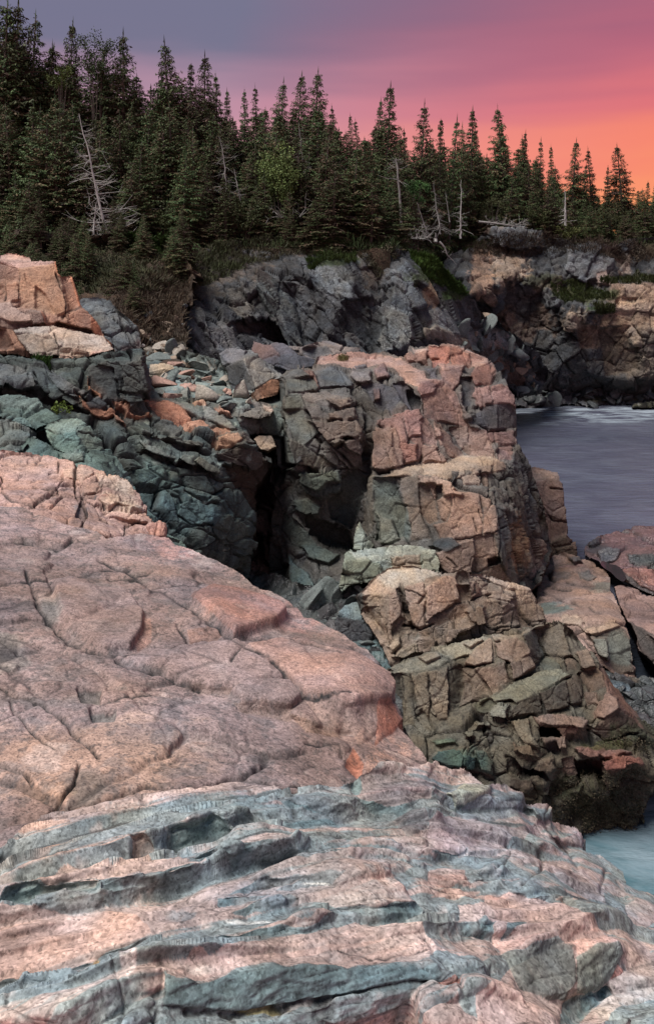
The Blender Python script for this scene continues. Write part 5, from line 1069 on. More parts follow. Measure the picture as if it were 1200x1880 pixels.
N_FAC = [
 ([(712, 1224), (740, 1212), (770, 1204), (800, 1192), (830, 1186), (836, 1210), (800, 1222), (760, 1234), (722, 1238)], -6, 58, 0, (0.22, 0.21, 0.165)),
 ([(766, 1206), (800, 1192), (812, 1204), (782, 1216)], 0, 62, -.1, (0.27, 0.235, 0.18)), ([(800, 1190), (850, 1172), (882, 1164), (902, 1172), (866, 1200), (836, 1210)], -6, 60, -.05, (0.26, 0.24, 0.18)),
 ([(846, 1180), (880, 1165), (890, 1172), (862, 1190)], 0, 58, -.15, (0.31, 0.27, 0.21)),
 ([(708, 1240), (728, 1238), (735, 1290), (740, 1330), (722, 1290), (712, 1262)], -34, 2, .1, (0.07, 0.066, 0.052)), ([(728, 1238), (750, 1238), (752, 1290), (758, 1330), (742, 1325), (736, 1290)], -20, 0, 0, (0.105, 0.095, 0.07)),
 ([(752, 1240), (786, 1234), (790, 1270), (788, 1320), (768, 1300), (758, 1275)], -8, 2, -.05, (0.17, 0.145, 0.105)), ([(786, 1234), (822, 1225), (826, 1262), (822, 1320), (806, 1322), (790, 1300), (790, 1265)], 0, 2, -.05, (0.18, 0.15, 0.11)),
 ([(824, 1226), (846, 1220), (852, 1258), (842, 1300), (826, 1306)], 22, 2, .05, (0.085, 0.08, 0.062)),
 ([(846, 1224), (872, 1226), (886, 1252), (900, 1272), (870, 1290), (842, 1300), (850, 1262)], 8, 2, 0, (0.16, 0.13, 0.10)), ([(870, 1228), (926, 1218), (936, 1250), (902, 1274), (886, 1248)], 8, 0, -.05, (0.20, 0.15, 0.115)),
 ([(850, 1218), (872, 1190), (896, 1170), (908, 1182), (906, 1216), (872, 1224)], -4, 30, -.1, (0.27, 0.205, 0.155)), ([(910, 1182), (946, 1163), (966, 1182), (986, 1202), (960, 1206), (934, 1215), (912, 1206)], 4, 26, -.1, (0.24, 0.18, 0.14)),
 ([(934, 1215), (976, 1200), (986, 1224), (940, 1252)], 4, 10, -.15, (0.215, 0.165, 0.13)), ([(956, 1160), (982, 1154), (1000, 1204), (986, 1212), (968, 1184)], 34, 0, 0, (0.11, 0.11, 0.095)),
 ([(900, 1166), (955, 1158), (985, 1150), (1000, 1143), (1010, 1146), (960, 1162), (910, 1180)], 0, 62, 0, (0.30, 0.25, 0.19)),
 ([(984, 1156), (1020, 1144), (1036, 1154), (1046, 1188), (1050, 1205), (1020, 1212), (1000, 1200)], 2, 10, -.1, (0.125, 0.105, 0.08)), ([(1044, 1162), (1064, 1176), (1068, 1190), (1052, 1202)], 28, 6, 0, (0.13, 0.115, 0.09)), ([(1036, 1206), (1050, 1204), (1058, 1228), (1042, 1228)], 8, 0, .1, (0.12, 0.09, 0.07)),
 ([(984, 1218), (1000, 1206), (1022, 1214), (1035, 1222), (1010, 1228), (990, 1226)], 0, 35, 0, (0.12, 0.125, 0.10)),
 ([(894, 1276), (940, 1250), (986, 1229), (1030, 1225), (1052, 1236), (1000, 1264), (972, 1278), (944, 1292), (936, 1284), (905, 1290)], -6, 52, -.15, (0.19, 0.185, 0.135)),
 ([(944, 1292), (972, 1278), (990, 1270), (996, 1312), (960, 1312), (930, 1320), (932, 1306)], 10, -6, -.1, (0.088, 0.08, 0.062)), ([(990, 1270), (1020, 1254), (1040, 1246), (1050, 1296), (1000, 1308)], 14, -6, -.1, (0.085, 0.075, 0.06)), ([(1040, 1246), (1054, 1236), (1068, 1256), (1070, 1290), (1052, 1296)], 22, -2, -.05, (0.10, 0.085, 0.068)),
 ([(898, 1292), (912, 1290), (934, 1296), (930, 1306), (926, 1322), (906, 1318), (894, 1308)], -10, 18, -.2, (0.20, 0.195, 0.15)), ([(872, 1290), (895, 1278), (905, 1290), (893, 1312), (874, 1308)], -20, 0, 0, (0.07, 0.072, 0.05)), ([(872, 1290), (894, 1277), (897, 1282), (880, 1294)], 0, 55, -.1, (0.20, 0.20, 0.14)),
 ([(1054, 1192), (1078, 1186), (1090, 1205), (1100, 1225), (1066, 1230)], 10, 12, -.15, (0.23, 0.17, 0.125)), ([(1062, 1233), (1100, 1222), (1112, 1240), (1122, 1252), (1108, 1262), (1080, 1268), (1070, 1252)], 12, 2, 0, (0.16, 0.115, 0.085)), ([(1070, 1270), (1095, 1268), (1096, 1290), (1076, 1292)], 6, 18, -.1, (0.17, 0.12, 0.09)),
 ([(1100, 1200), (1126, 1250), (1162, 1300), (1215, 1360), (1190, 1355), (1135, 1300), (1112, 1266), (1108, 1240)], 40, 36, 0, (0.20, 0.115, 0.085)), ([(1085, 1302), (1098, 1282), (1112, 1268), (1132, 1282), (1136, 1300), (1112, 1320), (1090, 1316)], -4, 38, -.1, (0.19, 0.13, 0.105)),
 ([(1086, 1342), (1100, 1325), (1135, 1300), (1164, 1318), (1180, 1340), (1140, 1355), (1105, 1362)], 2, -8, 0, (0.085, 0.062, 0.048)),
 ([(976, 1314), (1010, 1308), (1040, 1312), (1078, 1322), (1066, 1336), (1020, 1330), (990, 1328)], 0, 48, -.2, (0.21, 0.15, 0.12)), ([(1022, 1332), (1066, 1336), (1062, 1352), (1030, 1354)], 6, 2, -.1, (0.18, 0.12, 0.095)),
 ([(984, 1334), (1020, 1334), (1030, 1352), (992, 1354)], 0, -8, 0.4, (0.045, 0.038, 0.034)), ([(990, 1356), (1040, 1354), (1042, 1376), (1010, 1378)], 2, 25, -.1, (0.18, 0.135, 0.11)), ([(1000, 1366), (1020, 1362), (1026, 1384), (1008, 1384)], 0, -4, .1, (0.06, 0.052, 0.046)),  # first facet: hole with its shade painted as near-black stone
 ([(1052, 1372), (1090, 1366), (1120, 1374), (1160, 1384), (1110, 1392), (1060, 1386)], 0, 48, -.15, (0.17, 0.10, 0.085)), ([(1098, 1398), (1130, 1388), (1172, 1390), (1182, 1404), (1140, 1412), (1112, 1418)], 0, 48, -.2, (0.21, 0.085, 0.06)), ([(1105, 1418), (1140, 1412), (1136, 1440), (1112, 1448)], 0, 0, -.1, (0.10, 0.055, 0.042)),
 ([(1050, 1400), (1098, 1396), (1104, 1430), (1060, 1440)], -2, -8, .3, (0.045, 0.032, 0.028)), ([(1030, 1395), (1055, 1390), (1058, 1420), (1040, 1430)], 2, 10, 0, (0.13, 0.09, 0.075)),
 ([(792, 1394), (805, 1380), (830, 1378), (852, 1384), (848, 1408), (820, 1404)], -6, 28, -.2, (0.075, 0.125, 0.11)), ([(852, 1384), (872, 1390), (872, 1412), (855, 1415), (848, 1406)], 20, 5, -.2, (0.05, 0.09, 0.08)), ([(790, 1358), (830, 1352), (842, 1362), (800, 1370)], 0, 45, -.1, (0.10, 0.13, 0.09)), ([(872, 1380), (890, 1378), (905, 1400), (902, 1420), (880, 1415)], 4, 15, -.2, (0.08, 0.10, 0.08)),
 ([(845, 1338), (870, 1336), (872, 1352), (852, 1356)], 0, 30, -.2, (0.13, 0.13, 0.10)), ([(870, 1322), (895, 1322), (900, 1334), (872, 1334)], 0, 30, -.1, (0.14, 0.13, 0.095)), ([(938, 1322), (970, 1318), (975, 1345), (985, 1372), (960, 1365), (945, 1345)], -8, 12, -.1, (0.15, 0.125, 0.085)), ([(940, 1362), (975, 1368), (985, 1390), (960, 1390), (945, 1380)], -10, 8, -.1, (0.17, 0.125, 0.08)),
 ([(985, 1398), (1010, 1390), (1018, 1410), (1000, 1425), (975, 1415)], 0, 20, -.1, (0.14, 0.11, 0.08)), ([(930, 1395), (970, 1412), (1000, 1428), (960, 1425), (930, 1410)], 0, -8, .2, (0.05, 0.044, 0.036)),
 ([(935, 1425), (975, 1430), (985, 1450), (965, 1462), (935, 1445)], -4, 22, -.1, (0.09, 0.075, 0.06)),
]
def barnacle(p, X, Y):
    w = smooth(1395, 1440, Y) * smooth(940, 1000, X)
    return w * (0.05 * fbm(p * 7.0, 4, 93, 0.7) + 0.10 * fbm(p * 2.2, 3, 94))
mass('rock_outcrop', 'large stepped dark rock outcrop rising from the inlet, seaweed on its foot', 'rock outcrop',
     [(702, 1256), (708, 1236), (718, 1222), (742, 1210), (800, 1188), (870, 1166), (930, 1158), (990, 1146), (1006, 1141), (1032, 1148), (1052, 1160), (1068, 1174), (1078, 1186), (1100, 1202), (1114, 1228), (1128, 1252), (1152, 1284), (1180, 1318), (1225, 1365), (1225, 1440), (1196, 1448), (1184, 1470),
      (1178, 1502), (1160, 1518), (1125, 1518), (1104, 1524), (1088, 1532), (1060, 1530), (1000, 1510), (930, 1470), (860, 1450), (800, 1425), (770, 1385), (742, 1335), (716, 1290)],
     [(708, 1240, 13.6), (800, 1192, 14.4), (900, 1166, 14.9), (1000, 1143, 15.6), (1066, 1176, 14.8), (1112, 1228, 13.9), (1200, 1345, 12.9), (1220, 1430, 12.4), (1160, 1518, 12.5), (1080, 1530, 12.3), (930, 1465, 11.7), (800, 1420, 11.9), (745, 1330, 12.6), (760, 1236, 13.2), (840, 1214, 13.4), (905, 1178, 14.2),
      (870, 1225, 13.1), (820, 1310, 12.7), (900, 1276, 12.7), (940, 1250, 13.0), (985, 1226, 13.3), (1000, 1200, 14.0), (1050, 1206, 13.7), (1030, 1228, 13.3), (950, 1310, 12.2), (1060, 1290, 12.4), (1100, 1262, 13.0), (1100, 1340, 12.2), (1000, 1340, 12.1), (1000, 1400, 12.0), (900, 1340, 12.2), (850, 1380, 11.8), (900, 1410, 12.0), (950, 1380, 11.8),
      (1120, 1400, 12.0), (1060, 1450, 12.2), (1180, 1400, 12.3)],
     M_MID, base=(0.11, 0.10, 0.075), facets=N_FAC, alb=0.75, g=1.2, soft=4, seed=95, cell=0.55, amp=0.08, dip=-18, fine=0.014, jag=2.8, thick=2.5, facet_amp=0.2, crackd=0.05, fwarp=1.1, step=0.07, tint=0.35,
     cracks=[([(752, 1238), (756, 1290), (768, 1320)], 2.0, 0.15), ([(786, 1236), (790, 1300)], 1.5, 0.08), ([(825, 1226), (826, 1300)], 1.6, 0.1), ([(715, 1250), (725, 1300)], 1.5, 0.12), ([(738, 1245), (742, 1310)], 1.5, 0.10), ([(845, 1300), (900, 1276), (945, 1250), (990, 1228)], 1.8, 0.14), ([(990, 1270), (998, 1310)], 1.2, 0.06), ([(905, 1180), (908, 1216), (870, 1226), (850, 1220)], 1.6, 0.12),
             ([(1000, 1202), (1050, 1206), (1066, 1230), (1080, 1268)], 1.6, 0.12), ([(800, 1225), (835, 1212)], 1.5, 0.08), ([(810, 1200), (830, 1215)], 1.3, 0.07), ([(930, 1390), (960, 1415), (1000, 1428)], 3.0, 0.25), ([(870, 1310), (930, 1322), (990, 1312)], 2.0, 0.15), ([(1080, 1340), (1110, 1360), (1180, 1345)], 1.6, 0.12)],
     patches=[((1090, 1475, 130, 62), (0.06, 0.062, 0.035), 1.0), ((1180, 1350, 60, 34), (0.055, 0.06, 0.035), 0.9), ((1120, 1368, 60, 10), (0.06, 0.06, 0.02), 0.8), ((960, 1470, 80, 30), (0.05, 0.045, 0.032), 0.9), ((850, 1395, 60, 30), (0.07, 0.12, 0.10), 0.6), ((1130, 1400, 50, 20), (0.18, 0.085, 0.065), 0.5), (('n', 0.25, 0.55), (0.06, 0.058, 0.045), 0.6), ((1130, 1470, 60, 50), (0.09, 0.09, 0.07), 0.4)],
     extra=barnacle)

# flat rocks to the right
mass('rock_platform', 'flat pinkish rock platform right of the buttress', 'rock platform',
     [(984, 1068), (1000, 1040), (1010, 1020), (1030, 1014), (1062, 1018), (1092, 1034), (1110, 1044), (1120, 1062), (1118, 1084), (1132, 1110), (1146, 1140), (1156, 1170), (1162, 1205), (1172, 1245), (1120, 1236), (1080, 1200), (1040, 1170), (1000, 1160), (984, 1110)],
     [(990, 1070, 20.6), (1015, 1020, 22.8), (1060, 1020, 22.6), (1110, 1046, 21.4), (1118, 1080, 19.6), (1146, 1140, 17.6), (1060, 1090, 19.2), (1000, 1110, 18.4), (1040, 1140, 16.9), (1080, 1150, 16.8), (1115, 1160, 16.6), (1090, 1200, 15.9), (1140, 1235, 15.4), (1160, 1210, 16.2)],
     M_MID, base=(0.21, 0.145, 0.12), g=1.3, seed=97, cell=1.2, amp=0.07, aniso=(1.6, 1, .7), dip=12, fine=0.015, jag=3, thick=1.8, tint=0.25,
     facets=[([(1075, 1165), (1105, 1160), (1140, 1150), (1156, 1172), (1165, 1235), (1130, 1235), (1112, 1210)], 5, -5, 0, (0.095, 0.08, 0.065)), ([(1085, 1172), (1112, 1172), (1118, 1215), (1100, 1200)], -5, 10, -.3, (0.13, 0.13, 0.105)), ([(1030, 1132), (1060, 1130), (1075, 1142), (1060, 1152), (1028, 1146)], 0, 55, -.1, (0.26, 0.20, 0.155)),
             ([(1062, 1150), (1125, 1140), (1140, 1148), (1100, 1162), (1072, 1164)], 0, 62, -.1, (0.25, 0.18, 0.13)), ([(1060, 1050), (1080, 1048), (1096, 1060), (1080, 1066), (1062, 1062)], 0, 40, -.1, (0.075, 0.08, 0.085)), ([(1040, 1022), (1064, 1018), (1072, 1030), (1052, 1032)], 0, 40, -.2, (0.07, 0.072, 0.078))],
     cracks=[([(1015, 1082), (1050, 1086)], 2.0, 0.12), ([(995, 1090), (1040, 1105), (1100, 1130)], 1.3, 0.06), ([(1040, 1072), (1080, 1080), (1115, 1085)], 1.4, 0.08)],
     patches=[((1010, 1118, 40, 16), (0.075, 0.10, 0.095), 0.9), ((1030, 1060, 40, 16), (0.085, 0.078, 0.08), 0.8), ((1060, 1040, 40, 14), (0.27, 0.15, 0.135), 0.6), ((1140, 1190, 24, 40), (0.08, 0.095, 0.085), 0.7), ((1100, 1075, 30, 12), (0.10, 0.11, 0.095), 0.7)])
mass('rock_slab', 'pinkish slab beyond the dark channel, right edge', 'rock slab',
     [(1122, 1082), (1134, 1074), (1165, 1082), (1190, 1090), (1260, 1098), (1260, 1260), (1215, 1240), (1196, 1216), (1172, 1190), (1156, 1150), (1138, 1112)],
     [(1128, 1080, 20.3), (1165, 1083, 20.4), (1240, 1098, 20), (1150, 1130, 18.2), (1180, 1160, 17.4), (1240, 1150, 17.6), (1180, 1200, 16.6), (1240, 1240, 16)],
     M_MID, base=(0.22, 0.145, 0.125), g=1.3, seed=99, cell=1.2, amp=0.06, aniso=(1.6, 1, .7), dip=20, fine=0.015, jag=3, thick=1.8, piece=0,
     facets=[([(1150, 1135), (1178, 1150), (1210, 1165), (1260, 1170), (1260, 1260), (1210, 1240), (1175, 1195)], -25, -5, 0, (0.05, 0.045, 0.042)), ([(1186, 1162), (1206, 1166), (1260, 1172), (1260, 1200), (1220, 1200)], 0, 25, -.2, (0.19, 0.13, 0.115))],
     cracks=[([(1180, 1100), (1195, 1115), (1215, 1120)], 1.6, 0.08)])
mass('rock_slab', 'rose-tinted wet slab at the water, right edge, behind the tide pool', 'rock slab',
     [(1072, 1006), (1080, 990), (1094, 981), (1120, 976), (1140, 971), (1170, 969), (1260, 966), (1260, 1062), (1200, 1052), (1150, 1046), (1130, 1048), (1110, 1040), (1092, 1028), (1076, 1020)],
     [(1080, 990, 25.5), (1140, 971, 27), (1240, 968, 27), (1078, 1018, 23.4), (1130, 1046, 21.9), (1200, 1050, 21.6), (1160, 1010, 24)],
     M_WET, base=(0.14, 0.082, 0.08), g=1.3, seed=101, cell=1.2, amp=0.08, aniso=(1.5, 1, .6), dip=22, fine=0.02, jag=2.5, thick=1.6, piece=0,
     facets=[([(1078, 1000), (1086, 984), (1106, 980), (1104, 992), (1088, 1002)], 0, 10, -.2, (0.035, 0.035, 0.038)), ([(1092, 1010), (1115, 1002), (1140, 1008), (1130, 1030), (1105, 1034)], -5, 30, -.2, (0.07, 0.075, 0.085)), ([(1150, 1018), (1200, 1020), (1260, 1024), (1260, 1048), (1200, 1044), (1155, 1036)], 0, 55, 0, (0.05, 0.06, 0.06))],
     cracks=[([(1140, 972), (1170, 985), (1205, 1000)], 2.2, 0.15), ([(1150, 1002), (1140, 1012)], 1.5, 0.1)], patches=[((1090, 1000, 30, 22), (0.045, 0.047, 0.052), 0.8)])
mass('rock_slab', 'small reddish slab with a dark front edge beside the tide pool', 'rock slab',
     [(1132, 1060), (1136, 1046), (1160, 1042), (1200, 1044), (1260, 1046), (1260, 1112), (1215, 1098), (1195, 1092), (1175, 1084), (1150, 1070)],
     [(1136, 1048, 21.4), (1200, 1046, 21.6), (1240, 1050, 21.5), (1160, 1072, 20.2), (1200, 1090, 19.7), (1250, 1105, 19.4)],
     M_WET, base=(0.24, 0.125, 0.105), g=1.3, seed=103, cell=1.0, amp=0.06, fine=0.015, jag=2.5, thick=1.2, piece=0,
     facets=[([(1132, 1048), (1140, 1046), (1175, 1074), (1215, 1092), (1260, 1104), (1260, 1115), (1210, 1100), (1160, 1080)], -30, -8, 0, (0.03, 0.035, 0.036))], cracks=[([(1172, 1060), (1186, 1068), (1190, 1074)], 1.6, 0.08)], patches=[((1190, 1066, 26, 10), (0.40, 0.20, 0.16), 0.8)])
def tide_pool():
    m, nt, bs = new_mat('tide pool water')
    bs.inputs['Base Color'].default_value = (0.02, 0.02, 0.022, 1); bs.inputs['Roughness'].default_value = 0.06
    n = 24; V = [(0, 0, 0)]
    c = at(1124, 1052, 20.9)
    for k in range(n):
        a = 2 * math.pi * k / n; r = 1 + 0.18 * math.sin(3 * a + 1) + 0.1 * math.sin(5 * a)
        V.append((0.19 * math.cos(a) * r, 0.75 * math.sin(a) * r, 0))
    Q = [(0, 1 + k, 1 + (k + 1) % n) for k in range(n)]
    o = mesh_obj('tide_pool', V, np.array(Q), m); o.location = c + Vector((0, -0.1, 0.10))
    tag(o, 'little still tide pool reflecting the pink sky', 'tide pool', kind='structure')
tide_pool()
mass('tidal_rubble', 'jumbled black wet stones right of the stepped outcrop', 'rubble',
     [(1085, 1222), (1120, 1232), (1172, 1240), (1260, 1256), (1260, 1460), (1205, 1420), (1180, 1350), (1140, 1290), (1105, 1250)],
     [(1100, 1230, 16.4), (1170, 1244, 16), (1240, 1260, 15.7), (1140, 1280, 15), (1200, 1300, 14.8), (1180, 1340, 14), (1240, 1400, 13.2), (1205, 1400, 13)],
     M_WET, base=(0.05, 0.06, 0.064), g=1.3, seed=105, cell=0.8, amp=0.12, fine=0.02, jag=3, thick=1.2, piece=0.9, piece_name='stone', tint=0.7,
     patches=[((1160, 1225, 60, 22), (0.075, 0.06, 0.045), 0.8), ((1200, 1370, 60, 50), (0.05, 0.045, 0.03), 0.8)])

# loose stones
def stone_meshes():
    import bmesh
    out = []
    cols = [(0.15, 0.18, 0.17), (0.12, 0.14, 0.135), (0.20, 0.21, 0.19), (0.30, 0.27, 0.23), (0.33, 0.21, 0.17), (0.22, 0.17, 0.13), (0.06, 0.068, 0.07), (0.05, 0.05, 0.052)]
    for k, cc in enumerate(cols):
        rng = np.random.default_rng(700 + k)
        bm = bmesh.new(); bmesh.ops.create_icosphere(bm, subdivisions=3, radius=1.0)
        V = np.array([v.co[:] for v in bm.verts]); Fc = np.array([[v.index for v in f.verts] for f in bm.faces]); bm.free()
        for _ in range(9):
            n = unit_(rng.normal(0, 1, 3)); d = rng.uniform(0.22, 0.55); e = V @ n - d
            V = V - np.clip(e, 0, None)[:, None] * n
        V = V * np.array((1.0, rng.uniform(.7, 1), rng.uniform(.5, .8))) * 1.5 + 0.02 * np.stack([fbm(V * 3, 3, 800 + k + j) for j in range(3)], 1)
        out.append(quad_mesh('stone', V, Fc, M_MID if k < 6 else M_WET, np.repeat(np.array(cc)[None], len(V), 0)))
    return out
def unit_(a): return a / np.linalg.norm(a)
STONES = stone_meshes()
def strew(key, polys, n, s0, s1, kinds, label, group, seed):
    rng = np.random.default_rng(seed); px, py, P, N = SURF[key]
    w = np.zeros(len(px), bool)
    for pl in polys: w |= inside(pl, px, py)
    ids = np.nonzero(w)[0]
    for i in rng.choice(ids, n):
        o = bpy.data.objects.new('stone', STONES[int(rng.choice(kinds))]); r = s0 * (s1 / s0) ** (rng.random() ** 1.8)
        o.scale = (r, r * rng.uniform(.8, 1.2), r); o.rotation_euler = (rng.normal(0, .5), rng.normal(0, .5), rng.uniform(0, 6.28))
        o.location = (float(P[i, 0]), float(P[i, 1]), float(P[i, 2]) + r * 0.2)
        link(o); tag(o, label, 'stone', group)
strew('rubble_platform27', [[(275, 650), (330, 650), (420, 700), (480, 720), (440, 760), (380, 745), (290, 735)]], 70, 0.08, 0.40, [0, 0, 1, 2, 2, 3, 4], 'angular loose stone strewn on the grey-green rubble platform', 'loose stones on the rubble platform', 1)
strew('rubble_platform27', [[(265, 628), (330, 640), (325, 665), (275, 660)]], 24, 0.14, 0.5, [5, 5, 3, 1], 'brown loose stone below the dark earth bank', 'loose stones below the earth bank', 2)
strew('gully_floor63', [[(600, 1060), (720, 1160), (760, 1260), (690, 1240), (560, 1100)]], 30, 0.12, 0.40, [6, 7, 1], 'dark wet stone lying in the shaded gully', 'stones in the gully', 3)
strew('tidal_rubble105', [[(1095, 1228), (1250, 1260), (1250, 1420), (1200, 1380), (1140, 1280)]], 80, 0.09, 0.26, [6, 6, 7, 7], 'black wet stone jumbled at the right edge beside the stepped outcrop', 'black stones at the right edge', 4)
strew('cliff9', [[(850, 590), (905, 590), (960, 630), (1005, 680), (990, 720), (930, 715), (890, 690), (850, 640)]], 70, 0.2, 0.75, [1, 5, 6, 1, 1, 7], 'broken angular rock on the ridge running down to the cove', 'broken rocks on the far ridge', 5)
strew('shore_rock21', [[(940, 700), (1260, 700), (1260, 745), (940, 745)]], 70, 0.25, 0.9, [6, 7, 1, 6], 'dark broken rock along the far waterline of the cove', 'broken rocks along the far waterline', 6)

strew('earth_bank15', [[(230, 560), (345, 540), (350, 690), (270, 660)]], 40, 0.08, 0.26, [5, 1, 7, 7], 'dark brown stone lodged in the earth bank above the platform', 'stones in the earth bank', 7)

# ------------------------------------------------------------------ foreground granite slab
B_CRK = [([(206, 1209), (250, 1206), (300, 1194), (350, 1189), (431, 1174), (480, 1176), (537, 1184), (625, 1214)], 2.68, 0.041), ([(181, 1028), (231, 1050), (300, 1088), (350, 1119), (400, 1152), (425, 1181), (475, 1212), (531, 1250), (553, 1282)], 2.31, 0.037),
         ([(48, 1050), (56, 1072), (69, 1119), (106, 1162), (156, 1194), (206, 1209)], 2.91, 0.041), ([(214, 1216), (275, 1240), (340, 1254), (366, 1268)], 2.43, 0.035), ([(0, 1262), (37, 1276), (81, 1300), (110, 1325), (137, 1350), (170, 1380), (181, 1396)], 2.91, 0.041),
         ([(130, 1480), (170, 1478), (206, 1469), (250, 1456), (275, 1450), (320, 1456), (350, 1454), (380, 1448), (437, 1431), (470, 1415), (500, 1400)], 3.15, 0.058), ([(0, 994), (50, 997), (112, 1006), (137, 990)], 2.43, 0.069), ([(50, 1070), (106, 1062), (181, 1044), (240, 1048)], 1.94, 0.035), ([(325, 1144), (336, 1160), (344, 1170), (350, 1187)], 2.18, 0.035),
         ([(437, 1431), (480, 1440), (540, 1450), (566, 1460)], 2.18, 0.035), ([(0, 1405), (40, 1420), (60, 1440)], 2.68, 0.046), ([(10, 1560), (40, 1540), (70, 1510), (110, 1470), (140, 1440), (144, 1410)], 2.43, 0.046), ([(20, 1286), (26, 1310), (60, 1345), (100, 1380)], 2.43, 0.035), ([(180, 1300), (230, 1286), (290, 1278)], 1.57, 0.017), ([(0, 1170), (30, 1190), (52, 1206)], 2.18, 0.035),
         ([(425, 1226), (440, 1200), (452, 1192)], 1.46, 0.021), ([(555, 1282), (590, 1278), (640, 1286)], 1.57, 0.023), ([(200, 1060), (240, 1064), (280, 1052)], 1.57, 0.023), ([(560, 1365), (620, 1372), (640, 1390)], 1.57, 0.023), ([(640, 1190), (670, 1210), (700, 1222)], 1.57, 0.023), ([(0, 1075), (60, 1068)], 1.69, 0.035), ([(480, 1440), (500, 1448), (560, 1470)], 1.69, 0.035)]
B_FAC = [([(348, 1100), (390, 1085), (440, 1095), (500, 1110), (525, 1135), (500, 1158), (465, 1166), (425, 1175), (395, 1140)], None, 0, 0.077, (0.36, 0.205, 0.17)),
         ([(96, 1066), (130, 1060), (180, 1080), (232, 1090), (265, 1130), (255, 1165), (240, 1195), (190, 1200), (160, 1180), (110, 1140)], None, 0, 0.051),
         ([(262, 1130), (275, 1140), (276, 1180), (255, 1196), (248, 1180), (257, 1160)], 30, 20, 0, (0.36, 0.22, 0.18)),
         ([(412, 1266), (450, 1256), (500, 1254), (532, 1256), (556, 1288), (540, 1296), (480, 1290), (440, 1284)], None, 0, 0.051), ([(424, 1284), (480, 1290), (540, 1296), (556, 1290), (552, 1310), (525, 1322), (480, 1312), (440, 1300)], 4, 18, 0, (0.27, 0.19, 0.16)),
         ([(530, 1308), (565, 1290), (600, 1305), (620, 1330), (580, 1332), (545, 1328)], None, 0, 0.026), ([(530, 1310), (580, 1332), (620, 1332), (625, 1352), (560, 1346)], 8, 15, 0, (0.27, 0.185, 0.15)),
         ([(210, 1212), (300, 1196), (430, 1180), (530, 1242), (440, 1260), (350, 1258)], None, 0, 0.039), ([(340, 1258), (440, 1262), (415, 1275), (370, 1272)], 0, 22, 0.02, (0.22, 0.16, 0.14)),
         ([(447, 1190), (540, 1180), (600, 1195), (660, 1215), (722, 1252), (715, 1290), (640, 1290), (560, 1280), (530, 1248)], None, 0, 0.051, (0.39, 0.25, 0.21)),
         ([(558, 1282), (640, 1290), (700, 1290), (694, 1345), (660, 1370), (648, 1345), (600, 1340), (580, 1320)], 5, 12, 0, (0.27, 0.19, 0.165)),
         ([(694, 1290), (718, 1285), (730, 1308), (740, 1320), (722, 1345), (690, 1365)], 42, 22, 0, (0.48, 0.22, 0.155)),
         ([(345, 1155), (395, 1148), (410, 1166), (395, 1178), (352, 1186)], 0, 30, .03, (0.36, 0.22, 0.175)),
         ([(650, 1370), (665, 1395), (662, 1430), (640, 1400)], 30, 25, .05, (0.46, 0.19, 0.125)),
         ([(143, 1260), (188, 1260), (185, 1296), (150, 1294)], None, 0, -0.06, (0.13, 0.12, 0.115)), ([(165, 1308), (215, 1312), (210, 1330), (170, 1330)], None, 0, -0.05, (0.16, 0.15, 0.14)),
         ([(0, 995), (50, 996), (50, 1000), (0, 1008)], 0, 0, .05, (0.2, 0.15, 0.14))]
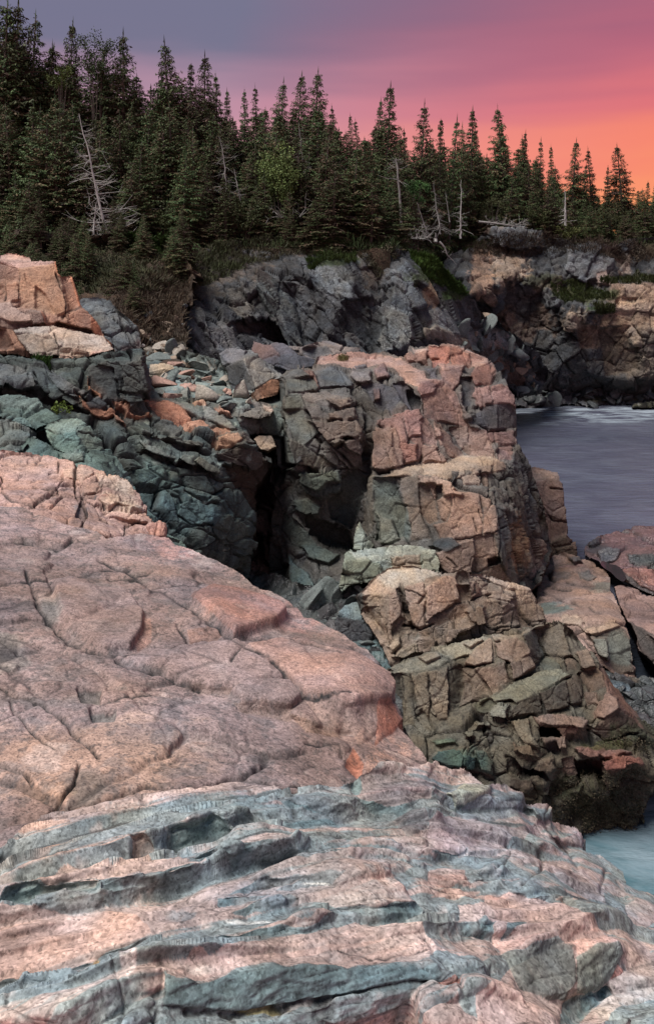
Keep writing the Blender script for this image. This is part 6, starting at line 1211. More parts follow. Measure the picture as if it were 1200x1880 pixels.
mass('granite_slab', 'huge smooth pink granite slab filling the left foreground', 'rock slab',
     [(-60, 918), (0, 926), (45, 933), (80, 945), (120, 962), (180, 974), (195, 990), (240, 982), (260, 978), (310, 988), (322, 1000), (345, 1006), (378, 1020), (420, 1038), (448, 1056), (470, 1078), (520, 1098), (545, 1112), (556, 1128), (600, 1148), (632, 1164), (640, 1172), (672, 1195), (702, 1226), (708, 1246), (722, 1275),
      (735, 1305), (741, 1320), (730, 1332), (755, 1355), (775, 1380), (790, 1405), (800, 1425), (770, 1460), (640, 1500), (430, 1500), (330, 1530), (150, 1580), (60, 1650), (-60, 1690)],
     [(-50, 920, 9.2), (45, 935, 8.9), (120, 963, 8.5), (190, 985, 8.1), (310, 990, 8.4), (420, 1040, 7.9), (470, 1080, 7.2), (556, 1130, 6.7), (640, 1172, 6.2), (704, 1230, 5.75), (738, 1318, 5.3), (790, 1405, 4.55), (0, 1000, 7.3), (200, 1040, 7.0), (350, 1080, 6.7), (0, 1100, 5.75), (200, 1150, 5.55), (400, 1160, 5.7), (540, 1190, 5.7), (660, 1240, 5.3),
      (0, 1250, 4.5), (200, 1280, 4.45), (400, 1280, 4.6), (560, 1300, 4.75), (680, 1330, 4.7), (0, 1400, 3.65), (200, 1420, 3.6), (400, 1420, 3.7), (560, 1430, 3.75), (700, 1420, 4.1), (0, 1600, 2.9), (200, 1560, 3.05), (500, 1490, 3.45)],
     M_NEAR, base=(0.285, 0.208, 0.192), facets=B_FAC, flatten=0, joint=1.0, alb=0.9, cracks=B_CRK, g=1.4, soft=22, seed=107, cell=0.75, amp=0.018, step=0.02, aniso=(1.2, 1, 1), dip=10, fine=0.005, jag=2.6, thick=2.5, facet_amp=0.75, onpatch=0.45, csoft=0.3, crackd=0.004, tint=0.12, fwarp=3.0, sub=(0.3, 0.5), crk=0.005, flat=False, hold=110, relief=1.2,
     patches=[((560, 1130, 180, 70), (0.36, 0.205, 0.175), 0.6), ((350, 1000, 120, 30), (0.42, 0.22, 0.18), 0.5), ((200, 1420, 240, 90), (0.39, 0.265, 0.20), 0.6), ((690, 1400, 60, 60), (0.48, 0.29, 0.22), 0.8), ((90, 1120, 30, 50), (0.20, 0.20, 0.185), 0.7), ((0, 1190, 50, 40), (0.16, 0.155, 0.14), 0.7), ((160, 1450, 40, 26), (0.19, 0.18, 0.15), 0.7),
              ((100, 1400, 140, 70), (0.30, 0.20, 0.16), 0.4), ((60, 960, 120, 40), (0.40, 0.28, 0.26), 0.5), ((200, 1165, 50, 20), (0.20, 0.16, 0.15), 0.6), ((370, 1060, 50, 30), (0.24, 0.165, 0.15), 0.5), ((600, 1330, 60, 24), (0.26, 0.19, 0.165), 0.5),
              (('n', 0.16, 0.24), (0.17, 0.145, 0.14), 0.6), (('n', 0.05, 0.26), (0.13, 0.11, 0.105), 0.65), (('n', 0.022, 0.32), (0.08, 0.07, 0.07), 0.7), (('n', 0.31, 0.45), (0.48, 0.38, 0.34), 0.5), (('n', 0.55, 0.45), (0.20, 0.17, 0.16), 0.5)])

# ------------------------------------------------------------------ foreground banded ledge
DT = (0.12, 0.175, 0.185); DT2 = (0.095, 0.145, 0.155); PK = (0.46, 0.335, 0.295)  # riser tones: blue-grey stone with the shade of steep faces painted in
A_FAC = [
 ([(885, 1652), (930, 1640), (1000, 1660), (1062, 1682), (1120, 1720), (1137, 1730), (1062, 1752), (1056, 1735), (1026, 1728), (985, 1740), (915, 1762), (905, 1745), (890, 1700)], 6, 66, 0, (0.43, 0.29, 0.255)),
 ([(914, 1764), (985, 1741), (1026, 1729), (1052, 1738), (1058, 1756), (1056, 1800), (1034, 1842), (1000, 1836), (960, 1815), (935, 1790)], -6, 4, 0, (0.125, 0.135, 0.13)),
 ([(1060, 1754), (1136, 1731), (1146, 1752), (1128, 1782), (1110, 1802), (1074, 1826), (1056, 1832), (1058, 1795)], 22, 2, 0, (0.16, 0.18, 0.165)),
 ([(1030, 1846), (1070, 1828), (1112, 1804), (1130, 1812), (1100, 1850), (1060, 1880), (1030, 1880)], 0, 25, .05, DT),
 ([(1120, 1795), (1130, 1770), (1142, 1780), (1138, 1800), (1122, 1812)], 10, 20, 0, (0.26, 0.11, 0.09)),
 ([(302, 1790), (360, 1798), (430, 1775), (560, 1772), (680, 1768), (790, 1768), (808, 1790), (760, 1815), (640, 1832), (540, 1852), (440, 1862), (300, 1852)], -4, 14, 0, DT),
 ([(320, 1782), (360, 1760), (440, 1745), (560, 1715), (650, 1698), (770, 1700), (800, 1740), (790, 1766), (680, 1766), (560, 1770), (430, 1773), (380, 1792)], 0, 70, 0, PK),
 ([(-60, 1685), (60, 1682), (150, 1678), (205, 1670), (240, 1682), (268, 1702), (272, 1716), (230, 1735), (170, 1770), (110, 1785), (50, 1800), (-60, 1800)], -5, 68, 0, (0.43, 0.30, 0.255)),
 ([(110, 1788), (170, 1772), (232, 1737), (272, 1718), (268, 1730), (220, 1762), (150, 1800), (60, 1816)], -8, 8, 0.02, (0.12, 0.14, 0.145)),
 ([(-60, 1800), (40, 1802), (44, 1822), (0, 1835), (-60, 1838)], -5, 10, 0, (0.12, 0.14, 0.14)),
 ([(18, 1655), (50, 1630), (100, 1640), (176, 1628), (180, 1650), (120, 1652), (70, 1662), (60, 1680), (0, 1680)], -4, 8, 0.03, (0.11, 0.15, 0.15)),
 ([(64, 1660), (100, 1654), (180, 1648), (192, 1662), (170, 1672), (90, 1682), (66, 1676)], -2, 30, -.01, (0.20, 0.22, 0.215)),
 ([(180, 1628), (230, 1632), (290, 1620), (350, 1610), (384, 1612), (350, 1636), (280, 1648), (240, 1660), (196, 1656), (184, 1644)], -4, 10, 0, (0.125, 0.155, 0.16)),
 ([(50, 1625), (120, 1600), (230, 1590), (330, 1570), (382, 1612), (300, 1618), (230, 1630), (176, 1626), (100, 1638)], -3, 66, 0, (0.40, 0.275, 0.235)),
 ([(310, 1540), (330, 1530), (395, 1512), (430, 1530), (395, 1550), (340, 1566), (312, 1562)], -4, 25, .06, (0.12, 0.155, 0.15)), ([(238, 1558), (262, 1552), (282, 1560), (275, 1574), (245, 1576)], 0, 20, .05, (0.15, 0.145, 0.15)),
 ([(345, 1586), (395, 1580), (412, 1594), (390, 1612), (368, 1604)], 0, 12, .03, (0.12, 0.14, 0.14)),
 # ledges in the middle: pink treads over dark risers
 ([(400, 1600), (450, 1575), (530, 1558), (550, 1570), (500, 1588), (440, 1602)], -4, 10, .01, DT2), ([(395, 1575), (440, 1560), (530, 1545), (545, 1558), (450, 1574)], 0, 66, 0, PK),
 ([(410, 1640), (470, 1618), (545, 1606), (565, 1612), (520, 1620), (460, 1634)], 0, 12, 0, DT2), ([(540, 1580), (600, 1572), (640, 1576), (620, 1584), (560, 1590)], 0, 12, 0, DT2),
 ([(505, 1635), (560, 1612), (640, 1610), (600, 1630), (540, 1640)], -4, 16, 0, DT), ([(400, 1650), (460, 1640), (500, 1644), (440, 1662), (400, 1668)], 0, 14, 0, DT), ([(425, 1682), (480, 1655), (530, 1642), (545, 1655), (520, 1670), (450, 1684)], 0, 18, 0, DT),
 ([(400, 1720), (480, 1705), (560, 1702), (610, 1688), (590, 1706), (540, 1716), (470, 1722), (400, 1736)], -3, 8, 0.01, DT2), ([(530, 1690), (610, 1680), (612, 1686), (560, 1700), (480, 1704), (400, 1716)], 0, 60, 0, (0.36, 0.25, 0.215)),
 ([(600, 1675), (650, 1668), (730, 1664), (772, 1655), (770, 1672), (740, 1690), (690, 1700), (650, 1694)], 0, 12, 0.03, DT2), ([(560, 1650), (640, 1620), (720, 1600), (760, 1640), (770, 1655), (700, 1666), (620, 1670)], 0, 70, 0, PK),
 ([(500, 1466), (545, 1462), (640, 1480), (665, 1500), (620, 1512), (560, 1500)], 0, 24, 0, (0.14, 0.15, 0.155)), ([(505, 1475), (560, 1490), (600, 1495), (560, 1494), (520, 1486)], 0, 0, .02, DT2), ([(520, 1500), (620, 1512), (625, 1522), (560, 1525), (520, 1515)], 0, 16, 0, DT2),
 ([(645, 1432), (680, 1420), (720, 1416), (760, 1430), (800, 1440), (790, 1470), (740, 1485), (690, 1498), (668, 1490), (650, 1470)], 0, 58, 0, (0.27, 0.21, 0.205)), ([(648, 1426), (660, 1430), (664, 1450), (652, 1470), (648, 1450)], -30, 10, .02, DT2), ([(652, 1472), (690, 1490), (760, 1484), (740, 1498), (690, 1502), (668, 1496)], 0, 10, .01, DT2),
 ([(725, 1505), (770, 1490), (785, 1505), (780, 1525), (745, 1535)], -5, 30, 0, (0.13, 0.12, 0.125)), ([(720, 1560), (750, 1540), (788, 1548), (785, 1580), (750, 1588)], 5, 28, 0, (0.24, 0.155, 0.145)),
 ([(784, 1510), (830, 1495), (900, 1510), (960, 1520), (1010, 1500), (1005, 1520), (960, 1545), (900, 1560), (860, 1565), (820, 1585), (790, 1580)], 0, 70, 0, (0.33, 0.255, 0.25)), ([(792, 1582), (855, 1566), (858, 1572), (810, 1588)], 0, 0, .03, DT2),
 ([(855, 1572), (900, 1562), (940, 1556), (920, 1566), (880, 1578)], 0, 30, 0.01, (0.17, 0.20, 0.205)),
 ([(818, 1462), (850, 1438), (895, 1440), (898, 1450), (885, 1468), (840, 1478)], -5, 46, -.05, (0.36, 0.35, 0.26)), ([(840, 1478), (884, 1468), (882, 1480), (850, 1492), (826, 1490)], -5, 15, 0, (0.15, 0.185, 0.165)),
 ([(830, 1492), (870, 1470), (930, 1452), (955, 1458), (964, 1472), (962, 1490), (940, 1500), (880, 1505), (850, 1500)], 0, 56, 0, (0.24, 0.265, 0.28)), ([(905, 1465), (950, 1458), (962, 1472), (920, 1476)], 0, 15, -.02, (0.16, 0.19, 0.205)), ([(840, 1482), (962, 1488), (960, 1494), (850, 1488)], 0, 5, .02, (0.14, 0.165, 0.17)),
 ([(965, 1482), (1010, 1480), (1015, 1490), (1000, 1510), (980, 1508)], 10, 20, -.1, (0.19, 0.235, 0.245)), ([(1000, 1535), (1060, 1530), (1074, 1540), (1070, 1555), (1030, 1555)], 5, 38, -.05, (0.33, 0.24, 0.235)),
 ([(850, 1605), (905, 1590), (920, 1605), (905, 1625), (860, 1630)], -5, 15, -.02, (0.17, 0.20, 0.205)), ([(790, 1600), (850, 1595), (855, 1620), (800, 1640), (780, 1625)], 0, 62, -.02, (0.41, 0.285, 0.255)), ([(785, 1650), (830, 1636), (880, 1640), (830, 1660)], 0, 66, 0, PK),
 ([(915, 1630), (960, 1620), (1030, 1630), (1034, 1650), (1010, 1662), (950, 1648)], 0, 26, -.03, (0.18, 0.215, 0.22)), ([(1040, 1640), (1060, 1680), (1110, 1690), (1118, 1696), (1080, 1700), (1030, 1660)], 5, 25, 0, (0.18, 0.205, 0.20)), ([(1010, 1600), (1080, 1596), (1110, 1630), (1110, 1660), (1070, 1650), (1030, 1620)], 5, 64, 0, (0.33, 0.27, 0.265)),
 ([(840, 1710), (880, 1700), (910, 1704), (900, 1725), (870, 1728), (845, 1722)], 0, 6, .02, DT2), ([(930, 1708), (960, 1700), (964, 1710), (935, 1722), (915, 1728)], 0, 10, .01, DT2), ([(835, 1675), (900, 1668), (905, 1690), (870, 1702), (840, 1705)], 0, 64, 0, PK),
 ([(835, 1835), (860, 1815), (930, 1818), (945, 1838), (890, 1870), (850, 1860)], 0, 30, 0, (0.20, 0.235, 0.23)), ([(845, 1775), (870, 1760), (890, 1775), (860, 1798), (842, 1800)], 0, 25, 0, (0.19, 0.225, 0.225)), ([(800, 1800), (830, 1795), (848, 1810), (820, 1830), (800, 1825)], 0, 30, 0, (0.30, 0.13, 0.10)),
 ([(870, 1830), (940, 1800), (960, 1825), (1020, 1860), (1040, 1900), (880, 1900)], 0, 62, -.02, (0.43, 0.31, 0.27)),
 ([(1145, 1660), (1180, 1650), (1215, 1670), (1205, 1700), (1170, 1710), (1150, 1690)], 5, 55, -.02, (0.38, 0.29, 0.27)), ([(1115, 1800), (1160, 1775), (1240, 1760), (1240, 1830), (1150, 1850), (1120, 1830)], 5, 60, 0, (0.33, 0.27, 0.245)),
]
mass('banded_ledge', 'banded pink and blue-grey layered rock ledge in the near foreground', 'rock ledge',
     [(-160, 1640), (-60, 1620), (10, 1575), (60, 1528), (110, 1500), (150, 1490), (230, 1480), (330, 1462), (400, 1448), (432, 1438), (470, 1446), (520, 1456), (580, 1456), (640, 1442), (670, 1422), (700, 1412), (760, 1416), (800, 1410), (830, 1424), (862, 1424), (890, 1440), (925, 1440), (958, 1454), (970, 1472), (1008, 1476), (1016, 1488), (1010, 1505), (1035, 1516),
      (1066, 1532), (1076, 1546), (1068, 1560), (1100, 1570), (1118, 1582), (1142, 1600), (1150, 1625), (1165, 1634), (1200, 1634), (1270, 1640), (1400, 1668), (1600, 1720), (1620, 1960), (-160, 1960)],
     [(-60, 1640, 2.75), (60, 1530, 3.1), (150, 1492, 3.25), (330, 1462, 3.4), (432, 1440, 3.55), (560, 1458, 3.5), (640, 1444, 3.65), (700, 1414, 3.95), (800, 1412, 4.2), (900, 1440, 4.4), (960, 1455, 4.6), (1012, 1485, 4.75), (1074, 1545, 4.7), (1140, 1600, 4.5), (1200, 1636, 4.4), (1270, 1645, 4.4), (1600, 1720, 3.9), (1600, 1950, 2.6), (-150, 1650, 2.7),
      (0, 1700, 2.36), (0, 1900, 1.88), (200, 1600, 2.7), (400, 1560, 2.85), (600, 1560, 2.9), (760, 1530, 3.15), (900, 1540, 3.5), (1000, 1580, 3.7), (200, 1700, 2.3), (400, 1700, 2.32), (600, 1680, 2.4), (780, 1660, 2.6), (900, 1650, 2.85), (1020, 1660, 3.05), (1100, 1690, 3.1), (1200, 1740, 3.1), (200, 1900, 1.88), (500, 1900, 2.02), (500, 1770, 2.14), (500, 1855, 2.10), (320, 1790, 2.05), (760, 1770, 2.22), (760, 1815, 2.18), (800, 1880, 2.05), (880, 1740, 2.42), (870, 1800, 2.22), (940, 1860, 2.05), (1000, 1900, 2.02), (914, 1764, 2.44), (985, 1742, 2.5), (1056, 1740, 2.58), (1058, 1800, 2.56), (1034, 1844, 2.52), (940, 1795, 2.42), (1137, 1731, 2.85), (1112, 1802, 2.78), (1074, 1828, 2.6), (1160, 1770, 2.9), (1150, 1850, 2.55), (1060, 1890, 2.35), (1260, 1900, 2.4)],
     M_NEAR, base=(0.37, 0.29, 0.265), facets=A_FAC, flatten=0, alb=1.1, step=0.01, g=1.25, soft=12, seed=109, cell=0.30, amp=0.010, aniso=(3.0, 1, 0.35), dip=-8, fine=0.005, jag=3.0, thick=1.5, facet_amp=0.3, onpatch=0.3, csoft=0.25, crackd=0.004, tint=0.16, fwarp=4.0, piece=1.6, piece_name='slab', sub=(0.4, 0.5), hold=170, relief=1.2, crk=0.005, flat=False,
     strata=[((-0.42, 0.90, 0.25), 0.21, 0.07, 1.0), ((-0.38, 0.92, 0.3), 0.08, 0.052, 1.1), ((-0.45, 0.90, 0.2), 0.027, 0.013, 1.2)],
     cracks=[([(430, 1650), (470, 1630), (540, 1618), (560, 1610)], 1.5, 0.02), ([(790, 1640), (860, 1650), (930, 1640)], 1.5, 0.02), ([(300, 1850), (420, 1864), (540, 1852), (650, 1830), (780, 1800)], 2.2, 0.03), ([(780, 1720), (800, 1760), (840, 1790), (850, 1830)], 2.0, 0.03), ([(620, 1745), (700, 1760), (790, 1745)], 1.5, 0.015),
             ([(1010, 1480), (1000, 1520), (1040, 1560), (1060, 1600)], 1.6, 0.03), ([(960, 1545), (1000, 1570), (990, 1600), (960, 1620)], 1.6, 0.03), ([(930, 1540), (935, 1580), (910, 1600)], 1.4, 0.02), ([(1110, 1600), (1105, 1640), (1130, 1680)], 1.6, 0.03), ([(200, 1800), (230, 1850), (215, 1900)], 1.6, 0.02), ([(300, 1790), (290, 1850), (285, 1900)], 1.8, 0.025), ([(1060, 1755), (1058, 1800), (1040, 1840)], 1.2, 0.012)],
     patches=[((120, 1560, 160, 60), (0.44, 0.285, 0.215), 0.7), ((100, 1850, 180, 60), (0.37, 0.33, 0.315), 0.6), ((1180, 1860, 90, 50), (0.40, 0.37, 0.34), 0.7), ((560, 1620, 200, 90), (0.20, 0.20, 0.205), 0.6), ((740, 1560, 60, 40), (0.33, 0.31, 0.29), 0.5), ((400, 1880, 160, 18), (0.25, 0.29, 0.285), 0.7), ((440, 1485, 90, 26), (0.19, 0.165, 0.17), 0.8), ((690, 1750, 150, 40), (0.43, 0.30, 0.25), 0.5), ((960, 1560, 110, 50), (0.30, 0.275, 0.28), 0.6), ((1160, 1640, 80, 40), (0.26, 0.26, 0.27), 0.6),
              (('band', 0.15), (0.15, 0.21, 0.22), 0.8), (('n', 0.11, 0.40), (0.17, 0.20, 0.21), 0.6), (('n', 0.2, 0.5), (0.46, 0.37, 0.33), 0.5), (('n', 0.03, 0.55), (0.15, 0.14, 0.14), 0.5), ((370, 1775, 40, 14), (0.62, 0.52, 0.46), 0.8), ((590, 1628, 34, 3), (0.6, 0.6, 0.56), 0.6), ((460, 1690, 60, 4), (0.6, 0.6, 0.56), 0.9), ((240, 1800, 14, 30), (0.62, 0.55, 0.53), 0.7), ((700, 1420, 40, 16), (0.22, 0.20, 0.20), 0.6), ((190, 1790, 14, 5), (0.35, 0.20, 0.06), 0.8), ((480, 1860, 70, 4), (0.30, 0.24, 0.08), 0.7)])
# ------------------------------------------------------------------ forest
def leaf_mat(name, rough=0.7, trans=0.12):
    m, nt, bs = new_mat(name)
    att = node(nt, 'ShaderNodeAttribute', attribute_name='Col')
    oi = node(nt, 'ShaderNodeObjectInfo')
    r = node(nt, 'ShaderNodeMapRange', {'Value': oi.outputs['Random'], 'To Min': 0.62, 'To Max': 1.35})
    vm = node(nt, 'ShaderNodeVectorMath', {0: att.outputs['Color'], 1: r.outputs[0]}, operation='MULTIPLY')
    hs = node(nt, 'ShaderNodeHueSaturation', {'Color': vm.outputs[0]})
    r2 = node(nt, 'ShaderNodeMapRange', {'Value': oi.outputs['Random'], 'To Min': 0.455, 'To Max': 0.525})
    nt.links.new(r2.outputs[0], hs.inputs['Hue'])
    nt.links.new(hs.outputs[0], bs.inputs['Base Color'])
    bs.inputs['Roughness'].default_value = rough
    if 'Specular IOR Level' in bs.inputs: bs.inputs['Specular IOR Level'].default_value = 0.2
    return m
M_NEEDLE = leaf_mat('spruce needles'); M_LEAF = leaf_mat('leaves'); M_GRASS = leaf_mat('grass blades')
def bark_mat(name, c, k):
    m, nt, bs = new_mat(name)
    geo = node(nt, 'ShaderNodeNewGeometry')
    mp = node(nt, 'ShaderNodeMapping', {'Vector': geo.outputs['Position'], 'Scale': (6, 6, 1.4)})
    n = node(nt, 'ShaderNodeTexNoise', {'Vector': mp.outputs[0], 'Scale': 2.2, 'Detail': 5.0})
    mx = node(nt, 'ShaderNodeMix', {0: n.outputs[0], 6: (c[0] * k, c[1] * k, c[2] * k, 1), 7: (c[0] * 1.5, c[1] * 1.5, c[2] * 1.5, 1)}, data_type='RGBA')
    nt.links.new(mx.outputs[2], bs.inputs['Base Color']); bs.inputs['Roughness'].default_value = 0.9
    return m
M_BARK = bark_mat('spruce bark', (0.085, 0.068, 0.058), 0.5)
M_GREYWOOD = bark_mat('weathered dead wood', (0.20, 0.19, 0.18), 0.5)

M_PALE = bark_mat('bleached dead wood', (0.33, 0.32, 0.30), 0.5)
def tube(pts, rad, sides=5):
    """a tapered tube along points"""
    pts = np.asarray(pts, float); n = len(pts)
    d = np.gradient(pts, axis=0); d /= np.linalg.norm(d, axis=1, keepdims=True) + 1e-9
    ref = np.tile(np.array((0.3, 0.9, 0.2)), (n, 1)); u = np.cross(d, ref); u /= np.linalg.norm(u, axis=1, keepdims=True) + 1e-9
    v = np.cross(d, u)
    a = np.linspace(0, 2 * np.pi, sides, endpoint=False)
    V = pts[:, None] + np.asarray(rad, float)[:, None, None] * (np.cos(a)[None, :, None] * u[:, None] + np.sin(a)[None, :, None] * v[:, None])
    Q = []
    for i in range(n - 1):
        for k in range(sides):
            k2 = (k + 1) % sides
            Q.append((i * sides + k, i * sides + k2, (i + 1) * sides + k2, (i + 1) * sides + k))
    return V.reshape(-1, 3), np.array(Q)

class Acc:
    def __init__(s): s.v, s.q, s.c, s.n = [], [], [], 0
    def add(s, V, Q, c):
        V = np.asarray(V, np.float32); s.v.append(V); s.q.append(np.asarray(Q) + s.n); s.n += len(V)
        c = np.asarray(c, np.float32); s.c.append(np.broadcast_to(c, (len(V), 3)) if c.ndim == 1 else c)
    def diamonds(s, a, b, w, side, c):
        """long diamond leaves from a to b (N,3), half width w (N,), sideways direction side (N,3)"""
        n = len(a)
        if n == 0: return
        m = a * 0.45 + b * 0.55
        V = np.stack([a, m + side * w[:, None], b, m - side * w[:, None]], 1).reshape(-1, 3)
        s.add(V, np.arange(4 * n).reshape(n, 4), np.repeat(c, 4, 0))
    def get(s): return np.concatenate(s.v), np.concatenate(s.q), np.concatenate(s.c)

def unit(a): return a / (np.linalg.norm(a, axis=-1, keepdims=True) + 1e-9)

def spruce(seed, h=10.0, rad=1.9, brown=0.3, bare=0.12, sparse=0.0, lopside=0.0):
    rng = np.random.default_rng(seed)
    A = Acc()
    bend = rng.uniform(-0.25, 0.25, 2)
    def axis(z): return np.array((bend[0] * (z / h) ** 2, bend[1] * (z / h) ** 2, z))
    zs = np.linspace(-0.6, h * 0.985, 12)
    TV, TQ = tube([axis(z) for z in zs], 0.15 * (1 - zs / h) + 0.018, 6)
    z = h * bare
    g1 = np.array((0.032, 0.056, 0.022)); g2 = np.array((0.062, 0.088, 0.032)); b1 = np.array((0.088, 0.062, 0.036)); gr = np.array((0.13, 0.12, 0.105))
    while z < h * 0.975:
        f = z / h
        nb = int(rng.integers(6, 10)) if f < .75 else int(rng.integers(4, 7))
        a0 = rng.uniform(0, 6.28)
        for k in range(nb):
            if rng.random() < 0.10 + sparse: continue
            az = a0 + k * 6.28 / nb + rng.normal(0, 0.25); zj = rng.normal(0, 0.03 + 0.07 * (1 - f))
            L = (1.12 * rad * (1 - f) ** 0.85 * rng.uniform(0.5, 1.12) + 0.05) * (1 + lopside * math.cos(az))
            if f < 0.3: L *= rng.uniform(0.45, 1.0)
            pitch = math.radians(-14 + 30 * f ** 1.5 + rng.normal(0, 7)); sag = rng.uniform(0.10, 0.34) * (1 - f); up = rng.uniform(0.05, 0.22)
            d = np.array((math.cos(az), math.sin(az), 0)); lat = np.array((-d[1], d[0], 0))
            nt_ = max(4, int(L / 0.115))
            t = (np.arange(nt_) + rng.uniform(0.2, 0.8, nt_)) / nt_
            t = t[t > 0.1]; n = len(t)
            P = axis(z + zj) + d * (L * t)[:, None]
            P[:, 2] += L * (math.tan(pitch) * t - sag * t ** 2 + up * t ** 3)
            dead = rng.random() < brown * (1.3 - f) * 0.8
            bare_b = rng.random() < 0.30 * max(0, 0.45 - f)
            tip = axis(z) + d * L; tip[2] += L * (math.tan(pitch) - sag + up)
            A.diamonds(axis(z)[None], tip[None], np.array((0.022 + 0.006 * L,)), np.array((0, 0, 1.0))[None], (gr if dead else b1)[None] * 0.8)
            for sgn in (-1, 1):
                ang = rng.normal(0.9, 0.2, n)
                td = d * np.cos(ang)[:, None] + lat * (sgn * np.sin(ang))[:, None]
                td[:, 2] += rng.normal(-0.22, 0.16, n)
                td = unit(td)
                ln = (0.42 * L * (1 - t) ** 0.7 + 0.16) * rng.uniform(0.6, 1.2, n)
                ln = np.minimum(ln, 0.75) * (1 - 0.35 * f)
                if bare_b:
                    sd = unit(rng.normal(0, 1, (n, 3)))
                    A.diamonds(P, P + td * ln[:, None], np.full(n, 0.012), sd, np.repeat((gr * rng.uniform(.6, 1.2))[None], n, 0)); continue
                for q in range(3):
                    s0, s1 = (0.0, 0.55) if q == 0 else ((0.3, 0.85) if q == 1 else (0.6, 1.12))
                    keep = rng.random(n) < 0.9
                    jit = rng.normal(0, 0.035, (n, 3))
                    a = P + td * (ln * s0)[:, None]; b = P + td * (ln * s1)[:, None] + jit; b[:, 2] -= 0.05 * q
                    sd = unit(np.cross(td, np.array((0, 0, 1.0))) + rng.normal(0, 0.55, (n, 3)))
                    mixv = np.clip(rng.normal(0.35 + 0.45 * t, 0.25, n), 0, 1)[:, None]
                    c = g1 * (1 - mixv) + g2 * mixv
                    br = (rng.random(n) < (0.75 if dead else 0.08 + 0.20 * (1 - t)))[:, None]
                    c = np.where(br, b1 * rng.uniform(0.7, 1.3, (n, 1)), c * rng.uniform(0.7, 1.3, (n, 1)))
                    A.diamonds(a[keep], b[keep], ((0.040 + 0.026 * rng.random(n)) * (1 - 0.3 * f))[keep], sd[keep], c[keep])
            n2 = max(3, n // 2); tt = rng.uniform(0.15, 1, n2)
            Pq = axis(z) + d * (L * tt)[:, None]; Pq[:, 2] += L * (math.tan(pitch) * tt - sag * tt ** 2 + up * tt ** 3)
            if not bare_b:
                dd = unit(d[None] * 0.5 + np.array((0, 0, -0.8)) + rng.normal(0, 0.4, (n2, 3)))
                c = (b1 if dead else g1) * rng.uniform(0.6, 1.2, (n2, 1))
                A.diamonds(Pq, Pq + dd * rng.uniform(0.15, 0.32, (n2, 1)), np.full(n2, 0.04), unit(rng.normal(0, 1, (n2, 3))), c)
        z += (0.24 + 0.07 * (1 - f)) * rng.uniform(0.75, 1.25)
    top = axis(h)
    n = 26; tt = rng.uniform(0.86, 1.0, n)
    P = np.stack([axis(h * x) for x in tt]); ddr = unit(rng.normal(0, 0.45, (n, 3)) + np.array((0, 0, 0.9)))
    A.diamonds(P, P + ddr * (0.12 + 0.2 * (1 - tt) * 5)[:, None], np.full(n, 0.03), unit(rng.normal(0, 1, (n, 3))), np.repeat(g1[None], n, 0))
    A.diamonds(axis(h * .93)[None], (top + (0, 0, 0.35))[None], np.array((0.04,)), np.array((1.0, 0, 0))[None], g1[None])
    return A.get(), (TV, TQ)

SPR = []
specs = [(2.2, .25, .06, 0.0), (2.6, .35, .06, 0.0), (1.7, .2, .05, 0.05), (2.4, .6, .10, 0.06), (1.6, .15, .03, 0.0), (2.5, .3, .2, 0.12), (2.1, .9, .20, 0.18), (1.8, .4, .12, .14), (2.4, .15, .06, 0.03), (2.0, .7, .06, 0.08), (3.3, .3, .0, 0.0), (3.6, .7, .0, 0.05)]
for k, (r_, br_, ba_, sp_) in enumerate(specs):
    (CV, CQ, CC), (TV, TQ) = spruce(300 + k, 10.0, r_, br_, ba_, sp_, 0.15 * (k % 3 - 1))
    SPR.append((quad_mesh('spruce crown', CV, CQ, M_NEEDLE, CC), quad_mesh('spruce trunk', TV, TQ, M_BARK)))

def plant(k, x, y, z, h, wide, rz, label, group, cat='tree', name='spruce_tree'):
    root = empty(name, (x, y, z), label, cat, group)
    s = h / 10.0
    root.scale = (s * wide, s * wide * (0.85 + 0.3 * ((rz * 7) % 1)), s); root.rotation_euler = (0.05 * math.sin(rz * 5), 0.06 * math.cos(rz * 3), rz)
    link(bpy.data.objects.new('crown', SPR[k][0]), root); link(bpy.data.objects.new('trunk', SPR[k][1]), root)
    return root

rnd = random.Random(11)
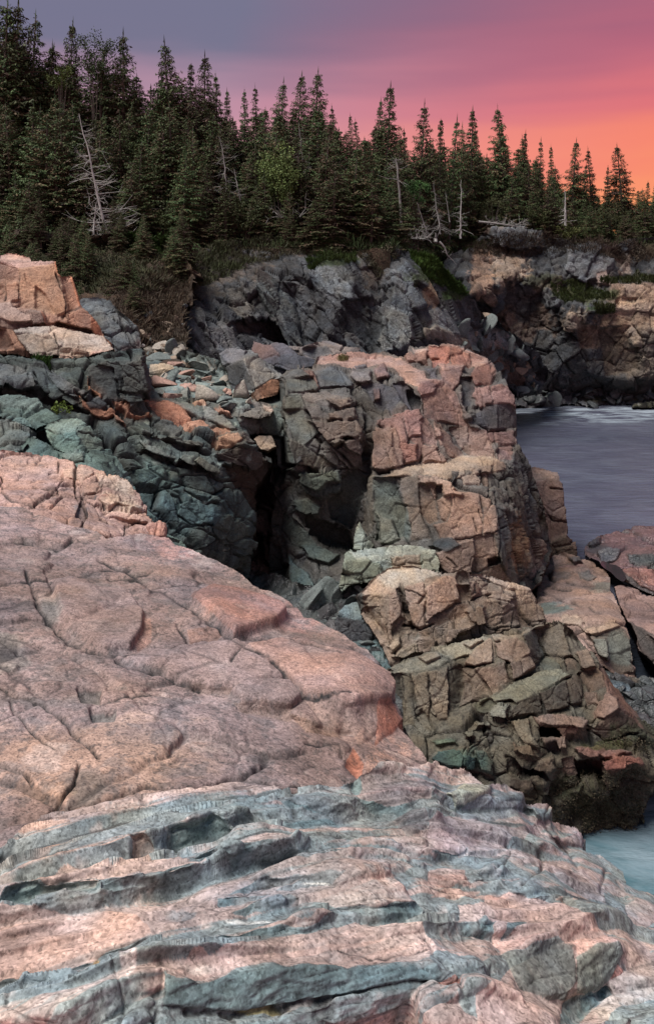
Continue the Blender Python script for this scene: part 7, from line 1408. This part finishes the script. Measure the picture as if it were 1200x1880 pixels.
# the trees whose tips stand against the sky: column, tip row, distance, variant, width, label
SKY = [(-6, -8, 52, 8, 1.1, 'spruce cut by the left edge, its top above the frame'), (22, -2, 53, 1, 1.05, 'tallest spruce at upper left, tip at the top edge of the photo'), (52, 16, 54, 0, 1.0, 'spruce just right of the tallest tree at upper left'),
       (116, 30, 54, 5, 0.8, 'isolated thin spruce tip, second peak from the upper left'), (84, 75, 56, 2, 0.7, 'small spruce tip in the notch between the two leftmost peaks'), (226, 53, 54, 1, 0.95, 'broad dark spruce peak above the forest left of centre'), (208, 86, 56, 3, 0.8, 'lower shoulder spruce beside the broad dark peak'),
       (286, 122, 57, 2, 0.7, 'small spruce tip between two taller peaks, against pink sky'), (322, 68, 55, 0, 1.1, 'tall pointed spruce with ragged shoulders over the dead snag slope'), (345, 105, 56, 4, 0.8, 'spruce tucked on the right shoulder of the tall pointed one'), (376, 94, 56, 8, 0.95, 'spruce peak followed by a long slope down to the right'), (402, 124, 57, 2, 0.9, 'spruce leaning on the right of the last high left peak'),
       (418, 160, 58, 4, 0.8, 'low spruce at the end of the left skyline slope'), (452, 156, 62, 2, 0.8, 'small spruce tip standing alone in the pink gap'), (474, 154, 62, 7, 0.8, 'thin scraggly spruce in the pink gap'), (508, 143, 62, 0, 0.9, 'left one of three neighbouring spruce peaks, centre skyline'), (538, 128, 63, 8, 0.95, 'middle one of three neighbouring spruce peaks, centre skyline'),
       (572, 122, 62, 1, 1.0, 'tallest and broadest of three neighbouring spruce peaks, centre skyline'), (622, 190, 64, 2, 0.8, 'short spruce in the dip right of the centre peaks'), (648, 206, 66, 6, 0.7, 'bare-looking thin spruce in the dip of the skyline'), (664, 214, 66, 7, 0.7, 'thin low spruce in the dip left of the crooked peak'), (686, 178, 62, 4, 0.8, 'spruce half hidden behind the crooked high peak'),
       (704, 152, 60, 5, 1.05, 'crooked high spruce peak right of centre with open branches'), (766, 186, 66, 1, 0.85, 'spruce peak against salmon sky right of the crooked one'), (748, 232, 68, 2, 0.7, 'small spruce at the left foot of the salmon-sky peak'), (800, 212, 68, 4, 0.7, 'narrow spruce tip right of the salmon-sky peak'), (820, 212, 69, 2, 0.75, 'narrow spruce in a row of small tips'), (838, 222, 70, 0, 0.7, 'last small tip before the tall slender spruce'),
       (860, 194, 72, 4, 1.0, 'tall slender spruce against orange-pink sky'), (886, 228, 74, 7, 0.8, 'open thin spruce between two slender peaks'), (908, 222, 74, 2, 0.8, 'left companion of the high right-hand spruce'), (930, 192, 73, 8, 0.9, 'high right-hand spruce with ragged crown'), (952, 238, 76, 4, 0.7, 'low spruce right beneath the high right-hand one'), (970, 244, 76, 0, 0.75, 'left one of a twin spruce top'), (986, 250, 76, 2, 0.75, 'right one of a twin spruce top'),
       (1010, 262, 78, 4, 0.8, 'slim spruce against bright orange sky'), (1045, 252, 77, 5, 0.95, 'sparse spruce with layered branches against orange sky'), (1066, 296, 80, 2, 0.7, 'low spruce in the orange gap'), (1090, 267, 78, 7, 0.9, 'thin see-through spruce against the orange glow'), (1112, 300, 80, 2, 0.7, 'low spruce left of the rightmost tall tree'), (1145, 260, 77, 5, 1.1, 'rightmost tall spruce with umbrella-like layered top'), (1182, 330, 80, 6, 1.0, 'bushy low spruce at the right edge before the glow'), (1205, 322, 82, 3, 1.0, 'spruce cut by the right edge of the photo')]
for (px, py, Y, k, wd, lab) in SKY:
    x = (px - 600) / F * Y; zt = H - (py - HZ) / F * Y; zb = gz(x, Y)
    plant(k, x, Y, zb - 0.2, max(zt - zb, 3.0), wd, rnd.uniform(0, 6.28), lab, 'spruces on the skyline')
# the crowd below them
def skyrow(px): return float(np.interp(px, [-60, 0, 60, 120, 170, 226, 270, 322, 376, 430, 500, 572, 610, 660, 704, 740, 800, 860, 900, 930, 1000, 1060, 1110, 1160, 1240],
                                        [25, 40, 55, 95, 105, 100, 140, 125, 145, 200, 190, 178, 225, 235, 215, 245, 238, 232, 250, 240, 285, 305, 315, 335, 340]))
ZONES = [(120, 'at the far left of the forest'), (250, 'around the tall silvery dead snag'), (430, 'beneath the high peaks left of centre'), (600, 'near the pale green bushy tree'), (740, 'beneath the crooked high peak'),
         (880, 'behind the thin bare trunks'), (1050, 'behind the fallen log'), (2000, 'at the far right of the forest')]
KINDS = ['low bushy spruce on the cliff edge', 'short front-row spruce', 'middle-height dark spruce', 'dark spruce deep in the crowd', 'dark spruce at the back of the crowd', 'dark spruce farthest back']
nfill = 0
for layer, (d0, step, hmin, hmax) in enumerate([(-0.2, 34, 1.8, 3.6), (0.8, 40, 3.5, 6.5), (3.0, 36, 4.5, 8), (6.5, 34, 5.5, 9.5), (10.5, 30, 8, 11.5), (15.0, 30, 8, 12)]):
    px = -70 + rnd.uniform(0, 30)
    while px < 1270:
        q = px + rnd.uniform(-12, 12)
        Yg = 46.0
        for _ in range(6): Yg = float(yc(np.array([(q - 600) / F * Yg]))[0]) + d0
        Y = Yg + rnd.uniform(-1.2, 1.6) + (1.0 if layer == 0 else 0)
        x = (q - 600) / F * Y; zb = gz(x, Y)
        h = rnd.uniform(hmin, hmax)
        hmx = H - (skyrow(q) + (rnd.uniform(2, 40) if layer > 3 else rnd.uniform(10, 90)) - HZ) / F * Y - zb
        h = min(h, hmx) if layer < 4 else min(max(hmx, 2.3), 13)
        ok = h > 2.2
        if layer < 2 and (190 < q < 290 or 700 < q < 900 or 480 < q < 560): ok = ok and rnd.random() < 0.35
        if layer == 0 and (300 < q < 480): ok = ok and rnd.random() < 0.6
        if layer == 0: ok = h > 1.2
        if ok:
            zn = [z for lim_, z in ZONES if q < lim_][0]; lb = KINDS[layer] + ' ' + zn
            k = rnd.choice([0, 1, 2, 3, 3, 4, 5, 6, 6, 7, 8, 9, 9]) if layer > 0 else rnd.choice([10, 11, 10, 3])
            plant(k, x, Y, zb - 0.2, h, rnd.uniform(1.0, 1.5) * (1.25 if (h < 6 or layer > 3) else 1.0), rnd.uniform(0, 6.28), lb, 'spruces ' + zn); nfill += 1
        px += step * rnd.uniform(0.75, 1.25) * (0.8 if layer else 1.1)

# small spruces and scrub rooted in the earth bank at left
def on_surf(key, px, py):
    X, Y, P, N = SURF[key]
    i = int(np.argmin((X - px) ** 2 + (Y - py) ** 2)); return P[i]
for q in range(60):
    px, py = rnd.uniform(-50, 345), rnd.uniform(440, 575)
    if px > 255 and py > 520: continue
    p = on_surf('earth_bank15', px, py)
    plant(rnd.choice([10, 11, 11, 3]), float(p[0]), float(p[1]), float(p[2]) - 0.1, rnd.uniform(1.0, 2.6), rnd.uniform(0.9, 1.3), rnd.uniform(0, 6.28), 'low bushy spruce rooted in the dark earth bank at left', 'low spruces on the earth bank')
# broadleaf trees and shrubs
def leafy(name, label, cat, px, py, Y, rx, rz, n, col, seed, group=None, size=0.10, z0=None, stem=True):
    rng = np.random.default_rng(seed)
    c = at(px, py, Y); A = Acc()
    base = z0 if z0 is not None else gz(c.x, Y)
    root = empty(name, (c.x, Y, base), label, cat, group)
    ncl = max(5, n // 60)
    cc = unit(rng.normal(0, 1, (ncl, 3))) * (rng.random((ncl, 1)) ** 0.45) * np.array((rx, rx, rz)); cr = rng.uniform(0.16, 0.34, ncl) * rx
    idx = rng.integers(0, ncl, n)
    P = cc[idx] + unit(rng.normal(0, 1, (n, 3))) * (cr[idx] * rng.random(n) ** 0.4)[:, None]
    P += np.array((0, 0, c.z - base))
    d = unit(rng.normal(0, 1, (n, 3)) + np.array((0, -0.2, 0.2))); sd = unit(np.cross(d, rng.normal(0, 1, (n, 3))))
    C = np.array(col) * rng.uniform(0.55, 1.45, (ncl, 1))[idx] * rng.uniform(0.75, 1.25, (n, 1))
    A.diamonds(P, P + d * (size * rng.uniform(.8, 1.6, (n, 1))), np.full(n, size * 0.4), sd, C)
    V, Q, C = A.get()
    mesh_obj('crown', V, Q, M_LEAF, root, C)
    if stem:
        B = Acc()
        for k in range(6):
            e = cc[k % ncl] + np.array((0, 0, c.z - base)); s = np.array((rng.normal(0, .1), rng.normal(0, .1), -0.2))
            m = s * 0.4 + e * 0.6 + rng.normal(0, 0.12, 3); m[:2] *= 0.6
            B.add(*tube([s, m, e], [0.06, 0.035, 0.012], 4), (0.1, 0.1, 0.1))
        V, Q, _ = B.get(); mesh_obj('trunk', V, Q, M_BARK, root)
    return root
leafy('broadleaf_tree', 'pale green bushy young tree in front of dark spruces, centre', 'tree', 514, 318, 46.5, 1.5, 1.6, 5200, (0.085, 0.115, 0.036), 1)
leafy('broadleaf_tree', 'dark green round-topped tree between two spruce peaks, upper left', 'tree', 178, 105, 53, 1.7, 1.5, 3000, (0.03, 0.055, 0.018), 2)
leafy('broadleaf_tree', 'dim olive bushy tree beside the pale dead snag', 'tree', 218, 275, 50, 1.3, 1.5, 2200, (0.045, 0.055, 0.02), 3)
leafy('broadleaf_tree', 'low yellow-green bush at the upper left behind spruces', 'bush', 112, 140, 52, 0.9, 0.8, 1200, (0.055, 0.085, 0.02), 4)
leafy('shrub', 'green bush at the cliff top below the crooked spruce peak', 'shrub', 672, 395, 47, 1.5, 0.9, 2200, (0.04, 0.058, 0.022), 5)
leafy('shrub', 'small green bush beside the leaning bare trunks', 'shrub', 762, 350, 52, 0.9, 0.7, 1300, (0.035, 0.065, 0.018), 6)
leafy('shrub', 'yellowish bushy shrub on the right cliff top', 'shrub', 1050, 425, 70, 1.4, 1.0, 1800, (0.06, 0.07, 0.022), 7)
leafy('shrub', 'round green bush low on the right cliff top', 'shrub', 1115, 400, 72, 1.6, 1.5, 2400, (0.042, 0.055, 0.02), 8)
leafy('shrub', 'small bright plant growing in the dark cleft at left', 'plant', 112, 748, 15.3, 0.22, 0.10, 160, (0.06, 0.11, 0.02), 9, size=0.05, z0=6.0, stem=False)
leafy('shrub', 'dark green bush on the left slope under the dead snag', 'shrub', 40, 440, 40.5, 1.8, 0.9, 2600, (0.035, 0.05, 0.018), 10)
leafy('shrub', 'brownish twiggy bush hanging over the cliff edge, centre', 'shrub', 700, 462, 44.6, 1.0, 0.7, 1500, (0.06, 0.05, 0.032), 12, size=0.08)
leafy('shrub', 'twiggy brown bush on the right cliff under the trees', 'shrub', 1150, 470, 68.5, 1.6, 1.2, 1900, (0.055, 0.045, 0.028), 13, size=0.1)

for q, (px, py, Y, rx, rz, cc) in enumerate([(300, 400, 45.5, 1.3, 0.9, (0.045, 0.062, 0.022)), (385, 425, 45.3, 1.1, 0.7, (0.06, 0.055, 0.03)), (455, 400, 45.8, 1.2, 1.0, (0.045, 0.055, 0.022)), (598, 425, 45.5, 1.0, 0.6, (0.042, 0.055, 0.02)), (905, 380, 70.5, 1.4, 1.2, (0.05, 0.06, 0.025)), (985, 395, 71, 1.5, 1.0, (0.045, 0.06, 0.022))]):
    leafy('shrub', ['dull green shrub on the slope right of the snag', 'brownish low shrub above the dark cave', 'green shrub left of the grey dead bush', 'small dark shrub on the central cliff top', 'olive shrub behind the fallen log', 'green shrub right of the fallen log'][q], 'shrub', px, py, Y, rx, rz, 2000, cc, 40 + q)
# dead trees
def snag(label, pts, Y, r0, nbr, blen, seed, mat=M_GREYWOOD, down=-0.2, name='dead_tree', cat='dead tree', side=0.0, group=None, tail=0.1):
    rng = np.random.default_rng(seed)
    W = [np.array(at(px, py, Y)) for px, py in pts]
    base = W[0]
    root = empty(name, tuple(base), label, cat, group)
    W = np.array([w - base for w in W])
    t = np.linspace(0, 1, len(W)); tt = np.linspace(0, 1, 14)
    Pn = np.stack([np.interp(tt, t, W[:, k]) for k in range(3)], 1)
    Pn[:, 1] += rng.normal(0, 0.03, 14).cumsum()
    Pn[1:, 0] += rng.normal(0, 0.02, 13)
    V, Q = tube(Pn, r0 * 0.75 * (1 - 0.85 * tt), 6)
    mesh_obj('trunk', V, Q, mat, root)
    B = Acc()
    for k in range(nbr):
        s = rng.uniform(tail, 0.97); p = np.array([np.interp(s, tt, Pn[:, j]) for j in range(3)])
        az = rng.uniform(0, 6.28); L = blen * (1.1 - s) ** 0.7 * rng.uniform(0.35, 1.2)
        d = np.array((math.cos(az) + side, math.sin(az) * 0.8, down + rng.normal(0, 0.2)))
        q = [p]
        for j in range(4):
            d = d + rng.normal(0, 0.22, 3); d[2] += 0.06
            q.append(q[-1] + d / np.linalg.norm(d) * L / 4)
        rr = r0 * 0.22 * (1.15 - s)
        B.add(*tube(q, [rr, rr * .8, rr * .6, rr * .42, rr * .2], 4), (0.2, 0.2, 0.2))
        for j in range(rng.integers(1, 5)):
            o = q[rng.integers(1, 4)]; e = o + (d / np.linalg.norm(d) + rng.normal(0, 0.6, 3)) * L * 0.3
            B.add(*tube([o, (o + e) / 2 + rng.normal(0, .03, 3), e], [rr * .5, rr * .35, rr * .15], 3), (0.2, 0.2, 0.2))
    if nbr:
        V, Q, _ = B.get(); mesh_obj('branches', V, Q, mat, root)
    return root
snag('tall silvery dead snag leaning left on the left slope', [(203, 455), (190, 405), (175, 340), (160, 270), (145, 208)], 42.0, 0.13, 90, 1.9, 1, down=-0.1, side=0.35, mat=M_PALE)
snag('short pale dead stem beside the foot of the tall snag', [(172, 447), (174, 400), (178, 365)], 41.6, 0.08, 14, 0.7, 2, mat=M_PALE)
snag('grey bare trunk standing straight below the crooked peak', [(737, 418), (733, 360), (727, 300), (726, 290)], 49.5, 0.13, 22, 1.6, 3, tail=0.45)
snag('thin white dead trunk at the cliff edge, right of centre', [(845, 438), (845, 400), (846, 330)], 55, 0.10, 26, 0.9, 4, mat=M_PALE)
snag('thin bare trunk leaning left at the cliff edge', [(785, 432), (774, 400), (765, 372)], 51, 0.07, 6, 0.6, 5)
snag('feathery grey dead spruce with drooping twigs', [(808, 430), (802, 390), (796, 332)], 54, 0.08, 50, 1.2, 6, down=-0.6)
snag('pale broken dead trunk with stubs on the right cliff', [(1037, 415), (1037, 385), (1036, 348)], 70, 0.17, 16, 0.9, 7, mat=M_PALE)
snag('thin pale stem half hidden in the spruces, left of centre', [(442, 368), (436, 340), (430, 310)], 46.5, 0.07, 8, 0.7, 8)
snag('slim grey trunk among the dark spruces near centre', [(566, 360), (556, 300), (548, 225)], 49, 0.07, 40, 1.2, 9)
snag('grey bare trunk between spruces over the central cliff', [(634, 390), (630, 340), (624, 290)], 48.5, 0.07, 30, 1.1, 10)
snag('leaning bare sapling left of the thin white trunk', [(825, 408), (820, 370), (818, 350)], 56, 0.05, 10, 0.7, 11)
snag('thin dark dead trunk in the shade below the broad peak', [(420, 370), (410, 290), (402, 250)], 46.5, 0.08, 40, 1.3, 13, down=-0.4)
snag('fallen grey log lying along the right cliff top', [(878, 407), (905, 410), (935, 414), (968, 418)], 66.0, 0.13, 16, 0.8, 14, name='fallen_log', cat='log', down=0.3)
snag('bleached driftwood branch draped down the grassy cliff edge', [(806, 444), (815, 455), (822, 470), (838, 486)], 45.5, 0.08, 8, 0.7, 15, name='dead_branch', cat='branch', down=0.1)
snag('short pale stump at the cliff edge beside the dead brush', [(799, 445), (800, 436), (799, 428)], 49.5, 0.16, 0, 0.5, 16, name='tree_stump', cat='stump')
def brush(label, px, py, Y, w, h, n, seed, mat=M_GREYWOOD):
    rng = np.random.default_rng(seed); c = at(px, py, Y); B = Acc()
    for k in range(n):
        o = np.array((rng.uniform(-w, w) * 0.5, rng.uniform(-.5, .5), 0)); q = [o]; d = unit(np.array((rng.normal(0, 0.8), rng.normal(0, .4), rng.uniform(0.1, 1.0))))
        L = h * rng.uniform(0.5, 1.3)
        for j in range(4):
            d = unit(d + rng.normal(0, 0.3, 3)); q.append(q[-1] + d * L / 4)
        r = 0.03 * rng.uniform(0.6, 1.3); B.add(*tube(q, [r, r * .8, r * .6, r * .4, r * .2], 3), (0.2, 0.2, 0.2))
        for j in range(3):
            o = q[rng.integers(1, 5)]; e = o + unit(d + rng.normal(0, .8, 3)) * L * 0.35
            B.add(*tube([o, (o + e) / 2, e], [r * .5, r * .4, r * .15], 3), (0.2, 0.2, 0.2))
    V, Q, _ = B.get(); o = mesh_obj('dead_brush', V, Q, mat); o.location = c
    tag(o, label, 'brush')
brush('tangle of bleached dead branches at the cliff edge, right of centre', 772, 438, 49, 1.2, 0.8, 26, 1)
brush('spreading grey dead bush in front of the pale green tree', 535, 400, 45.5, 1.2, 0.9, 24, 2)
brush('silvery dead branches splayed at the foot of the tall snag', 205, 455, 41.2, 2.0, 0.9, 26, 3)
brush('grey dead brush around the fallen log on the right cliff', 930, 412, 67, 3.2, 0.8, 30, 4)

# grass, moss and scrub on the rock
def cover(name, label, key, polys, n, hgt, wid, cols, seed, lean=0.35, tw=False):
    rng = np.random.default_rng(seed)
    px, py, P, N = SURF[key]
    A = Acc()
    w = np.zeros(len(px), bool)
    for pl in polys: w |= inside(pl, px, py)
    ids = np.nonzero(w)[0]
    if len(ids) == 0: return
    i = rng.choice(ids, n)
    p = P[i] + N[i] * 0.01 + rng.normal(0, 0.03, (n, 3))
    d = unit(N[i] * 0.5 + np.array((0, -0.1, 0.9)) + rng.normal(0, lean, (n, 3)))
    patch = fbm(p / (hgt * 6), 3, seed)
    h = hgt * rng.uniform(0.5, 1.3, n) * (1 + 0.6 * patch)
    sd = unit(np.cross(d, rng.normal(0, 1, (n, 3))))
    m = np.clip(0.5 + 0.7 * patch + rng.normal(0, 0.25, n), 0, 1)[:, None]
    C = (np.array(cols[0]) * (1 - m) + np.array(cols[1]) * m) * rng.uniform(0.7, 1.3, (n, 1))
    A.diamonds(p, p + d * h[:, None], np.full(n, wid), sd, C)
    V, Q, C = A.get()
    tag(mesh_obj(name, V, Q, M_GRASS, None, C), label, name, kind='stuff')
G1, G2 = (0.028, 0.055, 0.012), (0.055, 0.095, 0.02)
cover('grass', 'bright green grass on the slope beside the central cliff', 'cliff9', [[(745, 445), (790, 455), (830, 500), (870, 535), (850, 545), (800, 520), (760, 480)]], 9000, 0.30, 0.02, (G1, G2), 1)
cover('grass', 'green moss cushion over the dark central cliff', 'cliff9', [[(560, 480), (610, 458), (650, 462), (640, 476), (600, 476), (570, 494)], [(630, 455), (655, 455), (650, 485), (632, 480)]], 5000, 0.22, 0.02, (G1, (0.04, 0.06, 0.018)), 2)
cover('scrub', 'brown heath and roots along the central cliff top', 'cliff9', [[(330, 470), (400, 445), (480, 436), (700, 440), (715, 470), (690, 520), (660, 470), (560, 470), (470, 485), (400, 505), (340, 545)]], 16000, 0.34, 0.016, ((0.04, 0.034, 0.022), (0.046, 0.056, 0.024)), 3, 0.8)
cover('scrub', 'dark moss and scrub on the earth bank at left', 'earth_bank15', [[(-60, 440), (330, 440), (340, 520), (250, 545), (100, 545), (-60, 530)]], 16000, 0.24, 0.02, ((0.022, 0.03, 0.012), (0.05, 0.05, 0.024)), 4, 1.1)
cover('scrub', 'brown roots and dry scrub hanging over the dark earth bank', 'earth_bank15', [[(200, 530), (345, 500), (350, 640), (290, 630), (220, 590)]], 7000, 0.34, 0.014, ((0.035, 0.026, 0.018), (0.07, 0.05, 0.034)), 14, 0.9)
cover('grass', 'green grass patch on the slope right of the dead snag', 'earth_bank15', [[(225, 420), (310, 425), (300, 470), (240, 470)]], 4000, 0.3, 0.02, (G1, (0.045, 0.08, 0.02)), 5)
cover('grass', 'mossy ledges on the right-hand cliff', 'cliff5', [[(1010, 520), (1080, 520), (1130, 545), (1060, 560), (1020, 550)], [(1085, 560), (1130, 560), (1130, 576), (1090, 578)], [(1100, 508), (1260, 505), (1260, 520), (1100, 520)], [(860, 440), (900, 440), (900, 458), (850, 460)]], 9000, 0.3, 0.025, (G1, (0.04, 0.05, 0.018)), 6)
cover('scrub', 'brown scrub along the right cliff top', 'cliff5', [[(850, 440), (1000, 430), (1150, 445), (1260, 445), (1260, 480), (1150, 480), (1050, 465), (950, 470), (860, 470)]], 8000, 0.4, 0.02, ((0.04, 0.034, 0.022), (0.07, 0.055, 0.035)), 7, 0.6)
cover('grass', 'little tuft of grass on top of the buttress', 'rock_buttress51', [[(620, 656), (638, 654), (636, 664), (622, 664)]], 500, 0.10, 0.008, ((0.08, 0.09, 0.03), (0.16, 0.13, 0.06)), 8)
cover('grass', 'grass tuft under the cream flagstone', 'rock_ledge67', [[(60, 655), (90, 655), (92, 668), (64, 668)]], 600, 0.14, 0.008, (G1, G2), 9)
cover('seaweed', 'olive seaweed and barnacles on the foot of the stepped outcrop', 'rock_outcrop95', [[(1010, 1450), (1060, 1425), (1110, 1420), (1180, 1410), (1180, 1480), (1160, 1515), (1085, 1530), (1010, 1505)], [(1100, 1350), (1200, 1360), (1200, 1385), (1100, 1372)]], 9000, 0.022, 0.010, ((0.045, 0.044, 0.02), (0.10, 0.095, 0.055)), 10, 0.8)
cover('needle_litter', 'dark litter and scrub on the hillside floor', 'cliff9', [[(480, 436), (700, 440), (700, 450), (480, 450)]], 3000, 0.25, 0.02, ((0.03, 0.028, 0.016), (0.05, 0.04, 0.025)), 11, 0.7)
def hill_cover(name, label, x0, x1, d0, d1, n, hgt, wid, cols, seed):
    rng = np.random.default_rng(seed)
    x = rng.uniform(x0, x1, n).astype(np.float32); y = (yc(x) + rng.uniform(d0, d1, n)).astype(np.float32)
    p = np.stack([x, y, ground_z(x, y)], 1); A = Acc()
    p[:, 2] += 0.25 * fbm(p / 3.0, 4, 5)
    patch = fbm(p * np.array((1, 1, 0)) / 1.6, 3, seed)
    d = unit(np.array((0, -0.15, 0.8)) + rng.normal(0, 0.6, (n, 3))); sd = unit(np.cross(d, rng.normal(0, 1, (n, 3))))
    h = hgt * rng.uniform(0.4, 1.2, n) * np.clip(1 + 1.1 * patch, 0.2, 2.2); p[:, 2] += np.clip(patch, 0, 1) * hgt * rng.uniform(0, 1.6, n)
    m = np.clip(0.5 + 0.8 * patch + rng.normal(0, 0.25, n), 0, 1)[:, None]
    C = (np.array(cols[0]) * (1 - m) + np.array(cols[1]) * m) * rng.uniform(0.7, 1.3, (n, 1))
    A.diamonds(p, p + d * h[:, None], np.full(n, wid), sd, C); V, Q, C = A.get()
    tag(mesh_obj(name, V, Q, M_GRASS, None, C), label, name, kind='stuff')
hill_cover('undergrowth', 'tangled dark green and brown undergrowth along the forest edge', -30, 40, -0.9, 5.0, 60000, 0.42, 0.03, ((0.042, 0.040, 0.022), (0.032, 0.055, 0.018)), 31)
print('fill trees', nfill)
print('blocks', NBLOCK[0], 'tris', sum(len(m.polygons) * 2 for m in bpy.data.meshes), 'time %.1f' % (time.time() - T0))
